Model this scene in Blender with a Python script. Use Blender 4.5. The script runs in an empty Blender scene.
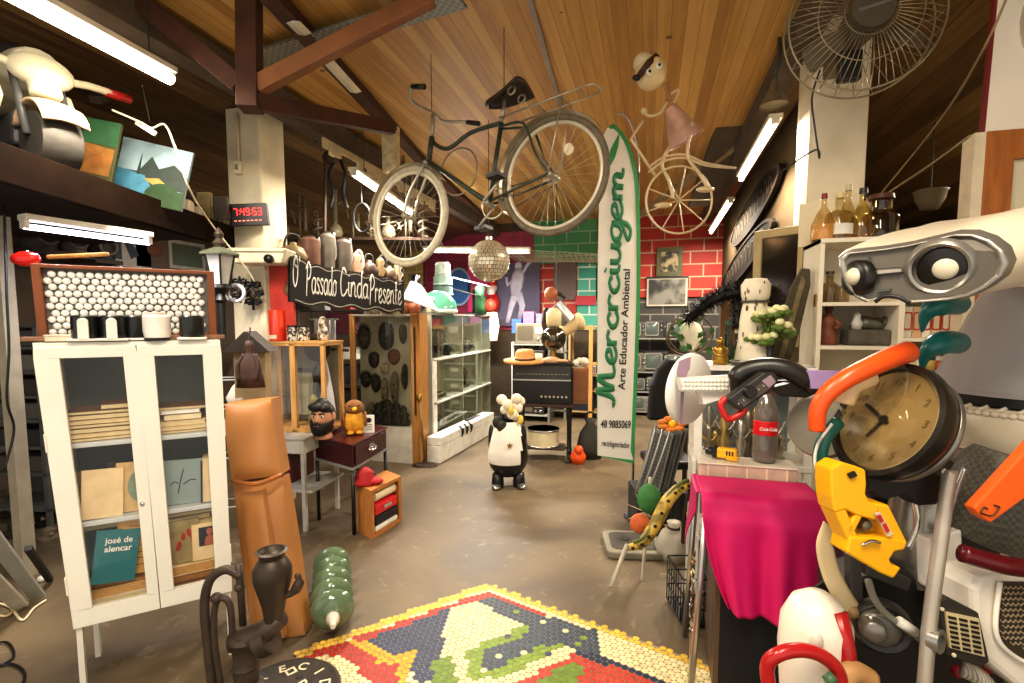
import bpy, math, random
from math import sin, cos, pi, radians as R, sqrt, atan2
from mathutils import Matrix, Vector
random.seed(7)
col = bpy.context.scene.collection
# ---------------------------------------------------------------- camera (pixel frame 1024 x 683)
F, CX, CY = 500.0, 512.0, 361.3
YAW, PITCH = R(15.4), R(4.5)
CAM = Vector((0, 0, 1.55))
ROT = Matrix.Rotation(YAW, 3, 'Z') @ Matrix.Rotation(R(90) - PITCH, 3, 'X')
def ray(px, py): return ROT @ Vector(((px - CX) / F, (CY - py) / F, -1))
def W(px, py, d): return CAM + ray(px, py) * d
def onZ(px, py, z):
    r = ray(px, py); return CAM + r * ((z - CAM.z) / r.z)
def onX(px, py, x):
    r = ray(px, py); return CAM + r * ((x - CAM.x) / r.x)
def onY(px, py, y):
    r = ray(px, py); return CAM + r * ((y - CAM.y) / r.y)
def dep(p): return -(ROT.transposed() @ (Vector(p) - CAM)).z
def fr(p, yaw=0, pitch=0, roll=0, room=False):
    """a frame at world point p: x to the right, y away, z up, turned about its axes (degrees)"""
    y = (0 if room else YAW) + R(yaw)
    return Matrix.Translation(p) @ Matrix.Rotation(y, 4, 'Z') @ Matrix.Rotation(R(pitch), 4, 'X') @ Matrix.Rotation(R(roll), 4, 'Y')
def FW(px, py, d, yaw=0, pitch=0, roll=0): return fr(W(px, py, d), yaw, pitch, roll)
def FZ(px, py, z, yaw=0, pitch=0, roll=0): return fr(onZ(px, py, z), yaw, pitch, roll)
def T(x=0, y=0, z=0): return Matrix.Translation((x, y, z))
def RX(a): return Matrix.Rotation(R(a), 4, 'X')
def RY(a): return Matrix.Rotation(R(a), 4, 'Y')
def RZ(a): return Matrix.Rotation(R(a), 4, 'Z')
I4 = Matrix.Identity(4)
# ---------------------------------------------------------------- materials
MC = {}
def lin(c):
    if isinstance(c, str):
        c = c.lstrip('#'); c = [int(c[i:i + 2], 16) / 255 for i in (0, 2, 4)]
        c = [x / 12.92 if x <= .04045 else ((x + .055) / 1.055) ** 2.4 for x in c]
    return tuple(c)
def mat(c, rough=.5, metal=0, var=.18, scale=9, bump=0, spec=.5, stretch=None):
    key = (c, rough, metal, var, scale, bump, spec, stretch)
    if key in MC: return MC[key]
    m = bpy.data.materials.new('mat_' + str(len(MC))); m.use_nodes = True
    n, l = m.node_tree.nodes, m.node_tree.links
    b = n['Principled BSDF']; b.inputs['Roughness'].default_value = rough; b.inputs['Metallic'].default_value = metal
    b.inputs['Specular IOR Level'].default_value = spec
    a = lin(c)
    tc = n.new('ShaderNodeTexCoord'); no = n.new('ShaderNodeTexNoise'); no.inputs['Scale'].default_value = scale
    no.inputs['Detail'].default_value = 5
    if stretch:
        mp = n.new('ShaderNodeMapping'); mp.inputs['Scale'].default_value = stretch
        l.new(tc.outputs['Object'], mp.inputs[0]); l.new(mp.outputs[0], no.inputs['Vector'])
    else: l.new(tc.outputs['Object'], no.inputs['Vector'])
    rp = n.new('ShaderNodeValToRGB'); e = rp.color_ramp.elements
    e[0].position, e[1].position = .3, .7
    e[0].color = (*[x * (1 - var) for x in a], 1); e[1].color = (*[min(1, x * (1 + var * .6)) for x in a], 1)
    l.new(no.outputs['Fac'], rp.inputs[0]); l.new(rp.outputs[0], b.inputs['Base Color'])
    if bump:
        bp = n.new('ShaderNodeBump'); bp.inputs['Strength'].default_value = bump; bp.inputs['Distance'].default_value = .01
        l.new(no.outputs['Fac'], bp.inputs['Height']); l.new(bp.outputs[0], b.inputs['Normal'])
    MC[key] = m; return m
def emit(c, s):
    key = ('e', c, s)
    if key in MC: return MC[key]
    m = bpy.data.materials.new('glow_' + str(len(MC))); m.use_nodes = True
    b = m.node_tree.nodes['Principled BSDF']; b.inputs['Base Color'].default_value = (*lin(c), 1)
    b.inputs['Emission Color'].default_value = (*lin(c), 1); b.inputs['Emission Strength'].default_value = s
    MC[key] = m; return m
def glass(c='#ffffff', refl=.12, rough=.02):
    key = ('g', c, refl, rough)
    if key in MC: return MC[key]
    m = bpy.data.materials.new('glass_' + str(len(MC))); m.use_nodes = True
    n, l = m.node_tree.nodes, m.node_tree.links; n.remove(n['Principled BSDF'])
    t = n.new('ShaderNodeBsdfTransparent'); t.inputs[0].default_value = (*lin(c), 1)
    g = n.new('ShaderNodeBsdfGlossy'); g.inputs['Roughness'].default_value = rough
    lw = n.new('ShaderNodeLayerWeight'); lw.inputs[0].default_value = .25
    mm = n.new('ShaderNodeMath'); mm.operation = 'MULTIPLY_ADD'; mm.inputs[1].default_value = .35; mm.inputs[2].default_value = refl * .15
    l.new(lw.outputs['Facing'], mm.inputs[0])
    mx = n.new('ShaderNodeMixShader'); l.new(mm.outputs[0], mx.inputs[0]); l.new(t.outputs[0], mx.inputs[1]); l.new(g.outputs[0], mx.inputs[2])
    l.new(mx.outputs[0], n['Material Output'].inputs[0]); MC[key] = m; return m
def pattern(kind, a, b, scale=20, rough=.5, metal=0):
    """checker / voronoi / wave / dots two-colour materials"""
    key = ('p', kind, a, b, scale, rough, metal)
    if key in MC: return MC[key]
    m = bpy.data.materials.new('pat_' + str(len(MC))); m.use_nodes = True
    n, l = m.node_tree.nodes, m.node_tree.links; p = n['Principled BSDF']; p.inputs['Roughness'].default_value = rough; p.inputs['Metallic'].default_value = metal
    tc = n.new('ShaderNodeTexCoord'); rp = n.new('ShaderNodeValToRGB'); e = rp.color_ramp.elements
    e[0].color = (*lin(a), 1); e[1].color = (*lin(b), 1)
    if kind == 'noise':
        t = n.new('ShaderNodeTexNoise'); t.inputs['Scale'].default_value = scale; t.inputs['Detail'].default_value = 6; e[0].position, e[1].position = .44, .56; o = t.outputs['Fac']
    elif kind == 'wave':
        t = n.new('ShaderNodeTexWave'); t.inputs['Scale'].default_value = scale; t.inputs['Distortion'].default_value = 3; t.inputs['Detail'].default_value = 3; o = t.outputs['Fac']
    elif kind == 'voronoi':
        t = n.new('ShaderNodeTexVoronoi'); t.inputs['Scale'].default_value = scale; e[0].position, e[1].position = .2, .45; o = t.outputs['Distance']
    else:
        t = n.new('ShaderNodeTexChecker'); t.inputs['Scale'].default_value = scale; o = t.outputs['Fac']
    l.new(tc.outputs['Object'], t.inputs['Vector']); l.new(o, rp.inputs[0]); l.new(rp.outputs[0], p.inputs['Base Color'])
    MC[key] = m; return m
WHITE = mat('#ece9df', .45); CREAM = mat('#e6d9b8', .5); BLACK = mat('#141312', .4); DARK = mat('#2a2622', .6)
GREY = mat('#8b8a85', .5); DGREY = mat('#4a4a49', .5); STEEL = mat('#b9b9b6', .3, .9, .1); CHROME = mat('#dcdcda', .12, 1, .03)
IRON = mat('#4b3f35', .5, .35, .35, 14, .3); RUST = mat('#5c2f1c', .8, .1, .4, 12, .3); WOOD = mat('#9a6a38', .5, 0, .3, 6, .1, .4, (1, 8, 8))
PINE = mat('#c99a5b', .5, 0, .22, 5, .05, .4, (8, 8, 1)); DWOOD = mat('#3c2619', .6, 0, .3, 6, .1, .4, (1, 6, 6)); RED = mat('#c4231d', .35)
ORANGE = mat('#ef5a16', .35, 0, .08); YELLOW = mat('#eeb413', .4, 0, .08); GREEN = mat('#2f8a4c', .45); TEAL = mat('#0f6a68', .3, 0, .1); BRASS = mat('#b08a3c', .3, .8)
PAPER = mat('#e2cf9f', .8, 0, .2, 30, 0, .2, (1, 1, 14)); PINK = mat('#d6136c', .6, 0, .08, 4); GLASS = glass(); RUBBER = mat('#3a362f', .7, 0, .25, 20, .2)
# ---------------------------------------------------------------- mesh builder
class MB:
    def __init__(s, M=None): s.v, s.f, s.mi, s.M, s.cur = [], [], [], M or I4, 0
    def add(s, vs, fs, M=None):
        k = len(s.v); A = s.M @ M if M is not None else s.M
        s.v += [A @ Vector(p) for p in vs]; s.f += [tuple(i + k for i in q) for q in fs]; s.mi += [s.cur] * len(fs); return s
    def box(s, c, d, M=None, taper=1.0):
        x, y, z = [q / 2 for q in d]; t = taper
        vs = [(c[0] + a * x * (t if k > 0 else 1), c[1] + b * y * (t if k > 0 else 1), c[2] + k * z) for k in (-1, 1) for b in (-1, 1) for a in (-1, 1)]
        return s.add(vs, [(0, 2, 3, 1), (4, 5, 7, 6), (0, 1, 5, 4), (2, 6, 7, 3), (0, 4, 6, 2), (1, 3, 7, 5)], M)
    def hexa(s, p):   # eight corners: bottom ring 0-3, top ring 4-7
        return s.add(p, [(0, 3, 2, 1), (4, 5, 6, 7), (0, 1, 5, 4), (1, 2, 6, 5), (2, 3, 7, 6), (3, 0, 4, 7)])
    def bmap(s, f, u0, u1, v0, v1, w0, w1):
        return s.hexa([f(u0, v0, w0), f(u1, v0, w0), f(u1, v0, w1), f(u0, v0, w1), f(u0, v1, w0), f(u1, v1, w0), f(u1, v1, w1), f(u0, v1, w1)])
    def tube(s, pts, r, n=8, closed=False, flat=None, M=None):
        P = [Vector(p) for p in pts]; m = len(P); rs = r if isinstance(r, (list, tuple)) else [r] * m
        vs, fs, prev = [], [], None
        for i, p in enumerate(P):
            a, b = (P[i - 1], P[(i + 1) % m]) if closed else (P[max(i - 1, 0)], P[min(i + 1, m - 1)])
            t = (b - a).normalized() if (b - a).length > 1e-9 else Vector((0, 0, 1))
            if flat is not None: nx = Vector(flat)
            elif prev is None: nx = Vector((0, 0, 1)) if abs(t.z) < .9 else Vector((1, 0, 0))
            else: nx = prev
            nx = nx - t * nx.dot(t)
            nx = nx.normalized() if nx.length > 1e-6 else t.orthogonal().normalized()
            prev = nx; ny = t.cross(nx); k = .22 if flat is not None else 1
            for j in range(n):
                q = 2 * pi * j / n; vs.append(p + (nx * cos(q) * k + ny * sin(q)) * rs[i])
        for i in range(m if closed else m - 1):
            for j in range(n):
                a, b = i * n + j, i * n + (j + 1) % n; c, d = ((i + 1) % m) * n + (j + 1) % n, ((i + 1) % m) * n + j
                fs.append((a, b, c, d))
        if not closed: fs += [tuple(range(n))[::-1], tuple((m - 1) * n + j for j in range(n))]
        return s.add(vs, fs, M)
    def cyl(s, a, b, r0, r1=None, n=20, M=None): return s.tube([a, b], [r0, r0 if r1 is None else r1], n, M=M)
    def lathe(s, prof, n=28, M=None, sx=1, sy=1, cap=True):
        vs = [(r * cos(2 * pi * j / n) * sx, r * sin(2 * pi * j / n) * sy, z) for r, z in prof for j in range(n)]
        fs = [(i * n + j, i * n + (j + 1) % n, (i + 1) * n + (j + 1) % n, (i + 1) * n + j) for i in range(len(prof) - 1) for j in range(n)]
        if cap and prof[0][0] > 1e-4: fs.append(tuple(range(n))[::-1])
        if cap and prof[-1][0] > 1e-4: fs.append(tuple((len(prof) - 1) * n + j for j in range(n)))
        return s.add(vs, fs, M)
    def prism(s, poly, z0, z1, M=None):
        n = len(poly); vs = [(x, y, z0) for x, y in poly] + [(x, y, z1) for x, y in poly]
        return s.add(vs, [tuple(range(n))[::-1], tuple(range(n, 2 * n))] + [(i, (i + 1) % n, n + (i + 1) % n, n + i) for i in range(n)], M)
    def slab(s, poly, y0, y1, M=None):   # outline in the x-z plane, thickness along y
        n = len(poly); vs = [(x, y0, z) for x, z in poly] + [(x, y1, z) for x, z in poly]
        return s.add(vs, [tuple(range(n)), tuple(range(n, 2 * n))[::-1]] + [(i, n + i, n + (i + 1) % n, (i + 1) % n) for i in range(n)], M)
    def ring(s, outer, inner, y0, y1, M=None):   # closed frame between two outlines (x-z), thickness along y
        n = len(outer); vs = [(x, y, z) for y in (y0, y1) for P in (outer, inner) for x, z in P]; fs = []
        for i in range(n):
            j = (i + 1) % n
            fs += [(i, j, n + j, n + i), (2 * n + j, 2 * n + i, 3 * n + i, 3 * n + j), (j, i, 2 * n + i, 2 * n + j), (n + i, n + j, 3 * n + j, 3 * n + i)]
        return s.add(vs, fs, M)
    def ball(s, c, r, n=16, M=None, m=10):
        rx, ry, rz = r if isinstance(r, (tuple, list)) else (r, r, r)
        vs = [(c[0] + rx * sin(pi * i / m) * cos(2 * pi * j / n), c[1] + ry * sin(pi * i / m) * sin(2 * pi * j / n), c[2] - rz * cos(pi * i / m)) for i in range(m + 1) for j in range(n)]
        return s.add(vs, [(i * n + j, i * n + (j + 1) % n, (i + 1) * n + (j + 1) % n, (i + 1) * n + j) for i in range(m) for j in range(n)], M)
    def torus(s, c, R0, r, n=32, k=8, M=None, sx=1, sz=1):   # ring in the x-z plane
        pts = [(c[0] + R0 * sx * cos(2 * pi * i / n), c[1], c[2] + R0 * sz * sin(2 * pi * i / n)) for i in range(n)]
        return s.tube(pts, r, k, True, M=M)
    def grid(s, fn, nu, nv, M=None, wrap=False):
        vs = [fn(i / nu, j / nv) for i in range(nu + (0 if wrap else 1)) for j in range(nv + 1)]; q = nv + 1; k = nu if wrap else nu + 1
        return s.add(vs, [(i * q + j, ((i + 1) % k) * q + j, ((i + 1) % k) * q + j + 1, i * q + j + 1) for i in range(nu) for j in range(nv)], M)
    def build(s, name, m, parent=None, smooth=False, bevel=0, solid=0, sub=0, loc=None):
        me = bpy.data.meshes.new(name)
        vs = s.v
        if loc is not None: vs = [p - Vector(loc) for p in vs]
        me.from_pydata([tuple(p) for p in vs], [], s.f)
        for x in (m if isinstance(m, (list, tuple)) else [m]): me.materials.append(x)
        for p, k in zip(me.polygons, s.mi): p.material_index = k
        if smooth:
            me.polygons.foreach_set('use_smooth', [True] * len(me.polygons))
            if smooth is not True: me.set_sharp_from_angle(angle=R(smooth))
        me.validate(); me.update()
        import bmesh
        bm = bmesh.new(); bm.from_mesh(me); bmesh.ops.remove_doubles(bm, verts=bm.verts, dist=1e-6)
        if not solid: bmesh.ops.recalc_face_normals(bm, faces=bm.faces)
        bm.to_mesh(me); bm.free()
        if smooth and smooth is not True: me.set_sharp_from_angle(angle=R(smooth))
        o = bpy.data.objects.new(name, me); col.objects.link(o)
        if parent is not None: o.parent = parent
        if loc is not None: o.location = loc
        if solid: q = o.modifiers.new('thick', 'SOLIDIFY'); q.thickness = solid
        if bevel: q = o.modifiers.new('round', 'BEVEL'); q.width = bevel; q.segments = 2; q.limit_method = 'ANGLE'; q.angle_limit = R(40)
        if sub: q = o.modifiers.new('soft', 'SUBSURF'); q.levels = q.render_levels = sub
        return o
def thing(name, label, cat, M=I4, group=None):
    o = bpy.data.objects.new(name, None); col.objects.link(o); o.empty_display_size = .05
    o.matrix_world = M; o['label'] = label; o['category'] = cat
    if group: o['group'] = group
    return o
def tag(o, label, cat, M=None, group=None):
    o['label'] = label; o['category'] = cat
    if M is not None: o.matrix_world = M
    if group: o['group'] = group
    return o
def struct(name, mb, m, **k):
    o = mb.build(name, m, **k); o['kind'] = 'structure'; return o
def text(s, size, m, parent, M=I4, name='lettering', extrude=.0006, bold=0, shear=0, width=1, align='CENTER'):
    c = bpy.data.curves.new('txt', 'FONT'); c.body = s; c.size = size; c.extrude = extrude; c.offset = bold; c.shear = shear; c.align_x = align; c.align_y = 'CENTER'
    t = bpy.data.objects.new('txt', c); col.objects.link(t)
    bpy.context.view_layer.update()
    me = bpy.data.meshes.new_from_object(t.evaluated_get(bpy.context.evaluated_depsgraph_get()))
    bpy.data.objects.remove(t); bpy.data.curves.remove(c)
    me.transform(Matrix.Diagonal((width, 1, 1, 1))); me.materials.clear(); me.materials.append(m)
    o = bpy.data.objects.new(name, me); col.objects.link(o); o.parent = parent; o.matrix_local = M; return o
FRONT = RX(90)   # text plane turned to face -y
def spline(pts, k=6, closed=False):
    P = [Vector(p) for p in pts]; n = len(P); out = []
    for i in range(n if closed else n - 1):
        a, b, c, d = (P[(i - 1) % n], P[i], P[(i + 1) % n], P[(i + 2) % n]) if closed else (P[max(i - 1, 0)], P[i], P[i + 1], P[min(i + 2, n - 1)])
        for j in range(k):
            t = j / k; out.append(.5 * ((2 * b) + (c - a) * t + (2 * a - 5 * b + 4 * c - d) * t * t + (3 * b - a - 3 * c + d) * t ** 3))
    if not closed: out.append(P[-1])
    return out
BOWL = [(.8, .85), (.5, 1), (.15, .75), (.12, .28), (.4, 0), (.7, .25), (.8, .85)]
LET = {'a': (.95, [BOWL, [(.8, 1), (.78, .2), (.98, .02)]]), 'c': (.85, [[(.78, .75), (.5, 1), (.14, .65), (.18, .18), (.5, 0), (.85, .25)]]),
 'd': (.95, [BOWL, [(.8, 1.9), (.78, .2), (.98, .02)]]), 'e': (.85, [[(.05, .3), (.6, .6), (.6, .95), (.35, 1), (.12, .6), (.18, .12), (.5, 0), (.88, .28)]]),
 'g': (.95, [BOWL, [(.8, 1), (.8, -.4), (.5, -.95), (.15, -.65), (.95, .1)]]), 'i': (.45, [[(.15, 1), (.15, .2), (.45, .05)], [(.14, 1.4), (.22, 1.48)]]),
 'm': (1.4, [[(.1, 0), (.1, 1)], [(.1, .55), (.35, 1), (.55, .75), (.55, 0)], [(.55, .55), (.82, 1), (1.05, .75), (1.02, .15), (1.35, .05)]]),
 'n': (.95, [[(.1, 0), (.1, 1)], [(.1, .55), (.4, 1), (.68, .75), (.66, .15), (.95, .05)]]), 'o': (.9, [[(.45, 1), (.12, .7), (.16, .2), (.45, 0), (.75, .3), (.7, .8), (.45, 1), (.9, .85)]]),
 'r': (.7, [[(.1, 0), (.1, 1)], [(.1, .6), (.35, .98), (.68, .85)]]), 's': (.75, [[(.65, .85), (.4, 1), (.15, .78), (.6, .35), (.45, .02), (.1, .12)]]),
 't': (.7, [[(.3, 1.7), (.28, .2), (.6, .05)], [(.05, 1.05), (.6, 1.1)]]), 'u': (.95, [[(.1, 1), (.12, .25), (.4, 0), (.7, .3), (.78, 1)], [(.78, 1), (.78, .2), (.98, .05)]]),
 'M': (1.75, [[(-.1, .2), (.1, 0), (.35, .5), (.55, 1.9), (.62, 1.2), (.7, .05), (.85, .9), (1.15, 1.85), (1.22, 1.0), (1.3, .15), (1.75, .25)]]),
 'O': (1.3, [[(.6, 1.9), (.2, 1.5), (.15, .5), (.5, 0), (.95, .4), (1.05, 1.3), (.7, 1.85), (.35, 1.4), (.95, 1.2)]]),
 'P': (1.1, [[(.15, -.2), (.3, 1.8)], [(0, 1.5), (.5, 1.95), (.95, 1.5), (.75, 1.0), (.3, .85)]]), 'A': (1.2, [[(.95, 1.6), (.5, 1.9), (.15, 1.0), (.3, .1), (.75, .1), (1.15, .5)]]), "'": (.35, [[(.15, 1.9), (.1, 1.5)]]), ' ': (.55, [])}
def script(s, h, r, m, parent, M, name='lettering'):
    """handwritten lettering drawn with strokes; baseline along local x, letters up local z, on the face y=0"""
    mb, x, wide = MB(), 0, sum(LET[q][0] for q in s)
    for q in s:
        w, st = LET[q]
        for p in st: mb.tube([(X.x, 0, X.y) for X in spline([Vector((x + a, b)) * h for a, b in p], 4)], r, 6, flat=(0, 1, 0))
        x += w
    o = mb.build(name, m, parent, True); o.matrix_local = M; return o, wide * h
def ell(a, b, n=28, ang0=0, cx=0, cz=0): return [(cx + a * cos(2 * pi * i / n + ang0), cz + b * sin(2 * pi * i / n + ang0)) for i in range(n)]
def rrect(w, h, r, n=5, cx=0, cz=0):
    o = []
    for sx, sz, a in ((1, 1, 0), (-1, 1, 90), (-1, -1, 180), (1, -1, 270)):
        o += [(cx + sx * (w / 2 - r) + r * cos(R(a + 90 * i / n)), cz + sz * (h / 2 - r) + r * sin(R(a + 90 * i / n))) for i in range(n + 1)]
    return o
# ---------------------------------------------------------------- camera, world, lights
cd = bpy.data.cameras.new('camera'); cam = bpy.data.objects.new('camera', cd); col.objects.link(cam)
cam.location = CAM; cam.rotation_euler = ROT.to_euler()
cd.sensor_width = 36; cd.sensor_fit = 'HORIZONTAL'; cd.lens = 36 * F / 1024; cd.shift_y = (CY - 341.5) / 1024; cd.clip_start = .02
bpy.context.scene.camera = cam
vs_ = bpy.context.scene.view_settings; vs_.view_transform = 'Standard'; vs_.look = 'None'; vs_.exposure = 0.58; vs_.gamma = 0.9
w = bpy.data.worlds.new('world'); bpy.context.scene.world = w; w.use_nodes = True
w.node_tree.nodes['Background'].inputs[0].default_value = (1, .93, .82, 1); w.node_tree.nodes['Background'].inputs[1].default_value = .85
def lamp(name, loc, e, sx, sy, c=(1, .9, .76), rot=(0, 0, 0)):
    d = bpy.data.lights.new(name, 'AREA'); d.shape = 'RECTANGLE'; d.size, d.size_y = sx, sy; d.energy = e; d.color = c
    o = bpy.data.objects.new(name, d); col.objects.link(o); o.location = loc; o.rotation_euler = rot; return o
# ---------------------------------------------------------------- room materials
def bricks(name, a, b, mortar='#c9a98a', sc=1.0, msize=.012):
    m = bpy.data.materials.new(name); m.use_nodes = True; n, l = m.node_tree.nodes, m.node_tree.links; p = n['Principled BSDF']; p.inputs['Roughness'].default_value = .6
    tc = n.new('ShaderNodeTexCoord'); sp = n.new('ShaderNodeSeparateXYZ'); cb = n.new('ShaderNodeCombineXYZ'); t = n.new('ShaderNodeTexBrick')
    l.new(tc.outputs['Object'], sp.inputs[0]); l.new(sp.outputs['X'], cb.inputs['X']); l.new(sp.outputs['Z'], cb.inputs['Y']); l.new(cb.outputs[0], t.inputs[0])
    t.inputs['Color1'].default_value = (*lin(a), 1); t.inputs['Color2'].default_value = (*lin(b), 1); t.inputs['Mortar'].default_value = (*lin(mortar), 1)
    t.inputs['Scale'].default_value = sc; t.inputs['Mortar Size'].default_value = msize; t.inputs['Brick Width'].default_value = .42; t.inputs['Row Height'].default_value = .21
    l.new(t.outputs['Color'], p.inputs['Base Color']); return m
def planks(name, a, b, c, width=.1, axis='X', rough=.45):
    """boards running along y (axis X across them), each board its own tone, knots and grain"""
    m = bpy.data.materials.new(name); m.use_nodes = True; n, l = m.node_tree.nodes, m.node_tree.links; p = n['Principled BSDF']; p.inputs['Roughness'].default_value = rough
    tc = n.new('ShaderNodeTexCoord'); sp = n.new('ShaderNodeSeparateXYZ'); l.new(tc.outputs['Object'], sp.inputs[0])
    def math(op, x, y):
        q = n.new('ShaderNodeMath'); q.operation = op
        for i, z in enumerate((x, y)):
            if z is None: continue
            if isinstance(z, (int, float)): q.inputs[i].default_value = z
            else: l.new(z, q.inputs[i])
        return q.outputs[0]
    k = math('DIVIDE', sp.outputs[axis], width); fl = math('FLOOR', k, None); frc = math('FRACT', k, None)
    wn = n.new('ShaderNodeTexWhiteNoise'); wn.noise_dimensions = '1D'; l.new(fl, wn.inputs['W'])
    cb = n.new('ShaderNodeCombineXYZ'); l.new(math('MULTIPLY', sp.outputs[axis], 14), cb.inputs[0]); l.new(math('MULTIPLY', sp.outputs['Y'], .9), cb.inputs[1]); l.new(math('MULTIPLY', wn.outputs['Value'], 40), cb.inputs[2])
    no = n.new('ShaderNodeTexNoise'); no.inputs['Scale'].default_value = 1.6; no.inputs['Detail'].default_value = 6; no.inputs['Distortion'].default_value = .6; l.new(cb.outputs[0], no.inputs['Vector'])
    f = math('ADD', math('MULTIPLY', wn.outputs['Value'], .45), math('MULTIPLY', no.outputs['Fac'], .75))
    rp = n.new('ShaderNodeValToRGB'); e = rp.color_ramp.elements; e[0].position, e[1].position = .3, .85; e[0].color, e[1].color = (*lin(a), 1), (*lin(c), 1)
    x = e.new(.58); x.color = (*lin(b), 1); l.new(f, rp.inputs[0])
    gap = math('LESS_THAN', frc, .035); mx = n.new('ShaderNodeMix'); mx.data_type = 'RGBA'; l.new(gap, mx.inputs[0]); l.new(rp.outputs[0], mx.inputs[6]); mx.inputs[7].default_value = (*[q * .45 for q in lin(a)], 1)
    vo = n.new('ShaderNodeTexVoronoi'); vo.inputs['Scale'].default_value = 2.3; l.new(tc.outputs['Object'], vo.inputs['Vector'])
    kn = math('LESS_THAN', vo.outputs['Distance'], .05); m2 = n.new('ShaderNodeMix'); m2.data_type = 'RGBA'; l.new(math('MULTIPLY', kn, .75), m2.inputs[0]); l.new(mx.outputs[2], m2.inputs[6]); m2.inputs[7].default_value = (*lin('#3b2110'), 1)
    l.new(m2.outputs[2], p.inputs['Base Color']); return m
def concrete():
    m = bpy.data.materials.new('concrete'); m.use_nodes = True; n, l = m.node_tree.nodes, m.node_tree.links; p = n['Principled BSDF']
    tc = n.new('ShaderNodeTexCoord'); a = n.new('ShaderNodeTexNoise'); a.inputs['Scale'].default_value = 1.3; a.inputs['Detail'].default_value = 9; a.inputs['Distortion'].default_value = .8
    b = n.new('ShaderNodeTexNoise'); b.inputs['Scale'].default_value = 9; b.inputs['Detail'].default_value = 8; b.inputs['Distortion'].default_value = 1.2
    for t in (a, b): l.new(tc.outputs['Object'], t.inputs['Vector'])
    r1 = n.new('ShaderNodeValToRGB'); e = r1.color_ramp.elements; e[0].position, e[1].position = .3, .72; e[0].color, e[1].color = (*lin('#514433'), 1), (*lin('#7b6b51'), 1)
    r2 = n.new('ShaderNodeValToRGB'); e = r2.color_ramp.elements; e[0].position, e[1].position = .6, .74; e[0].color, e[1].color = (0, 0, 0, 1), (.55, .55, .55, 1)
    l.new(a.outputs['Fac'], r1.inputs[0]); l.new(b.outputs['Fac'], r2.inputs[0])
    mx = n.new('ShaderNodeMix'); mx.data_type = 'RGBA'; l.new(r2.outputs[0], mx.inputs[0]); l.new(r1.outputs[0], mx.inputs[6]); mx.inputs[7].default_value = (*lin('#97876c'), 1); l.new(mx.outputs[2], p.inputs['Base Color'])
    rr = n.new('ShaderNodeMapRange'); rr.inputs['To Min'].default_value = .4; rr.inputs['To Max'].default_value = .65; l.new(a.outputs['Fac'], rr.inputs[0]); l.new(rr.outputs[0], p.inputs['Roughness'])
    bp = n.new('ShaderNodeBump'); bp.inputs['Strength'].default_value = .08; l.new(b.outputs['Fac'], bp.inputs['Height']); l.new(bp.outputs[0], p.inputs['Normal']); return m
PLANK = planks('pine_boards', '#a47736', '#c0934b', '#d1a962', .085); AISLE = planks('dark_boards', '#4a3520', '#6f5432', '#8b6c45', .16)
PLASTER = mat('#e9dfc2', .75, 0, .12, 5, .25); DPLAST = mat('#4b3b2a', .8, 0, .25, 3, .1)
# ---------------------------------------------------------------- room shell
BY = 9.0
struct('floor', MB().box((-1.0, 3.9, -.05), (9.4, 10.6, .1)), concrete())
struct('ceiling', MB().box((-1.0, 3.9, 3.40), (3.7, 10.6, .08)), PLANK)
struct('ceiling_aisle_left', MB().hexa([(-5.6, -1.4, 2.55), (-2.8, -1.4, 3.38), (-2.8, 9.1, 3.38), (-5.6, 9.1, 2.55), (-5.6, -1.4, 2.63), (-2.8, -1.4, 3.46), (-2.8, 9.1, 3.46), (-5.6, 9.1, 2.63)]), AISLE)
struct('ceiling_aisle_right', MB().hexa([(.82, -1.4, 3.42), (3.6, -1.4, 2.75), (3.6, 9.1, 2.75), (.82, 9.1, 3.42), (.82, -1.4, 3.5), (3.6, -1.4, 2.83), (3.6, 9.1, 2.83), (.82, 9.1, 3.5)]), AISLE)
struct('wall_left', MB().box((-5.6, 3.9, 1.3), (.1, 10.6, 2.6)), DPLAST)
struct('wall_right', MB().box((3.55, 3.9, 1.45), (.1, 10.6, 2.9)), mat('#c8b48a', .7, 0, .15, 3))
struct('wall_partition', MB().box((1.17, 6.45, 1.7), (.08, 5.1, 3.4)), mat('#55452e', .85, 0, .25, 3, 0, .2))
# painted block wall at the back, one mesh with its painted fields
bw = MB(); cols = [bricks('red_blocks', '#a8271d', '#c53a2b'), bricks('dark_blocks', '#3c3c3a', '#4f4d48', '#8c8578'), bricks('teal_blocks', '#3fa08c', '#5cb7a1', '#dfeadf'),
        bricks('green_blocks', '#3b8c55', '#4f9d68', '#96b79a'), bricks('ochre_blocks', '#b59a55', '#c7ad68', '#d8c79c'), bricks('maroon_blocks', '#8c2440', '#9c2c4c', '#a04058'), mat('#5a4c3a', .8)]
def bquad(x0, y0, x1, y1, k):
    a, b = onY(x0, y0, BY), onY(x1, y1, BY); bw.cur = k; bw.add([(a.x, BY, b.z), (b.x, BY, b.z), (b.x, BY, a.z), (a.x, BY, a.z)], [(0, 1, 2, 3)])
for a in ((330, 236, 424, 330, 4), (424, 236, 534, 330, 5), (534, 200, 574, 264, 3), (574, 200, 597, 264, 3), (534, 264, 577, 330, 0), (577, 264, 600, 330, 2), (597, 200, 730, 298, 0), (600, 298, 730, 470, 1), (330, 330, 600, 470, 6), (730, 200, 900, 470, 6), (600, 264, 601, 298, 0)): bquad(*a)
struct('wall_back', bw, cols)
struct('wall_back_lower', MB().box((-1, 9.06, 1.7), (9.3, .08, 3.5)), DPLAST)
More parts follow.
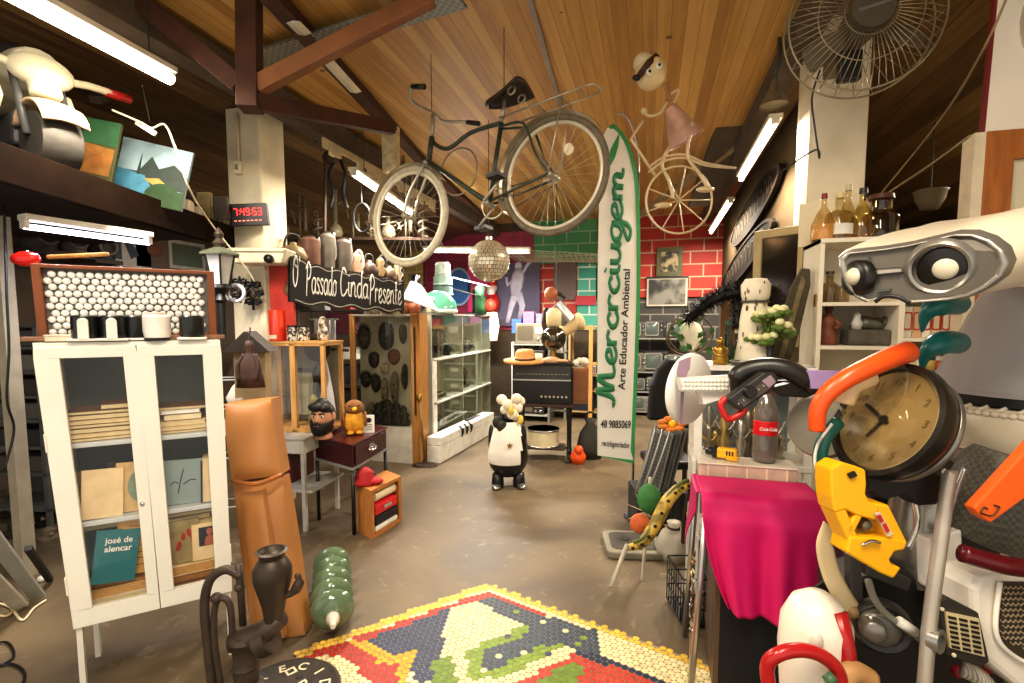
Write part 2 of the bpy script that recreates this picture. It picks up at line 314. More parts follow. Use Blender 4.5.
# columns
def colbox(p0, p1, d, y_near, depth):
    a, b = W(p0, 100, d), W(p1, 100, d); return a, b
LC = W(260, 250, 4.15); RC = W(831, 120, 3.15)
lc = MB(); lc.box((LC.x, LC.y, 1.62), (.32, .28, 3.24)); struct('wall_pillar_left', lc, PLASTER, bevel=.012)
rc = MB(); rc.box((RC.x, RC.y, 1.7), (.31, .3, 3.4)); struct('wall_pillar_right', rc, mat('#f3ead2', .7, 0, .08, 5, .3), bevel=.012)
q_ = W(283, 304, 3.98)
struct('trim_1', MB(fr(q_, -8)).box((0, 0, 0), (.2, .03, .62)), mat('#b5321c', .6))
# ---------------------------------------------------------------- roof timbers
def beam(p, q, w, h, m, name, label=None, cat='beam'):
    p, q = Vector(p), Vector(q); t = (q - p).normalized(); s = t.cross(Vector((0, 0, 1)))
    s = s.normalized() if s.length > .05 else Vector((1, 0, 0)); u = s.cross(t).normalized(); vs = []
    for e in (p, q): vs.append([e + s * a * w / 2 + u * b * h / 2 for a, b in ((-1, -1), (1, -1), (1, 1), (-1, 1))])
    o = MB().hexa(vs[0] + vs[1]).build(name, m, bevel=.004, loc=(p + q) / 2); o['kind'] = 'structure'; return o
RB = mat('#4a2615', .65, 0, .35, 8, .1); LB = mat('#8a5a34', .6, 0, .25, 5, .1); GB = mat('#5b5044', .7, 0, .3, 6, .1)
beam(W(249, -4, 2.78), W(250, 110, 2.78), .11, .11, RB, 'roof_beam')                 # king post over the left pillar
beam((-2.78, -1.2, 3.22), (-2.78, 9, 3.22), .14, .18, GB, 'roof_beam')              # long beam carrying the left aisle
beam((.86, -1.2, 3.3), (.86, 9, 3.3), .15, .16, GB, 'roof_beam')
beam(W(128, -8, 2.72), W(240, 86, 2.78), .08, .10, RB, 'roof_beam')
beam(W(258, 86, 2.78), W(436, -6, 2.74), .07, .09, LB, 'roof_beam')                # brace rising to the right
beam(W(256, 102, 2.78), W(392, 128, 3.7), .06, .09, RB, 'roof_beam')
beam(onZ(262, -14, 3.32), onZ(425, 165, 3.32), .11, .07, RB, 'roof_beam')         # rafter along the boards
beam(onZ(425, 165, 3.32), onZ(500, 232, 3.32), .11, .07, RB, 'roof_beam')
beam(W(95, 100, 3.4), W(150, 85, 4.4), .07, .05, GB, 'roof_beam')
for x0, y0, x1, y1 in ((293, 22, 305, 34), (325, 58, 356, 92)):
    struct('ceiling_patch', MB().tube([onZ(x0, y0, 3.275), onZ(x1, y1, 3.275)], .045, 4, flat=(0, 0, 1)), mat('#e8e2d0', .6))
beam(onZ(255, 60, 3.30), onZ(460, -2, 3.30), .17, .02, pattern('checker', '#8f8f88', '#6f6f6a', 40, .4, .5), 'ceiling_gutter')
beam(onZ(529, -4, 3.35), onZ(562, 112, 3.35), .035, .015, mat('#9a948a', .4, .4), 'ceiling_strip')
beam(W(745, 95, 4.2), W(700, 205, 6.6), .3, .05, GB, 'roof_beam')
beam(W(640, 215, 7.6), W(735, 145, 5.0), .04, .10, mat('#a08b66', .7), 'roof_beam')
# chipped white plaster line along the left aisle
pl = MB()
for i in range(26):
    t = i / 25; a = Vector((-2.69, 3.8 + t * 2.2, 3.10)); h = .05 + .10 * random.random()
    pl.box((a.x, a.y, a.z - h / 2), (.02, .07 + .02 * random.random(), h))
struct('wall_plaster_edge', pl, mat('#d9cba8', .8))
pv = W(391, 150, 4.6)
struct('wall_stub', MB().box((pv.x, pv.y, pv.z), (.13, .1, .42)), mat('#d8cda9', .8, 0, .3, 20))
# left loft
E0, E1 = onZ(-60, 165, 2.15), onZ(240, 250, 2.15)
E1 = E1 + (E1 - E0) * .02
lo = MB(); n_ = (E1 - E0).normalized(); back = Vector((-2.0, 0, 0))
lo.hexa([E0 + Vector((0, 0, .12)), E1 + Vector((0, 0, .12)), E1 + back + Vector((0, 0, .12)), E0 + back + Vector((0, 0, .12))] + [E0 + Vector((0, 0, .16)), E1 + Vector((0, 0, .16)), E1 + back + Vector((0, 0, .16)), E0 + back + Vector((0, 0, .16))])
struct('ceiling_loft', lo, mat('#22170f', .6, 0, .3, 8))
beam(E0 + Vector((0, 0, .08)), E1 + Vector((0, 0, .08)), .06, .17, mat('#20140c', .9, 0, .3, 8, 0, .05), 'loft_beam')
LOFT = 2.15 + .165
p = W(3, 240, 2.9); struct('wall_pillar_front', MB().box((p.x - .02, p.y, 1.08), (.07, .07, 2.16)), mat('#a59b85', .7))
# ---------------------------------------------------------------- fluorescent lamps
FIXW = mat('#d9d3c2', .5)
def tube_lamp(p, q, label, e, c='#fff3d8', grp=None, glow=9, r=.018, lc=(1, .88, .72)):
    p, q = Vector(p), Vector(q); mid = (p + q) / 2; t = thing('fluorescent_lamp', label, 'lamp', T(*mid), grp); L = (q - p).length
    a = atan2((q - p).y, (q - p).x); A = RZ(math.degrees(a)); dz = (q.z - p.z) / L
    hs = MB(A @ RY(-math.degrees(math.asin(dz)))).box((0, 0, .045), (L, .09, .03)).build('housing', FIXW, t, bevel=.004)
    for s in (-1, 1): MB(A).box((s * (L / 2 - .01), 0, .015 + s * dz * L / 2), (.02, .05, .05)).build('lamp_holder', FIXW, hs)
    MB().tube([(p - mid) * .98, (q - mid) * .98], r, 10).build('tube', emit(c, glow), t, True)
    if p.z > 2.5:
        for s in (-.35, .35): MB(A).cyl((s * L, 0, .055 + s * dz * L), (s * L, 0, max(.07, (3.37 if -2.8 < mid.x < .8 else 3.0) - mid.z)), .004, n=6).build('hanger_rod', DARK, t)
    if e: lamp('lamp_light', mid - Vector((0, 0, .035)), e, L, .05, lc, (0, 0, a))
    return t
tube_lamp(onZ(-30, -27, 2.88), onZ(172, 80, 2.88), 'long bright fluorescent tube fixture hanging above the toy motorbike', 45, glow=14, r=.03)
tube_lamp(onZ(776, 122, 2.9), onZ(741, 180, 2.9), 'white fluorescent tube beside the upper oval wooden sign', 75)
tube_lamp(onZ(731, 202, 2.9), onZ(711, 233, 2.9), 'smaller far fluorescent tube above the lower oval wooden sign', 80)
tube_lamp(onZ(353, 174, 2.78), onZ(411, 214, 2.78), 'fluorescent tube shining behind the hanging bicycle\'s front wheel', 60)
tube_lamp(W(424, 251, 6.9), W(530, 252, 6.5), 'overexposed fluorescent tube beyond the mirror ball', 170, lc=(1, .96, .9))
tube_lamp(onZ(22, 226, 2.02), onZ(150, 243, 2.02), 'bluish white fluorescent tube under the dark loft', 10, '#e6e0ff', None, 9, .014, (.85, .85, 1))
# the hall carries on forward of the frame: two more fixtures light it
tube_lamp((-.9, -.5, 3.29), (-.9, .7, 3.29), 'ceiling fluorescent tube over the entrance, first', 45, grp='tubes over the entrance')
tube_lamp((.3, -.5, 3.29), (.3, .7, 3.29), 'ceiling fluorescent tube over the entrance, second', 45, grp='tubes over the entrance')
tube_lamp((2.9, 3.6, 2.8), (2.9, 4.8, 2.8), 'fluorescent tube hidden behind the wardrobe\'s white board', 45)  # out-of-view tube added to brighten the right aisle boards
# wires
def wire(pts, r, m, label, name='cable', cat='cable', k=8):
    P = spline(pts, k); o = MB().tube(P, r, 6).build(name, m, None, True, loc=Vector(pts[0])); return tag(o, label, cat)
wire([W(112, 110, 2.9), W(140, 122, 2.95), W(152, 128, 3.0), W(165, 125, 3.0), W(176, 150, 2.95), W(190, 190, 3.0), W(210, 222, 3.5), W(246, 268, 3.74), W(254, 281, 3.8)], .006, CREAM, 'thin white cable drooping from the lamp to the black iron bracket')
p = W(146, 128, 2.98); o = MB().box((0, 0, 0), (.13, .02, .03)).build('junction_box', WHITE, None, bevel=.004); tag(o, 'small white cable connector hanging below the long fluorescent lamp', 'connector', fr(p, 0, 0, 32))
wire([W(142, 85, 2.8), W(150, 122, 2.97)], .003, DARK, 'dark hanger wire holding the white cable connector')
wire([W(780, 172, 2.9), W(815, 150, 2.62), W(819, 158, 2.6), W(815, 130, 2.58), W(812, 98, 2.6), W(820, 70, 2.6)], .005, DARK, 'dark cable looping down the white pillar from the fan')
wire([W(1010, -10, 1.9), W(983, 50, 2.0), W(940, 120, 2.4), W(880, 195, 3.0)], .005, mat('#8b7654', .6), 'pale cable stretched across the opening beside the framed white board')
wire([W(970, 136, 2.0), W(930, 165, 2.4), W(885, 195, 2.9)], .005, mat('#9b8662', .6), 'short pale cable below the long stretched cable')
# ---------------------------------------------------------------- concrete-set mosaic
def cz(cx, cy): return onZ(320 + cx / 2.4976, 560 + cy / 2.4976, 0).xy
OUT = [cz(-60, 232), cz(415, 60), cz(1040, 292), cz(1040, 700), cz(-60, 700)]
def inside(p, poly):
    r = False; j = len(poly) - 1
    for i in range(len(poly)):
        a, b = poly[i], poly[j]
        if (a[1] > p[1]) != (b[1] > p[1]) and p[0] < (b[0] - a[0]) * (p[1] - a[1]) / (b[1] - a[1]) + a[0]: r = not r
        j = i
    return r
MOS = [('#b3332a', [(-60, 250), (415, 82), (570, 138), (540, 148), (420, 102), (380, 107), (105, 207), (160, 255), (60, 307), (-60, 307)]),
 ('#33405c', [(105, 207), (330, 122), (310, 190), (290, 307), (228, 307), (240, 228), (180, 240)]),
 ('#e3a326', [(70, 207), (108, 203), (180, 240), (240, 230), (214, 330), (180, 330), (200, 262), (150, 262)]),
 ('#b3332a', [(20, 225), (70, 210), (150, 265), (205, 262), (180, 330), (140, 310), (30, 240)]),
 ('#e9d8a6', [(20, 243), (40, 243), (160, 320), (160, 700), (-60, 700), (-60, 260)]),
 ('#e9d8a6', [(335, 118), (380, 105), (522, 165), (370, 232), (330, 300), (295, 245)]),
 ('#42505e', [(380, 105), (430, 98), (560, 142), (690, 180), (697, 240), (630, 225), (560, 215), (480, 250), (440, 292), (402, 275), (395, 235), (525, 182), (520, 165)]),
 ('#7f9a32', [(365, 230), (522, 163), (530, 182), (402, 237), (405, 300), (375, 300)]), ('#6f8c2c', [(280, 255), (330, 245), (345, 330), (290, 330)]),
 ('#7f9a32', [(400, 292), (560, 215), (606, 222), (440, 305)]), ('#e9d8a6', [(430, 310), (610, 222), (645, 235), (470, 330)]),
 ('#c2402c', [(470, 320), (645, 233), (720, 250), (900, 330), (900, 700), (400, 700)]), ('#6f8c2c', [(540, 307), (622, 258), (655, 270), (640, 380), (520, 380)]),
 ('#2d3550', [(640, 236), (700, 233), (880, 302), (860, 320)]), ('#ecdca8', [(690, 190), (985, 272), (1000, 320), (890, 320), (697, 236)])]
MOSF = [(c, [cz(*q) for q in poly]) for c, poly in MOS]
pal = ['#e9c04a', '#b3332a', '#33405c', '#e3a326', '#e9d8a6', '#42505e', '#7f9a32', '#6f8c2c', '#c2402c', '#2d3550', '#ecdca8']
mz = MB(); rr_ = .0185; ed = [(OUT[0], OUT[1]), (OUT[1], OUT[2])]
def edist(p):
    m = 9
    for a, b in ed:
        t = max(0, min(1, (p - a).dot(b - a) / (b - a).length_squared)); m = min(m, (p - a - (b - a) * t).length)
    return m
x0, x1, y0, y1 = -1.6, .75, 1.2, 3.2; iy = 0; ax = (OUT[2] - OUT[1]).normalized(); ay = Vector((-ax.y, ax.x))
for i in range(-80, 90):
    for j in range(-90, 20):
        p = OUT[1] + ax * (i * rr_ * 1.78 + (j % 2) * rr_ * .89) + ay * (j * rr_ * 1.545)
        if p.y < 1.35 or p.x < -2.2 or p.x > 1.1 or not inside(p, OUT): continue
        e = edist(p); c = '#e9d8a6'
        if e < .055: c = '#e9c04a'
        else:
            for cc, poly in MOSF:
                if inside(p, poly): c = cc
            if random.random() < .05: c = random.choice(['#e9d8a6', '#7f9a32', '#42505e'] if c in ('#7f9a32', '#42505e') else [c])
        mz.cur = pal.index(c); q = [(p.x + rr_ * .93 * cos(pi / 6 + pi * k / 3), p.y + rr_ * .93 * sin(pi / 6 + pi * k / 3), .0075) for k in range(6)]; mz.add(q, [tuple(range(6))])
mo = thing('floor_mosaic', 'hexagon tile mosaic panel set in the concrete floor with yellow and red border', 'mosaic')
mz.build('tile_field', [mat(c, .5, 0, .3, 35, 0, .3) for c in pal], mo)
MB().prism([tuple(q) for q in OUT], .001, .006).build('grout_bed', mat('#9a8b70', .8), mo)
# ---------------------------------------------------------------- white glazed bookcase
A0, A1 = onZ(74, 628, .31), onZ(232, 590, .31)       # lower front corners of the body
dL, dR = dep(A0), dep(A1)
B0, B1 = W(33, 343, dL - .02), W(220, 340, dR - .02)            # upper front corners
dirw = Vector((-(A1 - A0).y, (A1 - A0).x, 0)).normalized(); CD = .34
def cab(u, v, w_): return (A0 * (1 - u) + A1 * u) * (1 - v) + (B0 * (1 - u) + B1 * u) * v + dirw * w_
CW = mat('#e6e4d8', .35, 0, .06, 3)
bc = thing('glazed_bookcase', 'tall white two-door cabinet with glass panes full of old books', 'bookcase', fr((A0 + A1) / 2 * 1 - Vector((0, 0, .31)), 0, 0, 0))
BI = bc.matrix_world.inverted()
def bpart(name, boxes, m, par=None, bevel=.003):
    mb = MB(BI)
    for b in boxes: mb.bmap(cab, *b)
    return mb.build(name, m, par or bc, bevel=bevel)
bpart('case', [(0, .03, 0, 1, .02, CD), (.97, 1, 0, 1, .02, CD), (.03, .97, 0, .02, .02, CD), (0, 1, .985, 1.0, -.01, CD + .01), (.03, .97, .02, .0201, CD - .012, CD)], mat('#e4e4da', .4, 0, .06, 3))
bpart('back_panel', [(.0, 1, .0, .985, CD, CD + .008)], mat('#6d7468', .6, 0, .4, 2))
for v in (.345, .63): bpart('shelf', [(.03, .97, v - .012, v + .005, .03, CD - .02)], mat('#c8ccca', .4, 0, .06))
for k, (u0, u1) in enumerate(((0, .515), (.52, 1.0))):
    fw = .135 if k == 0 else .115; e0, e1 = ((.12, .442), (.612, .89))[k]
    if k == 0: d0, dtop, dbot = .955, .83, .155
    dr = bpart('door', [(u0, u1, .0, .06, -.015, .012), (u0, u1, .945, .985, -.015, .012), (u0, e0, .06, .945, -.015, .012), (e1, u1, .06, .945, -.015, .012)], CW)
    bpart('glass_pane', [(e0, e1, .06, .945, -.003, 0)], GLASS, dr, 0)
    for v in (.12, .62): bpart('hinge', [((-.008, .004) if k == 0 else (.996, 1.008)) + (v, v + .065, -.022, .01)], CW, dr)
    if k == 0:
        q = BI @ cab(.47, .40, -.016); MB().cyl(q, q - BI.to_3x3() @ dirw * -.0 + Vector((0, -.006, 0)), .009, n=14).build('keyhole', CHROME, dr, True)
for u in (0.01, .955):
    for w0 in (.0, CD - .04):
        q = [cab(u, 0, w0), cab(u + .035, 0, w0), cab(u + .035, 0, w0 + .035), cab(u, 0, w0 + .035)]
        lo_ = [Vector((p.x, p.y, .0)) for p in q]; MB(BI).hexa(lo_ + q).build('leg', CW, bc)
# books: frame at a shelf point
def cframe(u, v, w_, yaw=0, roll=0, pitch=0):
    b = (A1 - A0); a = math.degrees(atan2(b.y, b.x)); p = cab(u, v, w_)
    return Matrix.Translation(p) @ RZ(a + yaw) @ RX(-pitch) @ RY(roll)
def book(M, w, h, d, cov, label, grp=None, cat='book', page=PAPER, hard=True):
    """spine on the -x side, cover faces -y ; w wide, h tall, d thick"""
    t = thing('book', label, cat, M, grp); c = .003 if hard else .0012
    mb = MB(); mb.box((0, -d / 2 + c / 2, h / 2), (w, c, h)).box((0, d / 2 - c / 2, h / 2), (w, c, h)).box((-w / 2 + c / 2, 0, h / 2), (c, d, h)); mb.build('cover', cov, t)
    MB().box((.0, 0, h / 2), (w - .008, d - 2 * c, h - .008)).build('pages', page, t); return t
def flatbook(M, w, d, h, cov, label, grp=None, page=PAPER):
    """lying flat, spine to the back, page edges to the front"""
    t = thing('book', label, 'book', M, grp); c = max(.0012, min(.003, h * .12))
    MB().box((0, 0, c / 2), (w, d, c)).box((0, 0, h - c / 2), (w, d, c)).box((0, d / 2 - c / 2, h / 2), (w, c, h)).build('cover', cov, t)
    MB().box((0, -.001, h / 2), (w - .008, d - .006, h - 2 * c)).build('pages', page, t); return t
TAN = mat('#d8b47c', .75, 0, .2, 14); BROWN = mat('#6e4a2b', .7, 0, .25, 12); LTAN = mat('#e8cfa0', .75, 0, .15, 14)
BW = (A1 - A0).length; MPAPER = mat('#c79a5e', .8, 0, .25, 30, 0, .2, (1, 1, 14)); DPAPER = mat('#a47441', .8, 0, .3, 30, 0, .2, (1, 1, 14))
# upper shelf: folios at the left, mixed pile at the right
z = .63; H = (B0 - A0).length
nth = ['lowest', 'second', 'third', 'fourth', 'fifth', 'sixth', 'seventh', 'eighth', 'ninth']
for i in range(7):
    h = .014 + .004 * (i % 3); flatbook(cframe(.275 + .006 * (i % 2), z + .006, .15, random.uniform(-3, 3)), .245 - .006 * (i % 3), .19, h, [BROWN, TAN, BROWN, BROWN, TAN, BROWN, BROWN][i], f'{nth[i]} paper folio from below in the tall pile on the cabinet\'s upper shelf'); z += (h + .001) / H
flatbook(cframe(.35, z + .006, .15, 4), .11, .15, .022, BROWN, 'small brown booklet on top of the folio pile in the white cabinet')
z = .63
for i, (w_, h, c, pg, lb) in enumerate([(.22, .012, BROWN, PAPER, 'thin dark brown book at the bottom of the mixed pile on the upper shelf'), (.21, .02, TAN, PAPER, 'ragged tan book second from the bottom of the mixed pile'), (.19, .022, LTAN, PAPER, 'pale tan paperback in the middle of the mixed pile'), (.15, .03, BROWN, mat('#f0dfb5', .8), 'thick small book with clean cream page edges on the mixed pile'), (.155, .018, mat('#e7e3d8', .6), mat('#f4f0e2', .8), 'thin white book near the top of the mixed pile'), (.2, .014, BROWN, PAPER, 'wide brown book topping the mixed pile in the white cabinet')]):
    flatbook(cframe(.735 + .01 * (i % 2), z + .006, .15, random.uniform(-4, 4)), w_, .17, h, c, lb, None, pg); z += (h + .001) / H
# middle shelf, standing
def stand(u, w_, wd, h, d, c, lb, yaw=0, roll=0, pitch=0, v=.352, **k): return book(cframe(u, v, w_, yaw, roll, pitch), wd, h, d, c, lb, **k)
stand(.215, .06, .14, .205, .02, LTAN, 'pale tan paperback facing out on the middle shelf', 6, 3, 6, v=.352)
stand(.13, .12, .12, .19, .03, BROWN, 'brown book standing behind the pale tan paperback', 3, 2, 5)
t = stand(.40, .09, .13, .215, .02, TAN, 'tan cover with grey green oval beside the dark spines', 4, 2, 6)
o = MB().slab(ell(.045, .07, 24, 0, .02, .11), -.0125, -.0105).build('oval_picture', mat('#8b9a83', .6), t)
stand(.31, .12, .1, .22, .018, mat('#2c2018', .7), 'dark spined book leaning between two tan covers', 30, 3, 4)
t = stand(.705, .09, .17, .2, .022, mat('#8fa09d', .6, 0, .15, 6), 'grey blue hardback with faint ink flower drawing', -4, 2, 5)
for pts in ([(-.02, .05), (0, .1), (.005, .15)], [(-.045, .09), (-.03, .1), (-.02, .095)], [(.01, .09), (.04, .11), (.055, .105)]): pass
mb = MB()
for pts in ([(-.02, .05), (-.012, .1), (.0, .16)], [(-.05, .09), (-.035, .105), (-.02, .095)], [(0, .09), (.03, .11), (.05, .105)]): mb.tube([(x, -.0125, y_) for x, y_ in pts], .002, 6)
mb.build('ink_drawing', DARK, t)
stand(.875, .11, .05, .2, .13, LTAN, 'cream book at the hinge end of the middle shelf', 0, 2, 3)
stand(.835, .11, .018, .19, .13, mat('#3b2c22', .7), 'thin dark book beside the grey blue hardback', 0, 2, 3)
for i in range(3): stand(.20 + .03 * i, .17, .012, .14, .12, [GREY, BROWN, DGREY][i], ['thin grey', 'thin brown', 'thin charcoal'][i] + ' book standing below the middle shelf of the cabinet', 0, 0, 0, v=.16)
# bottom
z = .022
for i, (w_, h, c, lb) in enumerate([(.24, .02, BROWN, 'brown book at the very bottom of the cabinet under the teal book'), (.25, .022, mat('#e8e0cf', .7), 'white edged book second in the pile under the teal book'), (.225, .04, TAN, 'thick tan book third in the pile under the teal book'), (.235, .018, BROWN, 'brown book directly beneath the leaning teal book')]):
    flatbook(cframe(.28, z + .004, .15, random.uniform(-3, 3)), w_, .2, h, c, lb, None, [MPAPER, PAPER, MPAPER, DPAPER][i]); z += (h + .001) / H
zt = z + .008
t = stand(.235, .035, .15, .215, .03, mat('#0d6b70', .35, 0, .12), 'teal hardback with white author lettering leaning at the front', 10, 9, 10, v=zt)
text('josé de\nalencar', .034, WHITE, t, T(.005, -.0165, .155) @ FRONT, bold=.0006, width=.95)
t = stand(.375, .08, .15, .235, .02, mat('#d9a95f', .7, 0, .25, 8), 'ochre book with brown line drawing behind the teal hardback', 0, 4, 6, v=zt)
mb = MB()
for k in range(7): mb.tube(spline([(random.uniform(-.06, .0), -.0115, .03 + .03 * k), (random.uniform(-.02, .04), -.0115, .04 + .028 * k), (.06, -.0115, .02 + .03 * k)], 4), .0014, 5)
mb.build('line_drawing', BROWN, t)
flatbook(cframe(.28, .30, .17, 0), .24, .16, .022, DARK, 'dark book lying high at the back above the teal hardback')
flatbook(cframe(.24, zt + .175, .2, 2), .2, .12, .02, BROWN, 'brown book lying flat behind the teal hardback')
z = .022
for i, (w_, h, c, lb) in enumerate([(.235, .035, BROWN, 'thick dark brown volume at the bottom beneath the picture books'), (.24, .03, BROWN, 'brown volume second from the bottom beneath the picture books'), (.23, .045, LTAN, 'thick pale paged volume under the two picture books')]):
    flatbook(cframe(.75, z + .004, .15, random.uniform(-2, 2)), w_, .2, h, c, lb, None, [DPAPER, DPAPER, MPAPER][i]); z += (h + .001) / H
zt = z + .008
t = stand(.665, .07, .14, .19, .02, mat('#9b8a5e', .6, 0, .3, 20), 'olive picture book with small red figures on its cover', 0, 1, 6, v=zt)
mb = MB()
for k in range(7): mb.ball((random.uniform(-.02, .06), -.011, .05 + .1 * random.random()), (.009, .003, .017), 8, m=6)
mb.build('red_figures', mat('#b03222', .6), t)
t = stand(.845, .06, .12, .165, .02, LTAN, 'cream book with a dark portrait picture on its cover', 0, 0, 6, v=zt)
MB().box((.005, -.011, .105), (.075, .002, .085)).build('portrait_panel', mat('#2d3140', .5), t)
mb = MB(); mb.ball((.01, -.012, .125), (.012, .002, .016), 10); mb.slab([(-.012, .065), (.035, .065), (.028, .1), (.01, .112), (-.006, .1)], -.0135, -.012); mb.build('portrait_figure', mat('#b86a55', .6), t)
for i in range(3): flatbook(cframe(.72 + .1 * (i == 2), .30 - .02 * i + .0, .17, 3 * i), .22 - .04 * i, .16, .02, [BROWN, mat('#d8c9a8', .7), TAN][i], ['brown book lying at the top of the low compartment over the picture books', 'pale book lying second above the olive picture book', 'tan book lying above the cream portrait book'][i])
# ---------------------------------------------------------------- on top of the bookcase
def topf(u, w_, yaw=0, roll=0, pitch=0): return cframe(u, 1.004, w_, yaw, roll, pitch)
bd = thing('ball_board', 'wooden framed tray standing upright and packed with round white balls', 'display frame', topf(.48, .19, 0, 0, -6))
wF, hF = .655, .325; FRW = mat('#8c4f2a', .5, 0, .25, 5, 0, .5)
MB().ring([(-wF / 2, .0), (wF / 2, .0), (wF / 2, hF), (-wF / 2, hF)], [(-wF / 2 + .03, .02), (wF / 2 - .03, .02), (wF / 2 - .03, hF - .015), (-wF / 2 + .03, hF - .015)], -.025, .025).build('frame', FRW, bd, bevel=.003)
MB().box((0, .015, hF / 2), (wF - .05, .006, hF - .03)).build('back_panel', mat('#6d6c68', .6), bd)
balls = []; br = .0148
for j in range(11):
    for i in range(20):
        x = -wF / 2 + .044 + i * br * 2.14 + (j % 2) * br * 1.07; zz = .034 + j * br * 1.88
        if x < wF / 2 - .042 and zz < hF - .027: balls.append((x + random.uniform(-.002, .002), zz + random.uniform(-.002, .002)))
random.shuffle(balls); bme = None; WB = mat('#fdfcf8', .35, 0, .03)
for x, zz in balls[:100]:
    if bme is None: bme = MB().ball((0, 0, 0), (br, br * .8, br), 12, m=8).build('white_ball', WB, bd, True); b_ = bme
    else: b_ = bme.copy(); col.objects.link(b_); b_.parent = bd
    b_.location = (x, .004, zz)
mb = MB()
for x, zz in balls[100:]: mb.ball((x, .004, zz), (br, br * .8, br), 12, m=8)
o = mb.build('ball_filling', WB, bd, True); o['kind'] = 'stuff'
o = MB().box((0, 0, .009), (.72, .07, .018)).build('wooden_strip', mat('#8a6446', .6), None, bevel=.003); tag(o, 'narrow wooden strip lying under the framed tray of white balls', 'board', topf(.48, .10))
def dispenser(u, w_, label, front=True, c='#16181a'):
    t = thing('coffee_cup', label, 'cup', topf(u, w_, 0) @ Matrix.Scale(1.3, 4), 'black and white cups on the cabinet' if 0 else None)
    MB().lathe([(0, .006), (.034, .006), (.037, .012), (.037, .078), (.033, .082), (0, .082)], 28).build('cup_body', mat(c, .25), t, 40)
    MB().box((0, -.002, .004), (.085, .08, .008)).build('base_plate', WHITE, t, bevel=.003)
    if front:
        MB().slab([(-.014, .006), (.014, .006)] + [(.014 * cos(pi * k / 8), .06 + .014 * sin(pi * k / 8)) for k in range(9)], -.045, -.034).build('front_strip', WHITE, t, bevel=.002)
    return t
dispenser(.255, .02, 'black cup with white arched strip, nearest the cabinet\'s hinge corner'); dispenser(.40, .02, 'black cup with white arched strip, second along the cabinet top')
dispenser(.515, .055, 'plain black cup half hidden behind the white pink cup', False)
t = thing('plastic_cup', 'white cup with a pale pink lid on the bookcase top', 'cup', topf(.635, .01) @ Matrix.Scale(1.3, 4))
MB().lathe([(0, .008), (.036, .008), (.04, .03), (.04, .08), (.036, .084), (0, .084)], 28).build('cup_body', mat('#f3efe6', .3), t, 40); MB().lathe([(.03, .084), (.032, .092), (.0, .094)], 24).build('lid', mat('#efc9c4', .4), t, 40)
MB().lathe([(0, 0), (.038, 0), (.038, .008), (0, .008)], 24).build('base_ring', BLACK, t)
t = dispenser(.835, .015, 'wide black cup on a white base at the lantern end of the cabinet', False, '#20221f')
t = thing('plastic_tub', 'low cream tray lying at the corner of the bookcase top', 'tray', topf(.14, .05)); MB().prism([(x, y) for x, y in rrect(.12, .09, .02)], 0, .022).build('tray_body', mat('#d9cfb8', .5), t, bevel=.003)
MB().prism([(x, y) for x, y in rrect(.125, .095, .02)], .022, .027).build('tray_rim', mat('#e9dfc8', .5), t)
o = MB().lathe([(0, -.055), (.02, -.05), (.031, -.02), (.033, .01), (.026, .04), (.012, .055), (0, .058)], 20, RY(78)).build('red_balloon', mat('#d3241d', .2, 0, .08), None, True); tag(o, 'glossy red pear-shaped toy behind the framed tray of balls', 'toy', FW(26, 259, dL + .12, 0, 0, 12))
o = MB().cyl((-.13, 0, 0), (.13, 0, .012), .009).build('wooden_stick', PINE, None, True); tag(o, 'short wooden stick lying on top edge of the tray frame', 'stick', FW(78, 257, dL + .14))
# ---------------------------------------------------------------- far left corner
def shelfrack(name, label, M, w_, d, zs, m, post=.03, cat='shelf', back=False):
    t = thing(name, label, cat, M); H_ = zs[-1]
    for z_ in zs: MB().box((0, 0, z_), (w_, d, .02)).build('shelf_board', m, t)
    for a in (-1, 1):
        for b in (-1, 1): MB().box((a * (w_ / 2 - post / 2), b * (d / 2 - post / 2), H_ / 2), (post, post, H_)).build('post', m, t)
    if back: MB().box((0, d / 2, H_ / 2), (w_, .008, H_)).build('back_panel', m, t)
    return t
sh = FZ(40, 520, 0, -4); shelfrack('metal_shelf', 'grey steel shelf rack in the dark corner behind the white cabinet', sh, .55, .35, (.15, .42, .62, .82, 1.0, 1.18, 1.36, 1.52), mat('#5d5e58', .5, .3), .03, back=True)
def carton(M, w_, d, h, c, label, name='cardboard_box', cat='box', lidc=None):
    t = thing(name, label, cat, M); MB().box((0, 0, h / 2), (w_, d, h)).build('box_body', mat(c, .7), t, bevel=.004)
    MB().box((0, 0, h - .0), (w_ * 1.02, d * 1.02, max(.012, h * .12))).build('lid', mat(lidc or c, .6), t, bevel=.003); return t
for i, (z_, c) in enumerate(((1.37, '#4a4640'), (1.19, '#6d675d'), (1.01, '#38332c'), (.83, '#58524a'), (.63, '#2e2b27'), (.43, '#4b463c'))):
    for k in (-1, 1): carton(sh @ T(k * .13, -.02, z_ + .001 - .0), .19, .22, .11, c, f"{['dark','dull grey','black','grey brown','sooty','dusty brown'][i]} storage box on the corner rack, {['outer','inner'][k > 0]} one of its shelf", 'storage_box')
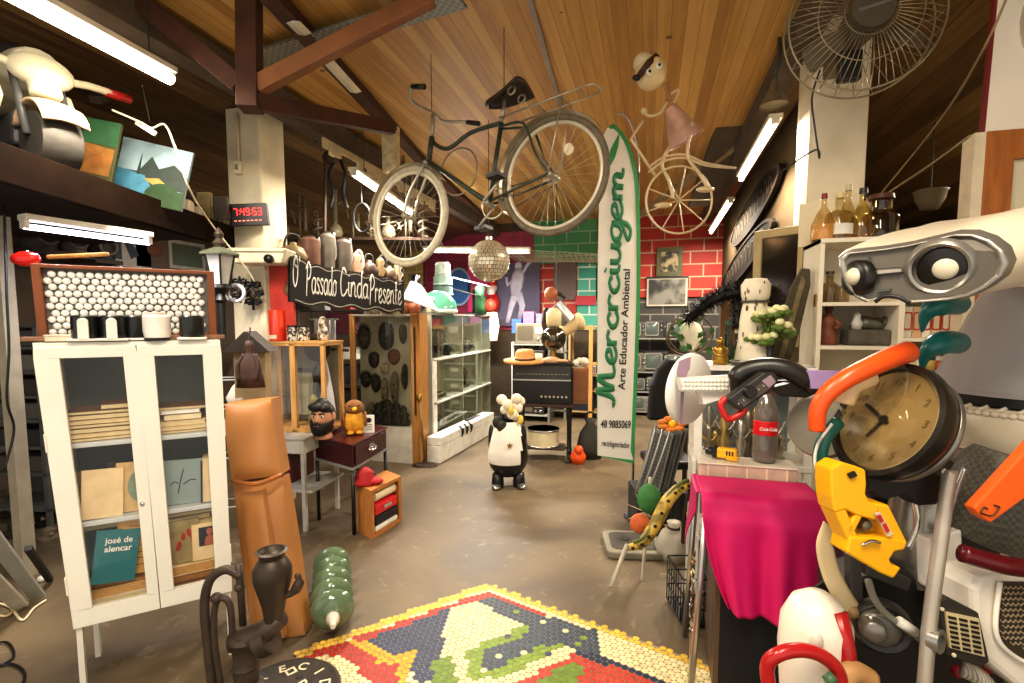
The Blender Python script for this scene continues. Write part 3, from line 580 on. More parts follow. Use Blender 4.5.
# junk on the floor at the left edge
def plank(p, q, w_, th, m, label, name='plank', cat='plank', grp=None):
    p, q = Vector(p), Vector(q); o = beam(p, q, w_, th, m, name); o['kind'] = 'thing'; return tag(o, label, cat, None, grp)
g0 = onZ(36, 598, .01); g1 = onZ(30, 590, .01)
plank(onZ(38, 597, .03), W(-20, 520, 2.3), .07, .02, mat('#a8a79d', .5), 'grey board leaning at the picture\'s left edge, nearest the cabinet', 'board', 'board')
plank(onZ(20, 606, .03), W(-60, 528, 2.0), .07, .02, mat('#c4bfae', .5), 'paler grey board leaning outside the first grey board', 'board', 'board')
plank(onZ(50, 580, .02), W(28, 548, 2.6), .03, .03, DARK, 'dark short stick on floor beside leaning grey boards', 'stick', 'stick')
o = MB().ball((0, 0, .02), (.025, .018, .02)).build('white_shard', WHITE, None, True); tag(o, 'small white shard on the floor beside the leaning boards', 'shard', FZ(42, 582, 0))
wire([onZ(-20, 600, .01), onZ(8, 606, .012), onZ(22, 620, .01), onZ(34, 608, .01), onZ(46, 600, .012)], .006, CREAM, 'white cable curling on the floor by the leaning boards')
wire([onZ(-15, 610, .012), onZ(4, 598, .02), onZ(14, 606, .02), onZ(6, 616, .01), onZ(-14, 612, .01)], .006, mat('#d6c48e', .5), 'yellowish cable coil at the floor edge of the picture')
wire([onZ(-20, 650, .01), onZ(5, 642, .012), onZ(14, 655, .01), onZ(2, 664, .01), onZ(-20, 668, .01)], .006, BLACK, 'black cable loop lying on the bare concrete')
wire([onZ(-20, 672, .01), onZ(10, 664, .01), onZ(25, 675, .012), onZ(14, 700, .01)], .006, BLACK, 'second black cable closer to the picture corner')
wire([W(4, 205, 2.7), W(7, 300, 2.7), W(9, 350, 2.7), W(7, 400, 2.7), W(14, 430, 2.75), W(4, 470, 2.7)], .006, BLACK, 'thick black hose hanging beside the corner steel rack', 'hanging_hose', 'hose')
random.seed(11)
JC = ['#2f2b26', '#4d463b', '#6b604e', '#3a342c', '#82745c', '#25231f']
jn = ['gearbox', 'motor_part', 'iron_casting', 'pump_part', 'valve', 'flywheel']
for i in range(12):
    px, py = [(22, 470), (34, 455), (46, 470), (12, 490), (28, 495), (44, 500), (52, 448), (8, 455), (38, 485), (18, 510), (50, 515), (30, 440)][i]
    d_ = 3.0 if py < 480 else 2.85; M = FZ(px, py + 25, 0, random.uniform(-60, 60)); s = .06 + .03 * random.random()
    t = thing(jn[i % 6], f"{['rusty','black','grey','oily','pale','dented'][i % 6]} {jn[i % 6].replace('_', ' ')} {['on the heap by the corner rack', 'lower down in the heap beside the corner rack'][i // 6]}", 'machine part', M)
    MB().lathe([(0, 0), (s, 0), (s * 1.1, s * .4), (s * .6, s * .7), (s * .7, s * 1.3), (s * .3, s * 1.6), (0, s * 1.6)], 14 if i % 2 else 8).build('casting', mat(JC[i % 6], .6, .3, .3, 20), t, 40)
    MB().cyl((-s * 1.3, 0, s), (s * 1.3, 0, s), s * .2, n=10).build('shaft', mat('#8a7d68', .4, .6), t, True)
# ---------------------------------------------------------------- loft contents
def W2(px, py, z): return onZ(px, py, z)
LM = LOFT
lp = lambda t, off=.12: E0 + (E1 - E0) * t + Vector((-off, 0, .165))
# toy motorbike: built along its own x, facing the camera's right
mk = thing('toy_motorbike', 'cream toy motorbike with printed side panel and red grips on the loft', 'motorbike', FW(54, 174, 2.62, -28, 0, 0) @ Matrix.Scale(1.12, 4))
MK = mk
TW = mat('#e9e2c6', .4, 0, .08)
s = 2.35 / F
def wheel(par, cx, r, wdt, name='wheel'):
    wh = MB().lathe([(r * .55, -wdt / 2), (r * .92, -wdt / 2), (r, -wdt * .25), (r, wdt * .25), (r * .92, wdt / 2), (r * .55, wdt / 2)], 30, T(cx, 0, r) @ RX(90)).build(name, RUBBER, par, 40)
    MB().lathe([(0, -wdt * .3), (r * .55, -wdt * .42), (r * .55, wdt * .42), (0, wdt * .3)], 20, T(cx, 0, r) @ RX(90)).build('hub', mat('#c7bfa8', .4), wh, 40)
    return wh
wheel(mk, .0, .135, .15, 'front_wheel'); wheel(mk, -.78, .135, .15, 'rear_wheel')
MB().grid(lambda u, v: ((.165) * cos(R(20 + 130 * u)), (v - .5) * .17, .135 + .165 * sin(R(20 + 130 * u)) + .015 * sin(pi * v)), 12, 6).build('front_fender', mat('#dcb893', .4, 0, .1), mk, True, solid=.012)
for y in (-.085, .085): MB().cyl((0, y, .155), (-.13, y, .5), .016).build('fork_leg', DGREY, mk, True)
MB().tube(spline([(-.02, 0, .36), (-.1, 0, .48), (-.3, 0, .5), (-.55, 0, .46), (-.8, 0, .52)], 6), [.06] * 6 + [.1] * 6 + [.12] * 6 + [.1] * 6 + [.06], 16).build('body_shell', TW, mk, True)
MB().ball((-.06, 0, .47), (.085, .125, .075)).build('handlebar_cowl', TW, mk, True)
MB().tube(spline([(-.10, -.3, .50), (-.08, -.2, .49), (-.06, -.1, .47), (-.06, .1, .47), (-.08, .2, .49), (-.10, .3, .50)], 5), .018, 10).build('handlebar', TW, mk, True)
for y in (-1, 1):
    MB().cyl((-.10, y * .27, .497), (-.115, y * .39, .505), .022).build('grip', RED, mk, True)
for y in (-1, 1):
    sp_ = MB().slab([(-.55, .3), (-.2, .24), (-.1, .33), (-.16, .43), (-.3, .47), (-.52, .45)], y * .12, y * .15).build('side_panel', TW, mk, bevel=.01)
    MB().slab([(-.5, .35), (-.22, .31), (-.15, .36), (-.2, .41), (-.32, .44), (-.49, .42)], y * .151, y * .156).build('side_print', pattern('noise', '#2b2233', '#c9923c', 22, .35), sp_)
MB().box((-.42, 0, .22), (.5, .16, .16)).build('engine_block', mat('#3c3a3a', .5, .2), mk, bevel=.02)
MB().tube(spline([(-.25, 0, .56), (-.45, 0, .57), (-.7, 0, .6)], 5), [.05, .08, .1, .1, .1, .1, .1, .1, .1, .09, .06], 12).build('seat', mat('#2a2727', .6), mk, True)
# paintings on the loft
def painting(M, w_, h, label, shapes, base, framec=None):
    t = thing('painting', label, 'painting', M); MB().box((0, 0, h / 2), (w_, .02, h)).build('canvas', mat(base, .6), t, bevel=.002)
    for k, (c, poly) in enumerate(shapes): MB().slab([(x * w_, z_ * h) for x, z_ in poly], -.0105 - .0006 * (k + 1), -.0102).build('paint_area', mat(c, .6, 0, .3, 18), t)
    if framec: MB().ring([(-w_ / 2 - .02, -.02), (w_ / 2 + .02, -.02), (w_ / 2 + .02, h + .02), (-w_ / 2 - .02, h + .02)], [(-w_ / 2 + .005, .005), (w_ / 2 - .005, .005), (w_ / 2 - .005, h - .005), (-w_ / 2 + .005, h - .005)], -.02, .015).build('frame', mat(framec, .5), t, bevel=.003)
    return t
painting(FW(94, 181, 2.95, 6, -4, 10), .2, .36, 'small ochre and green abstract painting beside the toy motorbike', [('#1f4a2a', [(-.5, .6), (.5, .6), (.5, 1), (-.5, 1)]), ('#7d5420', [(-.4, .12), (.4, .1), (.45, .55), (-.42, .6)]), ('#7a4a1c', [(-.15, .2), (.25, .25), (.1, .48), (-.2, .4)])], '#3a3a18')
def arc(cx, cz, rx, rz, a0, a1, n=14): return [(cx + rx * cos(R(a0 + (a1 - a0) * i / n)), cz + rz * sin(R(a0 + (a1 - a0) * i / n))) for i in range(n + 1)]
painting(FW(147, 204, 3.15, 6, -4, 12), .42, .38, 'naive landscape painting of blue bay and dark hills on the loft', [('#23302a', [(-.5, .48), (-.2, .5), (-.05, .78), (.08, .6), (.28, .72), (.5, .55), (.5, .3), (-.5, .3)]), ('#3a7086', [(-.5, .1), (.0, .05), (.08, .2), (-.1, .45), (-.5, .5)]), ('#8a7a40', [(-.12, .4), (.1, .3), (.3, .32), (.1, .45)]), ('#1e3a16', [(-.05, 0), (.5, 0), (.5, .3)] + arc(.2, .12, .26, .26, 40, 180)), ('#1f2720', [(-.22, .45), (-.17, .45), (-.19, .8)])], '#7d9298')
# plaster fragments along the loft edge and small boxes
random.seed(3)
for i in range(9):
    q = lp(.60 + i * .035, .07); s = .05 + .03 * random.random()
    o = MB().prism([(s * 1.3 * cos(a) * random.uniform(.7, 1.1), s * .8 * sin(a) * random.uniform(.6, 1.1)) for a in [2 * pi * k / 7 for k in range(7)]], 0, s * random.uniform(.6, 1.3)).build('plaster_fragment', mat('#d8ccb0', .8, 0, .2), None, bevel=.006)
    tag(o, 'chipped white plaster fragment lying along the loft edge', 'plaster fragment', fr(q, random.uniform(0, 90)), 'plaster fragments on the loft edge')
for i in range(5):
    q = lp(.84 + i * .03, .0); o = MB().torus((0, 0, .035), .03, .01, 18, 6).build('ornament_ring', mat('#b9ad90', .7), None, True); tag(o, 'small pale ring of a plaster frieze standing at the loft edge', 'ornament', fr(q, -60 + 12), 'plaster rings on the loft edge')
for i, (px, c, hh) in enumerate(((190, '#4a3524', .22), (205, '#8b7a4c', .2), (222, '#3a332b', .17), (178, '#6e5f48', .26))):
    q = onZ(px, 226 + i, LOFT); q = W(px, 228 + 2 * i, 3.75); q.z = LOFT
    o = MB().box((0, 0, hh / 2), (.1, .04, hh)).build('wooden_board', mat(c, .7, 0, .3), None, bevel=.004); tag(o, ['dark brown', 'mustard coloured', 'blackish', 'grey brown'][i] + ' upright wooden board stored on the loft behind the paintings', 'board', fr(q, -10 + 8 * i, -5))

# things on the wall under the loft
def wallpic(px, py, w_, h_, c, name, label, cat):
    p = onX(px, py, -5.52); t = thing(name, label, cat, T(*p) @ RZ(90)); MB().box((0, 0, 0), (w_, .03, h_)).build('board', mat(c, .6, 0, .15, 4), t); return t
t = wallpic(122, 246, .62, .44, '#b9b4ae', 'wall_poster', 'pale wall poster with a dark blue angular emblem under the loft', 'poster')
MB().slab([(-.16, -.13), (-.02, -.15), (-.02, .06), (-.06, .12)], -.02, -.016).build('emblem', mat('#16233c', .5), t); MB().slab([(.0, .14), (.05, .12), (.17, -.08), (.08, -.13), (.02, .02)], -.02, -.016).build('emblem', mat('#16233c', .5), t)
t = wallpic(152, 250, .4, .4, '#5a4636', 'wall_picture', 'brown picture board on the wall beside the pale emblem poster', 'picture'); MB().ball((.02, -.02, 0), (.1, .01, .07)).build('painted_shape', mat('#6e3a2a', .6), t, True)
t = wallpic(186, 256, .5, .34, '#4d5a48', 'wall_picture', 'small green picture in a pale frame behind the tray of balls', 'picture'); MB().ring([(-.25, -.17), (.25, -.17), (.25, .17), (-.25, .17)], [(-.21, -.13), (.21, -.13), (.21, .13), (-.21, .13)], -.03, -.01).build('frame', mat('#a8a294', .5), t)
for i, (px, py, c) in enumerate(((40, 236, '#3c352c'), (70, 240, '#544a3c'), (100, 246, '#2e2925'))):
    p = onX(px, py + 14, -5.2); t = thing('motor_housing', ['dark old machine housing high under the loft, outermost', 'brown old machine housing in the middle under the loft', 'blackish old machine housing beside the emblem poster'][i], 'machine', T(*p) @ RZ(90)); MB().lathe([(0, 0), (.12, 0), (.13, .1), (.09, .2), (.1, .27), (0, .3)], 16).build('housing', mat(c, .6, .2, .3, 14), t, 40); MB().torus((0, -.12, .13), .08, .015, 20, 8).build('front_ring', mat('#6b6152', .5, .3), t, True); MB().box((0, .1, -.02), (.26, .45, .04)).build('mounting_shelf', DWOOD, t)
# ---------------------------------------------------------------- on and around the left pillar
random.seed(5)
t = thing('digital_clock', 'black digital wall clock with glowing red digits on the white pillar', 'clock', FW(250, 215, 3.86, 8, 0, -4))
MB().box((0, 0, 0), (.27, .05, .165)).build('clock_case', mat('#1b1413', .4), t, bevel=.004)
LED = emit('#ff2a2a', 3.5)
SEG = {'7': 'abc', '4': 'fgbc', '9': 'abcdfg', '5': 'afgcd', '3': 'abgcd'}
mb = MB(); x = -.105
for ch in '7:49:53':
    w_, h_ = .022, .05
    if ch == ':':
        for zz in (.005, .03): mb.box((x + .004, -.027, zz), (.005, .003, .006))
        x += .014; continue
    z0 = -.006; P = {'a': ((0, h_), (w_, h_)), 'b': ((w_, h_), (w_, h_ / 2)), 'c': ((w_, h_ / 2), (w_, 0)), 'd': ((0, 0), (w_, 0)), 'e': ((0, h_ / 2), (0, 0)), 'f': ((0, h_), (0, h_ / 2)), 'g': ((0, h_ / 2), (w_, h_ / 2))}
    for q in SEG[ch]:
        a, b = P[q]; mb.tube([(x + a[0], -.027, z0 + a[1]), (x + b[0], -.027, z0 + b[1])], .0032, 6)
    x += .037
mb.build('red_digits', LED, t); mb = MB()
for i in range(7): mb.box((-.10 + .03 * i, -.0265, -.047), (.018, .003, .008))
mb.build('status_row', emit('#ff8a80', .7), t)
t = thing('conduit_box', 'small white switch box on a conduit at the pillar\'s edge', 'switch', FW(239, 168, 3.95))
MB().box((0, 0, 0), (.06, .05, .1)).build('switch_body', CREAM, t, bevel=.006); MB().cyl((0, 0, .05), (0, 0, .42), .012).build('conduit_pipe', CREAM, t, True); MB().cyl((-.005, -.03, -.02), (-.005, -.02, .02), .012).build('switch_knob', GREY, t)
t = thing('projector', 'flat cream projector unit mounted across the white pillar', 'projector', FW(263, 258, 3.82, 4))
MB().hexa([(-.18, -.1, -.05), (.17, -.1, -.05), (.17, .1, -.05), (-.18, .1, -.05), (-.2, -.12, .06), (.22, -.12, .06), (.22, .1, .06), (-.2, .1, .06)]).build('projector_body', mat('#e4ddc8', .5), t, bevel=.012)
MB().box((0, -.125, .045), (.4, .01, .02)).build('front_lip', CREAM, t); MB().cyl((.09, -.1, -.02), (.09, -.135, -.02), .032).build('lens', BLACK, t, True)
def lantern(M):
    t = thing('street_lantern', 'old black iron street lantern with milky glass panes behind the tray of balls', 'lantern', M)
    MB().lathe([(0, .26), (.11, .21), (.13, .2), (.13, .19), (0, .19)], 6).build('lantern_roof', mat('#6a705f', .5, .3), t)
    MB().lathe([(.03, .24), (.045, .27), (.02, .3), (.03, .33), (.012, .36), (0, .38)], 12).build('finial', IRON, t, 40)
    MB().lathe([(.055, 0), (.095, .19), (.09, .19), (.05, 0)], 6).build('glass_panes', mat('#c9c9c6', .3), t)
    mb = MB()
    for k in range(6): a = 2 * pi * k / 6; mb.cyl((.056 * cos(a), .056 * sin(a), 0), (.097 * cos(a), .097 * sin(a), .19), .007, n=6)
    mb.build('lantern_bars', BLACK, t); MB().lathe([(.02, -.35), (.025, -.12), (.05, -.1), (.03, -.06), (.065, -.02), (.06, .005), (0, .005)], 12).build('lantern_stem', BLACK, t, 40)
    return t
lantern(FW(221, 285, 3.3))
def scroll(M, s, label):
    t = thing('iron_bracket', label, 'bracket', M)
    mb = MB()
    for sx in (-1, 1):
        for k in range(3):
            c = (sx * s * (.5 + .3 * (k == 1)), 0, s * (1.1 - k)); pts = [(c[0] + sx * s * .5 * (1 - i / 14) * cos(i * .55), 0, c[2] + s * .5 * (1 - i / 14) * sin(i * .55)) for i in range(12)]
            mb.tube([(0, 0, c[2])] + pts, s * .16, 6)
    mb.build('scrollwork', BLACK, t, True)
    MB().cyl((0, 0, -1.8 * s), (0, 0, 1.9 * s), s * .16).build('backbone', BLACK, t, True); MB().ball((0, -s * .2, s * .1), (s * .5, s * .3, s * .6)).build('rosette', IRON, t, True); return t
scroll(FW(253, 295, 3.93), .066, 'black wrought iron scroll bracket hanging on the white pillar')
scroll(FW(240, 290, 3.85), .055, 'second black iron scroll bracket touching the street lantern')
o = MB().torus((0, 0, 0), .055, .012, 24, 8).build('enamel_ring', mat('#cfd3e6', .2), None, True); tag(o, 'shiny pale ring hanging between lantern and iron bracket', 'ring', FW(236, 293, 3.36))
def gourd(M, label, c, s):
    t = thing('woven_gourd', label, 'gourd', M); MB().lathe([(0, 0), (.5 * s, .05 * s), (.95 * s, .5 * s), (1.0 * s, .9 * s), (.8 * s, 1.4 * s), (.4 * s, 1.75 * s), (0, 1.85 * s)], 20).build('gourd_body', mat(c, .6, 0, .3, 20, .2), t, True)
    MB().lathe([(.7 * s, -3.4 * s), (.6 * s, -3.2 * s), (.15 * s, -3.0 * s), (.15 * s, -.4 * s), (.55 * s, 0), (0, .1 * s)], 14).build('foot', DWOOD, t, True); return t
GOURD_ = ('round brown gourd on a tall dark stem standing on the showcase before the red panel', '#7d5c3c', .095)
# ---------------------------------------------------------------- grey side table, glazed wooden case on it
TZ = .70
a, b = onZ(258, 437, TZ), onZ(303, 439, TZ); ex = (b - a).normalized(); ey = Vector((-ex.y, ex.x, 0))
tb = thing('side_table', 'pale grey metal table with lower shelf holding the glazed wooden case', 'table', Matrix.Translation((a.x, a.y, 0)) @ RZ(math.degrees(atan2(ex.y, ex.x))))
TL = (b - a).length + .0; TG = mat('#c9c6ba', .4, 0, .08)
MB().box((TL / 2 - .1, .25, TZ - .06), (TL + .2, .5, .11)).build('table_apron', TG, tb, bevel=.004); MB().box((TL / 2 - .1, .25, TZ - .003), (TL + .22, .52, .012)).build('table_top', TG, tb, bevel=.003)
MB().box((TL / 2 - .05, .25, .30), (TL + .2, .46, .02)).build('lower_shelf', TG, tb)
for x in (-.18, TL - .015):
    for y in (.02, .48): MB().box((x, y, .32), (.028, .028, .64)).build('leg', TG, tb)
MB().box((TL - .35, .3, .40), (.3, .3, .22)).build('red_drawer', mat('#5a1518', .5), tb)
cs = thing('wooden_showcase', 'small pine framed glass showcase standing on the grey table', 'showcase', tb.matrix_world @ T(.15, .34, TZ + .004) @ RZ(4))
CW_, CH_, CD_ = .52, .69, .3
mb = MB()
for x in (-CW_ / 2, .02, CW_ / 2):
    for y in ((-CD_ / 2,) if x == .02 else (-CD_ / 2, CD_ / 2)): mb.box((x, y, CH_ / 2), (.042 if x == .02 else .03, .03, CH_))
for z_ in (.015, CH_ - .012):
    for y in (-CD_ / 2, CD_ / 2): mb.box((0, y, z_), (CW_ + .03, .03, .028))
    for x in (-CW_ / 2, CW_ / 2): mb.box((x, 0, z_), (.03, CD_, .028))
mb.build('case_frame', PINE, cs); MB().box((0, 0, CH_), (CW_ + .04, CD_ + .04, .015)).build('case_top', PINE, cs)
MB().box((0, CD_ / 2 - .0, CH_ / 2), (CW_, .006, CH_ - .04)).build('back_panel', mat('#857c67', .6), cs)
for x in (-.125, .145): MB().box((x, -CD_ / 2, CH_ / 2), (.24 if x < 0 else .22, .004, CH_ - .06)).build('glass_pane', GLASS, cs)
MB().box((0, 0, .035), (CW_ - .03, CD_ - .03, .012)).build('case_floor', PINE, cs)
CSM = cs.matrix_world
o = MB().box((0, 0, .22), (.2, .03, .42)).build('picture_board', mat('#4a4334', .6), None, bevel=.004); q = MB().box((0, -.017, .22), (.15, .004, .34)).build('picture', mat('#8d8560', .6, 0, .3, 8), o); tag(o, 'olive picture in a dark frame inside the wooden showcase', 'picture', CSM @ T(-.02, .06, .045) @ RX(-6))
t = thing('vase', 'small olive flask with round neck in the showcase', 'vase', CSM @ T(.12, -.05, .042)); MB().lathe([(0, 0), (.03, 0), (.045, .05), (.03, .1), (.012, .14), (.03, .18), (.035, .2), (.012, .235), (0, .24)], 18).build('flask_body', mat('#8d8444', .4), t, True)
t = thing('draped_cloth', 'white cloth hanging to a point inside the showcase\'s pillar end', 'cloth', CSM @ T(.19, .04, .05)); MB().lathe([(.075, 0), (.07, .08), (.05, .25), (.02, .42), (0, .5)], 12, sx=1, sy=.5).build('cloth_fold', mat('#cfcfd2', .7), t, True)
t = thing('canteen', 'dark dented tin flask near the showcase roof', 'flask', CSM @ T(.15, .0, .36)); MB().lathe([(0, 0), (.05, .01), (.06, .08), (.035, .14), (.015, .16), (.015, .19), (0, .19)], 16, sy=.6).build('flask_body', DARK, t, True)
topz = CH_ + .009
gourd(CSM @ T(-.06, .07, topz + 3.4 * .095), *GOURD_)
t = thing('canister', 'bright orange cylinder canister standing on the wooden showcase', 'canister', CSM @ T(-.19, 0, topz)); MB().lathe([(0, 0), (.06, 0), (.06, .235), (.056, .24), (0, .24)], 28).build('canister_body', mat('#e5401a', .4, 0, .1), t, 40); MB().box((.0, -.0595, .03), (.06, .004, .03)).build('paper_label', CREAM, t)
for i in range(2):
    t = thing('glass_jar', f'squat glass jar with speckled filling on the showcase, {["beside the orange canister", "farther from the orange canister"][i]}', 'jar', CSM @ T(-.05 + .09 * i, -.02, topz)); MB().lathe([(0, 0), (.042, 0), (.044, .02), (.044, .09), (.038, .105), (0, .105)], 18).build('jar_body', pattern('noise', '#3b3128', '#d9d2c0', 40, .2), t, 40); MB().lathe([(.04, .105), (.04, .12), (0, .12)], 18).build('jar_lid', BLACK, t, 40)
t = thing('iron_pan', 'dark round pan propped behind the jars', 'pan', CSM @ T(.06, .1, topz + .045) @ RX(-78)); MB().lathe([(0, 0), (.1, 0), (.13, .045), (.12, .045), (.09, .012), (0, .012)], 22, T(0, .13, 0)).build('pan_body', IRON, t, 40); MB().cyl((.12, .13, .03), (.26, .14, .04), .014).build('handle', DWOOD, t, True)
t = thing('small_figurine', 'little white and brown bird figurine on the showcase', 'figurine', CSM @ T(.2, -.02, topz)); MB().lathe([(0, 0), (.035, 0), (.045, .05), (.03, .1), (.02, .12), (.032, .15), (.02, .185), (0, .19)], 14).build('figurine_body', pattern('noise', '#5a4836', '#e7e0cc', 24), t, True)
# birdhouse and brown puppet between cabinet and pillar
t = thing('birdhouse', 'dark wooden birdhouse with pitched roof on a post', 'birdhouse', FW(251, 350, 3.2, 14)); MB().hexa([(-.13, -.12, -.005), (.13, -.12, -.005), (.13, .12, -.005), (-.13, .12, -.005), (-.008, -.12, .12), (.008, -.12, .12), (.008, .12, .12), (-.008, .12, .12)]).build('roof', mat('#2e241c', .7), t); MB().box((0, .03, -.24), (.18, .16, .47)).build('house_body', mat('#a58d68', .7), t)
MB().box((0, .25, -.3), (.05, .3, .05)).build('bracket', DWOOD, t); MB().box((0, -.056, -.06), (.05, .01, .06)).build('opening', BLACK, t)
t = thing('leather_pouch', 'brown leather puppet hanging in front of the birdhouse', 'puppet', FW(251, 388, 2.98)); MB().lathe([(0, 0), (.085, .005), (.075, .07), (.06, .15), (.03, .2), (.02, .22), (.03, .25), (.02, .28), (0, .285)], 16, sy=.6).build('puppet_body', mat('#43291a', .6, 0, .3, 14, .3), t, True)
for sx in (-1, 1): MB().tube(spline([(sx * .03, 0, .2), (sx * .06, -.02, .13), (sx * .05, -.035, .05)], 5), .014, 8).build('arm', mat('#3a2114', .6), t, True)
MB().cyl((0, 0, .28), (0, .02, .36), .004).build('hanging_cord', DARK, t)
t = thing('wire_rack', 'thin white wire rack standing behind the tan seat', 'rack', FZ(222, 545, 0, 0)); mb = MB()
for z_ in (.25, .6, .95, 1.15): mb.cyl((-.12, 0, z_), (.18, .1, z_), .005, n=6).cyl((-.12, .2, z_), (.18, .3, z_), .005, n=6).cyl((-.12, 0, z_), (-.12, .2, z_), .005, n=6).cyl((.18, .1, z_), (.18, .3, z_), .005, n=6)
mb.cyl((-.12, 0, .6), (.18, .1, .95), .005, n=6); mb.build('wires', mat('#c8c8c4', .4, .4), t)
for x, y in ((-.12, 0), (.18, .1), (-.12, .2), (.18, .3)): MB().cyl((x, y, 0), (x, y, 1.18), .007).build('upright', mat('#c8c8c4', .4, .4), t)
t = thing('paper_bag', 'crumpled cream paper bundle behind the tan seat top', 'bag', FW(243, 400, 3.25)); MB().lathe([(0, -.05), (.08, -.05), (.1, .02), (.06, .09), (.02, .14), (0, .15)], 11).build('bag_body', mat('#c9c1ae', .7), t, True); MB().cyl((0, 0, .13), (.01, 0, .19), .018).build('twisted_neck', mat('#b8ae98', .7), t)
# ---------------------------------------------------------------- tan upholstered folding seat
ts = thing('upholstered_lounger', 'tan vinyl folding seat standing on end beside the white cabinet', 'seat', FZ(275, 640, 0))
TI = ts.matrix_world.inverted(); LEA = mat('#a8743f', .5, 0, .16, 3, .04, .3); LEAD = mat('#a8642a', .45, 0, .15, 4)
def pad(rows, th, name, ridge=0, sub=0):
    L_, R_ = [TI @ W(*r[0]) for r in rows], [TI @ W(*r[1]) for r in rows]
    def fn(u, v, side):
        k = u * (len(rows) - 1); i = min(int(k), len(rows) - 2); f = k - i; a = L_[i].lerp(L_[i + 1], f); b = R_[i].lerp(R_[i + 1], f)
        p = a.lerp(b, v); bul = th * (1 - abs(2 * v - 1) ** 3) * (1 - abs(2 * u - 1) ** 6) * .35; n = Vector((0, -1, .1))
        if ridge: bul += ridge * max(0, 1 - abs(v - .55) / .1) ** .5 * (1 if .08 < u < .92 else 0)
        return p + n * bul if side else p + Vector((0, th, 0)) + Vector((0, 1, 0)) * bul * .3
    mb = MB(); nu, nv = 20, 16
    mb.grid(lambda u, v: fn(u, v, 1), nu, nv); mb.grid(lambda u, v: fn(u, v, 0), nu, nv)
    for e in (0, 1):
        mb.grid(lambda u, v: fn(u, e, 1).lerp(fn(u, e, 0), v), nu, 3); mb.grid(lambda u, v: fn(e, u, 1).lerp(fn(e, u, 0), v), nv, 3)
    return mb.build(name, LEA, ts, 50)
pad([((225, 404, 2.78), (271, 399, 2.82)), ((226, 440, 2.72), (275, 436, 2.76)), ((232, 482, 2.64), (281, 475, 2.7))], .11, 'back_cushion')
pad([((233, 484, 2.66), (282, 478, 2.7)), ((242, 560, 2.54), (294, 553, 2.6)), ((252, 643, 2.43), (305, 635, 2.47))], .09, 'seat_cushion')
a1, a2, b1, b2 = (TI @ W(*q) for q in ((262, 492, 2.57), (274, 500, 2.57), (280, 640, 2.38), (303, 632, 2.4)))
pad([((240, 493, 2.62), (262, 490, 2.62)), ((248, 560, 2.5), (272, 557, 2.5)), ((258, 641, 2.4), (284, 638, 2.4))], .04, 'raised_panel')
pl_ = [TI @ W(*q) for q in ((233, 481, 2.6), (256, 484, 2.55), (281, 475, 2.65))]
MB().tube(spline(pl_, 5), .012, 8).build('piping', LEAD, ts, True)
# ---------------------------------------------------------------- hand pump on its cast base plate
bp0 = onZ(285, 692, .05); ds = thing('cast_base_plate', 'round black cast iron plate with raised white lettering on floor', 'plate', T(bp0.x, bp0.y, 0) @ RZ(15))
MB().lathe([(0, 0), (.20, 0), (.215, .01), (.215, .045), (.2, .055), (.19, .05), (0, .05)], 40).build('plate_disc', mat('#3a342d', .55, .3, .3, 20, .2), ds, 40)
for i, ch in enumerate('RECIDOSUTZA'):
    a = 62 - i * 33; text(ch, .062, CREAM, ds, RZ(a) @ T(0, .15, .051) @ I4, bold=.001, name='raised_letter')
for x, y in ((.02, .09), (.10, .06), (-.1, .0)): MB().cyl((x, y, .0495), (x, y, .0515), .016).build('plate_hole', BLACK, ds)
text('RE', .07, CREAM, ds, T(.06, .03, .0512) @ RZ(-40), bold=.001)
MB().ring([(.03, 0), (0, .03), (-.03, 0), (0, -.03)], [(.018, 0), (0, .018), (-.018, 0), (0, -.018)], -.0012, .0012, T(-.03, .12, .0512) @ RX(90)).build('raised_diamond', CREAM, ds)
pm = thing('hand_pump', 'black cast iron hand water pump with curved handle and vase shaped body', 'pump', fr(onZ(247, 690, .056)))
s = dep(onZ(247, 690, .056)) / F; bx, bz = 247, 690
def Q(px, py, y=0): return ((px - bx) * s, y, (bz - py) * s)
MB().lathe([(0, 0), (16 * s, 0), (16 * s, 4 * s), (11 * s, 8 * s), (12 * s, 20 * s), (11 * s, 24 * s), (13 * s, 26 * s), (11 * s, 30 * s), (12 * s, 50 * s), (15 * s, 54 * s), (13 * s, 58 * s), (0, 60 * s)], 22).build('pump_column', IRON, pm, 40)
MB().tube([Q(234, 640), Q(252, 636), Q(268, 628), Q(284, 614)], [.04, .05, .045, .035], 14).build('elbow', IRON, pm, True)
MB().tube([Q(262, 640), Q(274, 634)], [.062, .062], 18).build('flange', IRON, pm, 40)
MB().lathe([(0, 0), (9 * s, 0), (10 * s, 10 * s), (12 * s, 20 * s), (18 * s, 42 * s), (18 * s, 52 * s), (14 * s, 60 * s), (11 * s, 63 * s), (13 * s, 68 * s), (15 * s, 70 * s), (12 * s, 71 * s), (10 * s, 66 * s), (0, 64 * s)], 26, T(*Q(277, 616))).build('pump_body', mat('#42382f', .45, .4, .3, 10, .15), pm, 60)
MB().tube(spline([Q(213, 694), Q(210, 640), Q(209, 600), Q(216, 575), Q(232, 565), Q(246, 572)], 6), .018, 10).build('handle', IRON, pm, True)
MB().tube(spline([Q(222, 690), Q(217, 640), Q(219, 604), Q(226, 594), Q(234, 602), Q(235, 640)], 6), .013, 8).build('inner_handle', IRON, pm, True)
MB().tube([Q(244, 560), Q(245, 580), Q(246, 622)], .014, 10).build('piston_rod', IRON, pm, True)
MB().ball(Q(221, 594), .022).build('pivot_knob', IRON, pm, True); MB().ball(Q(244, 583), .02).build('rod_joint', IRON, pm, True)
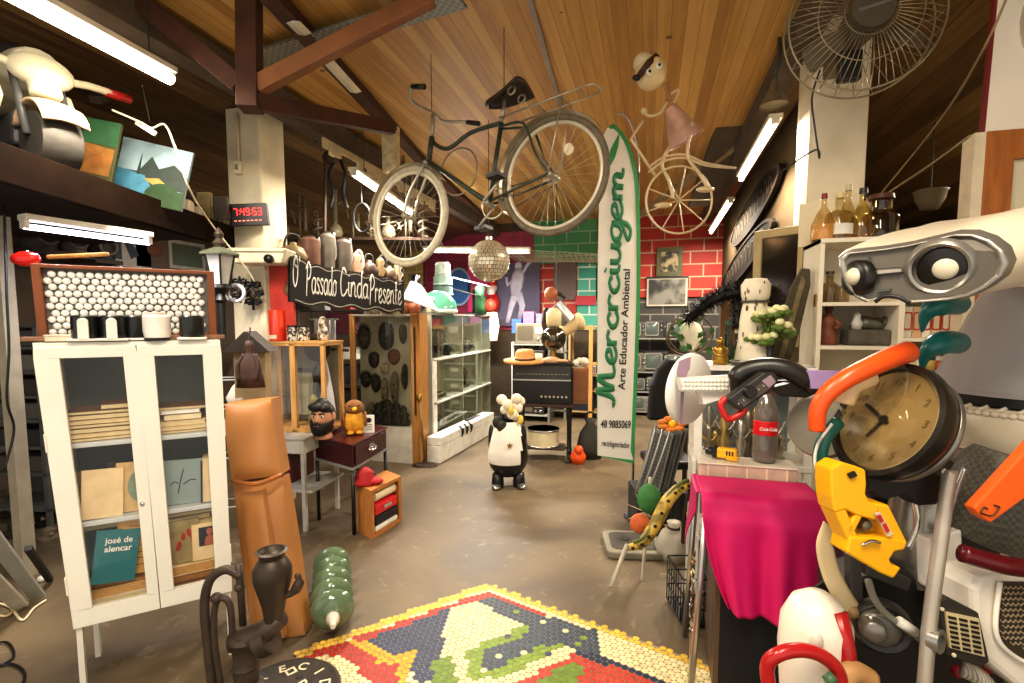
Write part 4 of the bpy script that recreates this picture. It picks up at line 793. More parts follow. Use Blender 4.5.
MB().tube(spline([Q(287, 592), Q(297, 588), Q(303, 578), Q(301, 570)], 4), [.014] * 5 + [.02] * 4 + [.012] * 4, 10).build('side_spout', IRON, pm, True)
# ---------------------------------------------------------------- string of glass insulators
p1, p0 = onZ(333, 621, .115), onZ(332, 558, .115); axv = (p0 - p1); L_ = axv.length; A = Matrix.Translation(p1) @ axv.to_track_quat('Z', 'Y').to_matrix().to_4x4()
gi = thing('insulator_string', 'string of green glass insulator discs lying on the floor by the mosaic', 'insulator', A)
GG = bpy.data.materials.new('green_glass'); GG.use_nodes = True; b_ = GG.node_tree.nodes['Principled BSDF']; b_.inputs['Base Color'].default_value = (.2, .3, .17, 1); b_.inputs['Roughness'].default_value = .08; b_.inputs['Transmission Weight'].default_value = .35; b_.inputs['Coat Weight'].default_value = .6
base = None
for i in range(5):
    if base is None: base = MB().lathe([(0, 0), (.035, 0), (.04, .02), (.075, .03), (.1, .06), (.105, .075), (.1, .08), (.085, .065), (.075, .075), (.06, .06), (.05, .07), (.035, .09), (.03, .12), (0, .12)], 30).build('glass_disc', GG, gi, 50); o = base
    else: o = base.copy(); col.objects.link(o); o.parent = gi
    o.location = (0, 0, .03 + i * .125)
MB().lathe([(0, -.05), (.012, -.05), (.016, -.02), (.03, .0), (.032, .04), (0, .04)], 16).build('porcelain_tip', mat('#d9d3c4', .4), gi, 50)
for i in range(4): MB().lathe([(.034, .14 + i * .125), (.038, .15 + i * .125), (.034, .165 + i * .125)], 16).build('metal_cap', mat('#6f7568', .4, .6), gi, True)
# ---------------------------------------------------------------- maroon drawer table
N, Lp, Rp = onZ(352, 445, .67), onZ(315, 436, .67), onZ(386, 428, .67)
u_, v_ = Rp - N, Lp - N
dk = thing('drawer_table', 'maroon drawer box with pull handle on thin black metal legs', 'table', T(N.x, N.y, 0)); MAR = mat('#3d1013', .35, 0, .15, 4)
def dq(a, b, z_): return (u_.x * a + v_.x * b, u_.y * a + v_.y * b, z_)
def dbox(a0, a1, b0, b1, z0, z1): return MB().hexa([dq(a0, b0, z0), dq(a1, b0, z0), dq(a1, b1, z0), dq(a0, b1, z0), dq(a0, b0, z1), dq(a1, b0, z1), dq(a1, b1, z1), dq(a0, b1, z1)])
dbox(0, 1, 0, 1, .50, .66).build('drawer_case', MAR, dk, bevel=.004); dbox(-.02, 1.02, -.02, 1.02, .66, .675).build('table_top', mat('#4a1416', .25), dk, bevel=.003)
f_ = dbox(.06, .94, -.025, 0, .515, .65).build('drawer_front', MAR, dk, bevel=.003)
hm = MB(); hm.tube(spline([dq(.40, -.03, .585), dq(.44, -.09, .575), dq(.56, -.09, .575), dq(.60, -.03, .585)], 5), .009, 8); hm.build('pull_handle', CHROME, f_, True); dbox(.42, .58, -.035, -.025, .565, .62).build('handle_plate', CHROME, f_)
dbox(-.02, 1.02, -.02, 1.02, .485, .50).build('metal_rim', GREY, dk)
for a, b in ((0.02, .02), (.98, .02), (.02, .98), (.98, .98)): MB().cyl(dq(a, b, 0), dq(a, b, .49), .014).build('leg', BLACK, dk, True)
mb = MB(); mb.tube([dq(.98, .02, .25), dq(.98, .98, .25)], .008, 6); mb.build('crossbar', BLACK, dk, True)
DT = T(N.x, N.y, 0)
def dtop(a, b, yaw=0): q = dq(a, b, .676); return DT @ T(*q) @ RZ(15.4 + yaw)
# mannequin head with black hair and beard
def manhead(M, s):
    t = thing('mannequin_bust', 'painted mannequin head with black hair and full black beard', 'mannequin head', M)
    SK = mat('#d09a78', .5, 0, .06); HB = mat('#15110f', .55, 0, .2, 40, .4)
    def hd(u, v):
        th, ph = pi * v, 2 * pi * u; x, y, z_ = sin(th) * cos(ph), sin(th) * sin(ph), -cos(th)
        X, Y, Z = .078 * x, .095 * y, .125 * z_
        if z_ < -.1: X *= 1 - .28 * (-z_ - .1); Y *= 1 - .15 * (-z_ - .1)
        if y < 0:
            g = max(0, -y); Y -= .022 * math.exp(-(x / .16) ** 2 - ((z_ + .12) / .16) ** 2) * g; Y += .008 * math.exp(-((abs(x) - .38) / .16) ** 2 - ((z_ - .08) / .12) ** 2); Y -= .008 * math.exp(-(x / .3) ** 2 - ((z_ + .45) / .08) ** 2)
        return (X, Y, Z + .165)
    MB().grid(hd, 36, 28, wrap=True).build('head', SK, t, True)
    MB().lathe([(0, 0), (.065, 0), (.062, .02), (.05, .06), (.05, .1), (0, .1)], 20).build('neck', SK, t, True)
    hair = MB().grid(lambda u, v: (1.12 * .078 * sin(pi * (.5 + .5 * v)) * cos(2 * pi * u), .012 + 1.1 * .098 * sin(pi * (.5 + .5 * v)) * sin(2 * pi * u) * (.86 if sin(2 * pi * u) < 0 else 1), .205 + .1 * -cos(pi * (.5 + .5 * v)) - (0 if sin(2 * pi * u) < -.2 else .07 * (1 - v))), 32, 10, wrap=True)
    hair.ball((-.02, -.07, .245), (.06, .04, .035)).ball((.04, -.06, .24), (.045, .04, .035)).build('hair', HB, t, True)
    mb = MB(); mb.grid(lambda u, v: (.079 * (1 - .25 * v) * sin(R(-115 + 230 * u)), -.01 - .088 * cos(R(-115 + 230 * u)) * (1 - .1 * v) - .012 * sin(pi * v), .125 - .085 * v + .02 * abs(2 * u - 1) ** 2 * 2), 24, 8); mb.build('beard', HB, t, True, solid=.012)
    MB().tube(spline([(-.035, -.103, .122), (0, -.112, .13), (.035, -.103, .122)], 5), .008, 8).build('moustache', HB, t, True)
    MB().tube([(-.018, -.1085, .112), (.018, -.1085, .112)], .006, 8).build('mouth', mat('#9c4a42', .4), t, True)
    for sx in (-1, 1):
        e = MB().ball((sx * .031, -.082, .178), (.014, .008, .009)).build('eye', mat('#f2ede2', .2), t, True); MB().ball((sx * .031, -.089, .178), (.006, .003, .007)).build('pupil', BLACK, e, True)
        MB().tube(spline([(sx * .012, -.093, .196), (sx * .03, -.095, .203), (sx * .05, -.083, .197)], 4), .005, 6).build('eyebrow', HB, t, True); MB().ball((sx * .08, .005, .165), (.012, .025, .035)).build('ear', SK, t, True)
    t.matrix_world = M @ Matrix.Scale(s, 4)
hq = onZ(324, 438, .676); manhead(fr(hq, -6), 1.0)
t = thing('plush_toy', 'yellow brown plush parrot sitting on the maroon table', 'toy', dtop(.46, .38, 20)); YP = mat('#d69a28', .8, 0, .3, 30, .4); BP = mat('#8a5a2c', .8, 0, .3, 30, .4)
MB().lathe([(0, 0), (.06, .005), (.085, .06), (.08, .12), (.05, .17), (0, .19)], 20).build('body', YP, t, True); MB().ball((0, -.01, .205), (.075, .07, .06)).build('head', BP, t, True); MB().ball((.0, -.075, .2), (.02, .03, .018)).build('beak', YELLOW, t, True)
for sx in (-1, 1): MB().ball((sx * .03, -.065, .225), .009).build('eye', BLACK, t, True); MB().ball((sx * .08, 0, .1), (.02, .05, .07)).build('wing', BP, t, True); MB().ball((sx * .035, -.07, .015), (.028, .04, .015)).build('foot', YP, t, True)
t = thing('price_card', 'small white printed card standing before the plush parrot', 'card', dtop(.6, .12, 10)); MB().box((0, 0, .07), (.085, .012, .14)).build('card_body', mat('#efece2', .5), t); MB().slab(ell(.022, .02, 14, 0, 0, .1), -.0085, -.006).build('printed_mark', BLACK, t)
mb = MB()
for i in range(4): mb.box((0, -.0065, .065 - .014 * i), (.055 - .008 * (i % 2), .002, .005))
mb.build('printed_lines', DGREY, t)
# ---------------------------------------------------------------- crate with red and white things
c0, c1, c2 = onZ(372, 540, 0), onZ(402, 521, 0), onZ(357, 531, 0); u_, v_ = c1 - c0, c2 - c0; CH = .36
cr = thing('wooden_crate', 'open pine crate on the floor packed with red and white goods', 'crate', T(c0.x, c0.y, 0)); CRW = mat('#b97b3e', .5, 0, .25, 6, 0, .4, (8, 8, 1))
dbox(0, .09, 0, 1, 0, CH).build('side_panel', CRW, cr, bevel=.003); dbox(.91, 1, 0, 1, 0, CH).build('side_panel', CRW, cr, bevel=.003); dbox(.09, .91, 0, 1, 0, .03).build('bottom_panel', CRW, cr); dbox(.09, .91, 0, 1, CH - .025, CH - .0).build('top_panel', CRW, cr); dbox(.09, .91, .9, 1, .03, CH - .025).build('rear_panel', CRW, cr)
CT = T(c0.x, c0.y, 0)
def crate_item(name, label, cat, z0, z1, c, extra=None, b0=.02, rnd=False):
    mb = dbox(.13, .87, b0, .85, z0, z1)
    o = mb.build(name, mat(c, .4), None, bevel=.012); o.matrix_world = CT; return tag(o, label, cat)
crate_item('white_folder', 'flat white folder at the bottom of the pine crate', 'folder', .031, .07, '#e9e4d8'); crate_item('black_case', 'black flat case above the white folder in the crate', 'case', .075, .145, '#191617')
t = crate_item('red_tin', 'bright red tin box with chrome clasp in the crate', 'tin', .15, .225, '#d4252b'); dbox(.4, .65, -.01, .02, .18, .205).build('clasp', CHROME, t)
mb = MB(); mb.tube([dq(.16, .3, .275), dq(.84, .3, .275)], .04, 18); o = mb.build('paper_roll', mat('#ecdcb4', .6), None, 40); o.matrix_world = CT; tag(o, 'cream paper roll lying at the top inside the crate', 'roll')
t = thing('red_cloth', 'crumpled red cloth heaped on crate\'s back edge under the table', 'cloth', CT @ T(*dq(.15, .7, CH + .001))); MB().lathe([(.09, 0), (.1, .02), (.06, .06), (.065, .085), (.02, .12), (0, .12)], 9).build('cloth_heap', mat('#a81b22', .7), t, True); MB().ball((.08, .01, .025), (.06, .05, .025)).build('cloth_end', mat('#a81b22', .7), t, True)
# ---------------------------------------------------------------- mask cabinet and glass display case along the left of the hall
random.seed(21)
MX0, MX1, MY = -3.22, -2.40, 4.90
mc = thing('mask_cabinet', 'tall glass fronted cabinet hung with carved masks, oak posts at its edge', 'cabinet', T((MX0 + MX1) / 2, MY, 0))
wM = MX1 - MX0; OAK = mat('#b98547', .45, 0, .25, 5, 0, .4, (8, 8, 1)); BOARD = mat('#cdc5b0', .7, 0, .2, 4)
MB().box((0, .2, 1.0), (wM, .02, 1.22)).build('back_board', BOARD, mc); MB().box((0, .11, .2), (wM, .24, .40)).build('white_plinth', mat('#dcd8cb', .5), mc); MB().box((0, .1, 1.625), (wM, .24, .02)).build('roof_board', mat('#a8a294', .5), mc)
MB().box((wM / 2 - .035, 0, .82), (.07, .05, 1.64)).build('oak_post', OAK, mc, bevel=.004); MB().box((-wM / 2 + .03, 0, .82), (.05, .05, 1.62)).build('oak_post', OAK, mc, bevel=.004); MB().box((wM / 2 + .01, .1, .82), (.03, .2, 1.64)).build('oak_side', OAK, mc)
MB().box((wM / 2 - .02, -.03, 1.02), (.02, .012, .95)).build('dark_slot', DWOOD, mc); MB().box((0, -.01, 1.0), (wM - .12, .005, 1.2)).build('glass_pane', glass('#f6f7f2', .06), mc)
MM = mc.matrix_world
def mask(px, py, w_, h_, c, label, kind=0, c2='#2a211a'):
    p = onY(px, py, MY + .15); M = T(*p); t = thing('carved_mask', label, 'mask', M); m = mat(c, .6, 0, .3, 22, .1)
    def f(u, v):
        x, z = (2 * u - 1), (2 * v - 1); tp = 1 - (.35 if kind != 1 else .1) * max(0, -z) ** 1.6
        a = x * pi / 2 * .98; X = sin(a) * w_ / 2 * tp * sqrt(max(.02, 1 - abs(z) ** 3.2)); Y = -cos(a) * .07 * sqrt(max(.0, 1 - z * z * .9)) + .03
        Y += .018 * (math.exp(-((abs(x) - .38) / .17) ** 2 - ((z - .2) / .12) ** 2)); return (X, Y, z * h_ / 2)
    MB().grid(f, 18, 18).build('face', m, t, True, solid=.006)
    MB().hexa([(-.016, -.055, -h_ * .08), (.016, -.055, -h_ * .08), (.016, -.01, -h_ * .08), (-.016, -.01, -h_ * .08), (-.006, -.045, h_ * .16), (.006, -.045, h_ * .16), (.006, -.01, h_ * .16), (-.006, -.01, h_ * .16)]).build('nose', m, t, bevel=.003)
    for sx in (-1, 1): MB().ball((sx * w_ * .19, -.036, h_ * .11), (w_ * .09, .012, h_ * .03)).build('eye', mat(c2, .5), t, True)
    MB().ball((0, -.036, -h_ * .24), (w_ * .15, .014, h_ * .04)).build('mouth', mat('#7a2a1c' if kind == 2 else c2, .5), t, True)
    if kind == 3:
        mb = MB()
        for k in range(9): a = R(20 + 140 * k / 8); mb.cyl((cos(a) * w_ * .45, 0, sin(a) * h_ * .4), (cos(a) * w_ * .72, .01, sin(a) * h_ * .66), .012, .004, 8)
        mb.build('crest', mat('#3a2a1c', .7), t, True)
    return t
mask(363, 338, .16, .27, '#4d3d2d', 'dark brown crested mask in the upper corner of the mask cabinet by the black sign', 3)
mask(385, 336, .19, .32, '#4a473a', 'large plain olive shield shaped mask in the mask cabinet\'s top row', 1)
mask(402, 334, .09, .22, '#5a4632', 'narrow brown mask next to the oak post, top row')
mask(373, 360, .13, .19, '#3a2b20', 'round black brown mask in second row under the crested one')
mask(393, 357, .15, .18, '#8a5a50', 'reddish painted mask in the second row', 2); mask(384, 369, .11, .14, '#c8b9a5', 'small white faced mask between the reddish and dark masks', 2, '#7a1c18')
mask(365, 380, .13, .18, '#231b16', 'black mask with a round face in the third row, outer end', 3); mask(375, 384, .11, .2, '#2a2019', 'black horned mask beside the round black mask', 3); mask(394, 388, .1, .38, '#8b8068', 'long narrow pale wooden mask hanging vertically', 0)
mask(384, 391, .09, .3, '#9b9076', 'pale beige slim mask beside the long narrow one'); mask(404, 377, .07, .3, '#2d241d', 'tall dark sliver of a mask against the oak post'); mask(370, 412, .1, .22, '#7d735d', 'pale grey brown mask low in the mask cabinet'); mask(381, 408, .07, .17, '#4e4030', 'small brown mask low in the mask cabinet')
for i, (px, py, s) in enumerate(((388, 438, .14), (397, 446, .13), (379, 446, .12), (404, 434, .11))):
    t = thing('carved_figure', ['dark seated carved figure at the cabinet bottom', 'black rounded carved figure beside the seated one', 'small dark carved animal figure at the cabinet bottom', 'grey black carved figure against the oak post, bottom'][i], 'carving', T(*onY(px, py + 8, MY + .08))); t.matrix_world = T(t.matrix_world.translation.x, MY + .08, .402)
    MB().lathe([(0, 0), (s * .7, 0), (s * .8, s * .3), (s * .5, s * .7), (s * .65, s * 1.1), (s * .3, s * 1.4), (s * .4, s * 1.7), (s * .2, s * 2.0), (0, s * 2.05)], 14, sy=.6).build('figure_body', mat('#2c2622', .5, 0, .3, 20), t, True); MB().ball((0, -s * .35, s * 1.2), (s * .25, s * .3, s * .2)).build('arms', mat('#3a332c', .5), t, True)
# glass case facing the aisle (front at x = CXF)
CXF, Y0, Y1 = -2.33, 5.16, 7.3
gc = thing('display_case', 'long grey white display case with glass doors along the hall, holding old equipment', 'display case', T(CXF - .03, Y0, 0))
GCW = mat('#c5c4b2', .5, 0, .12, 3); LN = Y1 - Y0
MB().box((-.42, LN / 2, .82), (.02, LN, 1.6)).build('back_panel', mat('#e3e2d2', .6, 0, .12, 3), gc); MB().box((-.21, LN / 2, 1.64), (.44, LN, .022)).build('top_board', mat('#8a897d', .4), gc); MB().box((-.21, LN / 2, .06), (.42, LN, .12)).build('base', GCW, gc)
for y in (.01, .98, 1.75, LN - .01): MB().box((-.21, y, .82), (.42, .02, 1.62)).build('partition', GCW, gc)
MB().box((.005, .05, .56), (.03, .1, 1.12)).build('white_post', WHITE, gc)
for z_ in (1.12, .62): MB().box((-.2, LN / 2, z_), (.44, LN - .02, .022)).build('shelf', mat('#e2e1d8', .4), gc)
for i, (y0, y1) in enumerate(((.02, .97), (.99, 1.74), (1.76, LN - .02))):
    for z0, z1 in ((.14, 1.1), (1.14, 1.62)): MB().box((0.005, (y0 + y1) / 2, (z0 + z1) / 2), (.004, y1 - y0, z1 - z0)).build('glass_door', glass('#f4f6f0', .06), gc)
GC = gc.matrix_world
def device(x, y, z_, w_, h_, kind, label, c='#24221f', cat='device'):
    """old camera / radio / meter facing +x"""
    M = GC @ T(x, y, z_) @ RZ(90)
    t = thing(['film_projector', 'camera', 'table_fan', 'sewing_machine', 'typewriter', 'radio'][kind], label, cat, M); m = mat(c, .45, .1, .25, 20)
    if kind == 0:
        MB().box((0, 0, h_ * .45), (w_, w_ * .7, h_ * .9)).build('body', m, t, bevel=.01)
        for q in (-1, 1): MB().lathe([(0, -.02), (w_ * .3, -.02), (w_ * .3, .02), (0, .02)], 20, T(q * w_ * .25, -w_ * .37, h_ * .7) @ RX(90)).build('reel', mat('#77736a', .4, .5), t)
        MB().cyl((0, -w_ * .35, h_ * .3), (0, -w_ * .55, h_ * .3), w_ * .14).build('lens', BLACK, t, True)
    elif kind == 1:
        MB().box((0, 0, h_ / 2), (w_, w_ * .5, h_)).build('body', m, t, bevel=.008); MB().lathe([(w_ * .25, 0), (w_ * .25, .05), (w_ * .18, .06), (0, .05)], 20, T(0, -w_ * .25, h_ / 2) @ RX(90)).build('lens', mat('#5d5a55', .3, .5), t, 40); MB().box((0, 0, h_ * 1.1), (w_ * .3, w_ * .3, h_ * .25)).build('viewfinder', m, t, bevel=.004)
    elif kind == 2:
        MB().lathe([(w_ * .3, 0), (w_ * .28, .03), (.02, .05), (.018, h_ * .5), (0, h_ * .5)], 20).build('base', m, t, 40); mb = MB()
        for r_ in (.2, .35, .48): mb.torus((0, -.04, h_ * .6), w_ * r_, .005, 24, 6)
        for k in range(12): a = 2 * pi * k / 12; mb.cyl((0, -.05, h_ * .6), (w_ * .48 * cos(a), -.04, h_ * .6 + w_ * .48 * sin(a)), .003, n=5)
        mb.build('guard', STEEL, t, True); mb = MB()
        for k in range(3): mb.ball((w_ * .22 * cos(2.1 * k), 0, h_ * .6 + w_ * .22 * sin(2.1 * k)), (w_ * .17, .008, w_ * .14), 10)
        mb.build('blades', m, t, True)
    elif kind == 3:
        MB().box((0, 0, .015), (w_, w_ * .4, .03)).build('base', m, t, bevel=.004); MB().tube(spline([(w_ * .35, 0, .03), (w_ * .35, 0, h_ * .7), (.1 * w_, 0, h_ * .85), (-w_ * .35, 0, h_ * .8), (-w_ * .38, 0, h_ * .3)], 5), [.04] * 8 + [.03] * 13, 10).build('arm', m, t, True); MB().lathe([(0, -.015), (w_ * .16, -.015), (w_ * .16, .015), (0, .015)], 18, T(w_ * .48, 0, h_ * .65) @ RY(90)).build('handwheel', CHROME, t)
    elif kind == 4:
        MB().hexa([(-w_ / 2, -w_ * .4, 0), (w_ / 2, -w_ * .4, 0), (w_ / 2, w_ * .4, 0), (-w_ / 2, w_ * .4, 0), (-w_ / 2, -w_ * .35, h_ * .3), (w_ / 2, -w_ * .35, h_ * .3), (w_ / 2, w_ * .3, h_ * .9), (-w_ / 2, w_ * .3, h_ * .9)]).build('body', m, t, bevel=.01); MB().cyl((-w_ * .6, w_ * .2, h_), (w_ * .6, w_ * .2, h_), .025).build('platen', BLACK, t, True)
        mb = MB()
        for r_ in range(3):
            for k in range(8): mb.cyl((-w_ * .4 + k * w_ * .11, -w_ * .3 + r_ * .04, h_ * .33 + .03 * r_), (-w_ * .4 + k * w_ * .11, -w_ * .3 + r_ * .04, h_ * .33 + .012 + .03 * r_), .011, n=8)
        mb.build('keyboard', mat('#cfc7b2', .4), t)
    else:
        MB().box((0, 0, h_ / 2), (w_, w_ * .35, h_)).build('body', m, t, bevel=.01); MB().slab(ell(h_ * .33, h_ * .33, 20, 0, -w_ * .22, h_ * .5), -w_ * .185, -w_ * .175).build('speaker', BLACK, t); MB().box((w_ * .2, -w_ * .178, h_ * .62), (w_ * .4, .008, h_ * .3)).build('dial', mat('#b9ab84', .3), t)
        for q in (.1, .3): MB().cyl((w_ * q, -w_ * .17, h_ * .22), (w_ * q, -w_ * .21, h_ * .22), .015, n=12).build('knob', CHROME, t, True)
    return t
device(-.2, .32, 1.132, .34, .34, 0, 'black film projector with two reels on the display case\'s upper shelf'); device(-.12, .72, 1.132, .16, .1, 1, 'small black camera on the upper shelf beside the film projector'); device(-.12, 1.25, 1.132, .18, .12, 1, 'black camera alone in the middle upper compartment'); device(-.15, 1.5, 1.132, .16, .16, 1, 'pale lens camera at the far end of the middle upper compartment', '#8a8578')
device(-.2, .4, .632, .36, .13, 4, 'black typewriter on the case\'s middle shelf nearest the white post'); device(-.2, .45, .122, .4, .3, 3, 'dark sewing machine at the bottom of the case, first compartment', '#2a2622'); device(-.2, 1.38, .632, .36, .3, 3, 'black sewing machine in the second compartment\'s middle shelf'); device(-.2, 1.35, .122, .32, .36, 2, 'old round table fan in the second compartment bottom', '#3d3a36')
device(-.2, 1.94, .632, .33, .34, 5, 'dark radio in the last compartment of the display case'); device(-.2, 1.94, 1.132, .33, .32, 5, 'black radio in the last upper compartment of the case', '#1d1c1b'); device(-.2, 1.94, .122, .3, .42, 2, 'black table fan at the bottom of the last compartment', '#1f1e1d')
# long white box on the floor, tied in the middle
wb0, wb1 = onZ(428, 463, 0), onZ(484, 432, 0); dr = (wb1 - wb0); L_ = dr.length
wb = thing('long_box', 'long white two-tier box lying on the floor before the display case', 'box', T(*wb0) @ RZ(math.degrees(atan2(dr.y, dr.x))))
MB().box((L_ / 2, -.07, .10), (L_, .16, .19)).build('box_body', WHITE, wb, bevel=.006); MB().box((L_ / 2, -.07, .245), (L_ * .99, .17, .09)).build('lid', WHITE, wb, bevel=.006); mb = MB()
for x in (.34, .42, .5): mb.tube(spline([(L_ * x, -.16, .22), (L_ * x - .03, -.17, .28), (L_ * x + .01, -.12, .305), (L_ * x + .03, -.165, .26), (L_ * x - .01, -.162, .19)], 4), .009, 6)
mb.build('cords', BLACK, wb, True); MB().box((L_ * .7, -.04, .297), (.4, .05, .015)).build('dark_strip', DGREY, wb)
t = thing('iron_stand', 'small dark iron stand with brass rod at the foot of the white post', 'stand', FZ(425, 466, 0)); MB().lathe([(0, 0), (.14, 0), (.12, .025), (.03, .04), (.02, .08), (0, .08)], 20, sy=.6).build('base', IRON, t, 40); MB().cyl((0, 0, .06), (-.05, 0, .72), .014).build('rod', mat('#8c6b3a', .4, .3), t, True); MB().ball((-.05, 0, .74), (.03, .03, .05)).build('knob', BRASS, t, True)
# ---------------------------------------------------------------- things on top of the cabinets
def onC(y, x=-.15, z_=1.652): return GC @ T(x, y, z_)
t = thing('glass_dome', 'pale green glass dome lamp shade lying on the display case', 'lamp shade', GC @ T(-.12, .45, 1.70)); MB().lathe([(.24, -.04), (.24, .0), (.22, .1), (.15, .18), (.06, .22), (0, .225)], 26).build('shade_glass', mat('#5fa58a', .2, 0, .15, 4), t, True, solid=.006); MB().lathe([(.245, -.045), (.25, -.02), (.24, .0)], 26).build('rim', mat('#d7e5d8', .3), t, True)
t = thing('camera_set', 'two-lens black and white camera on the oak cabinet edge', 'camera', GC @ T(-.22, .1, 1.655) @ RZ(15)); MB().box((0, 0, .09), (.36, .18, .18)).build('body', mat('#b9b19c', .5), t, bevel=.01)
for q in (-.08, .06): MB().lathe([(.06, 0), (.06, .03), (.04, .035), (0, .02)], 18, T(q, -.09, .08) @ RX(90)).build('lens', BLACK, t, 40)
t = thing('jar_tower', 'stack of clear glass jars and black tins with a bright lamp on top', 'stack', onC(.55, -.28, 1.655)); z_ = 0
t = None
for i, (h_, r_, c) in enumerate(((.14, .11, '#4d544e'), (.1, .13, '#1e2422'), (.13, .13, '#6f807a'), (.13, .125, '#9fb5ac'), (.17, .1, '#dfe9e0'))):
    q = thing('glass_jar', ['grey green jar at the bottom of the jar tower on the display case', 'black banded jar second in the jar tower', 'dull green glass jar in the middle of the jar tower', 'pale green glass jar fourth in the jar tower', 'clear glass jar topping the tower under the far tube light'][i], 'jar', onC(.95, -.26, 1.655 + z_))
    MB().lathe([(0, 0), (r_, 0), (r_, h_ * .85), (r_ * .85, h_ * .9), (r_ * .85, h_ * .97), (0, h_ * .97)], 22).build('jar_body', mat(c, .15, 0, .2, 14), q, 40); MB().lathe([(r_ * 1.03, h_ * .03), (r_ * 1.06, h_ * .1), (r_ * 1.03, h_ * .17)], 22).build('jar_rim', mat('#c9d6cd', .2), q, True); z_ += h_
bpy.data.objects.remove(bpy.data.objects['jar_tower'])
t = thing('music_stand', 'black desk stand with slanted trays on the display case', 'stand', onC(1.55, -.05, 1.655)); MB().cyl((0, 0, 0), (0, 0, .34), .018).build('stem', BLACK, t, True); MB().lathe([(0, 0), (.14, 0), (.14, .02), (0, .02)], 16).build('base', BLACK, t)
for i, z_ in enumerate((.3, .46)): MB().box((0, 0, 0), (.5, .3, .015), T(-.05, 0, z_) @ RY(14)).build('tray', [BLACK, mat('#cfcfd3', .4)][i], t, bevel=.003)
MB().cyl((-.05, 0, .3), (-.05, 0, .47), .012).build('link', BLACK, t)
t = thing('white_lampshade', 'white angled metal shade at the end of the black sign', 'lamp shade', FW(421, 297, 5.2, 0, 0, 20)); MB().hexa([(-.16, -.1, -.08), (.22, -.1, -.08), (.22, .12, -.08), (-.16, .12, -.08), (-.14, -.08, .12), (-.06, -.08, .12), (-.06, .1, .12), (-.14, .1, .12)]).build('shade', mat('#e9eaec', .3, 0, .04), t, bevel=.01); MB().cyl((-.1, 0, .1), (-.1, 0, .2), .02).build('shade_neck', STEEL, t, True)
# ---------------------------------------------------------------- black lettered sign
sgA, sgB = W(289, 282, 3.85), W(403, 296, 4.9); dv = sgB - sgA; Ls = dv.length
sg = thing('painted_sign', 'long black wavy edged sign with white handwritten lettering above the mask cabinet', 'sign', T(*((sgA + sgB) / 2)) @ RZ(math.degrees(atan2(dv.y, dv.x))) @ RY(math.degrees(math.asin(-dv.z / Ls))))
top, bot = [], []
for i in range(31):
    x = -Ls / 2 + Ls * i / 30; top.append((x, .165 + .012 * sin(i * 1.3) + (.03 if i < 4 else 0) - .03 * (i / 30))); bot.append((x, -.165 + .015 * sin(i * .9 + 1)))
MB().slab(bot + top[::-1], -.015, .015).build('sign_board', mat('#141414', .5, 0, .3), sg)
mb = MB(); e1 = [(x, -.017, z - .02) for x, z in top[1:-1]]; e2 = [(x, -.017, z + .02) for x, z in bot[1:-1]]; mb.tube(e1, .004, 5, flat=(0, 1, 0)); mb.tube(e2, .004, 5, flat=(0, 1, 0)); mb.build('outline_stroke', mat('#bdb7a6', .6), sg)
for s_, xa, xb, z_ in (("O' ", -.97, -.82, -.03), ('Passado', -.78, -.30, -.07), ('Ainda', -.25, .26, -.065), ('Presente', .28, .94, -.09)):
    wd = sum(LET[q][0] for q in s_); h_ = (xb - xa) * Ls / 2 / wd; hh = .125
    o, ww = script(s_, hh, .0105, mat('#f2efe6', .6), sg, T(xa * Ls / 2, -.018, z_) @ Matrix.Scale((xb - xa) * Ls / 2 / (wd * hh), 4, (1, 0, 0)))
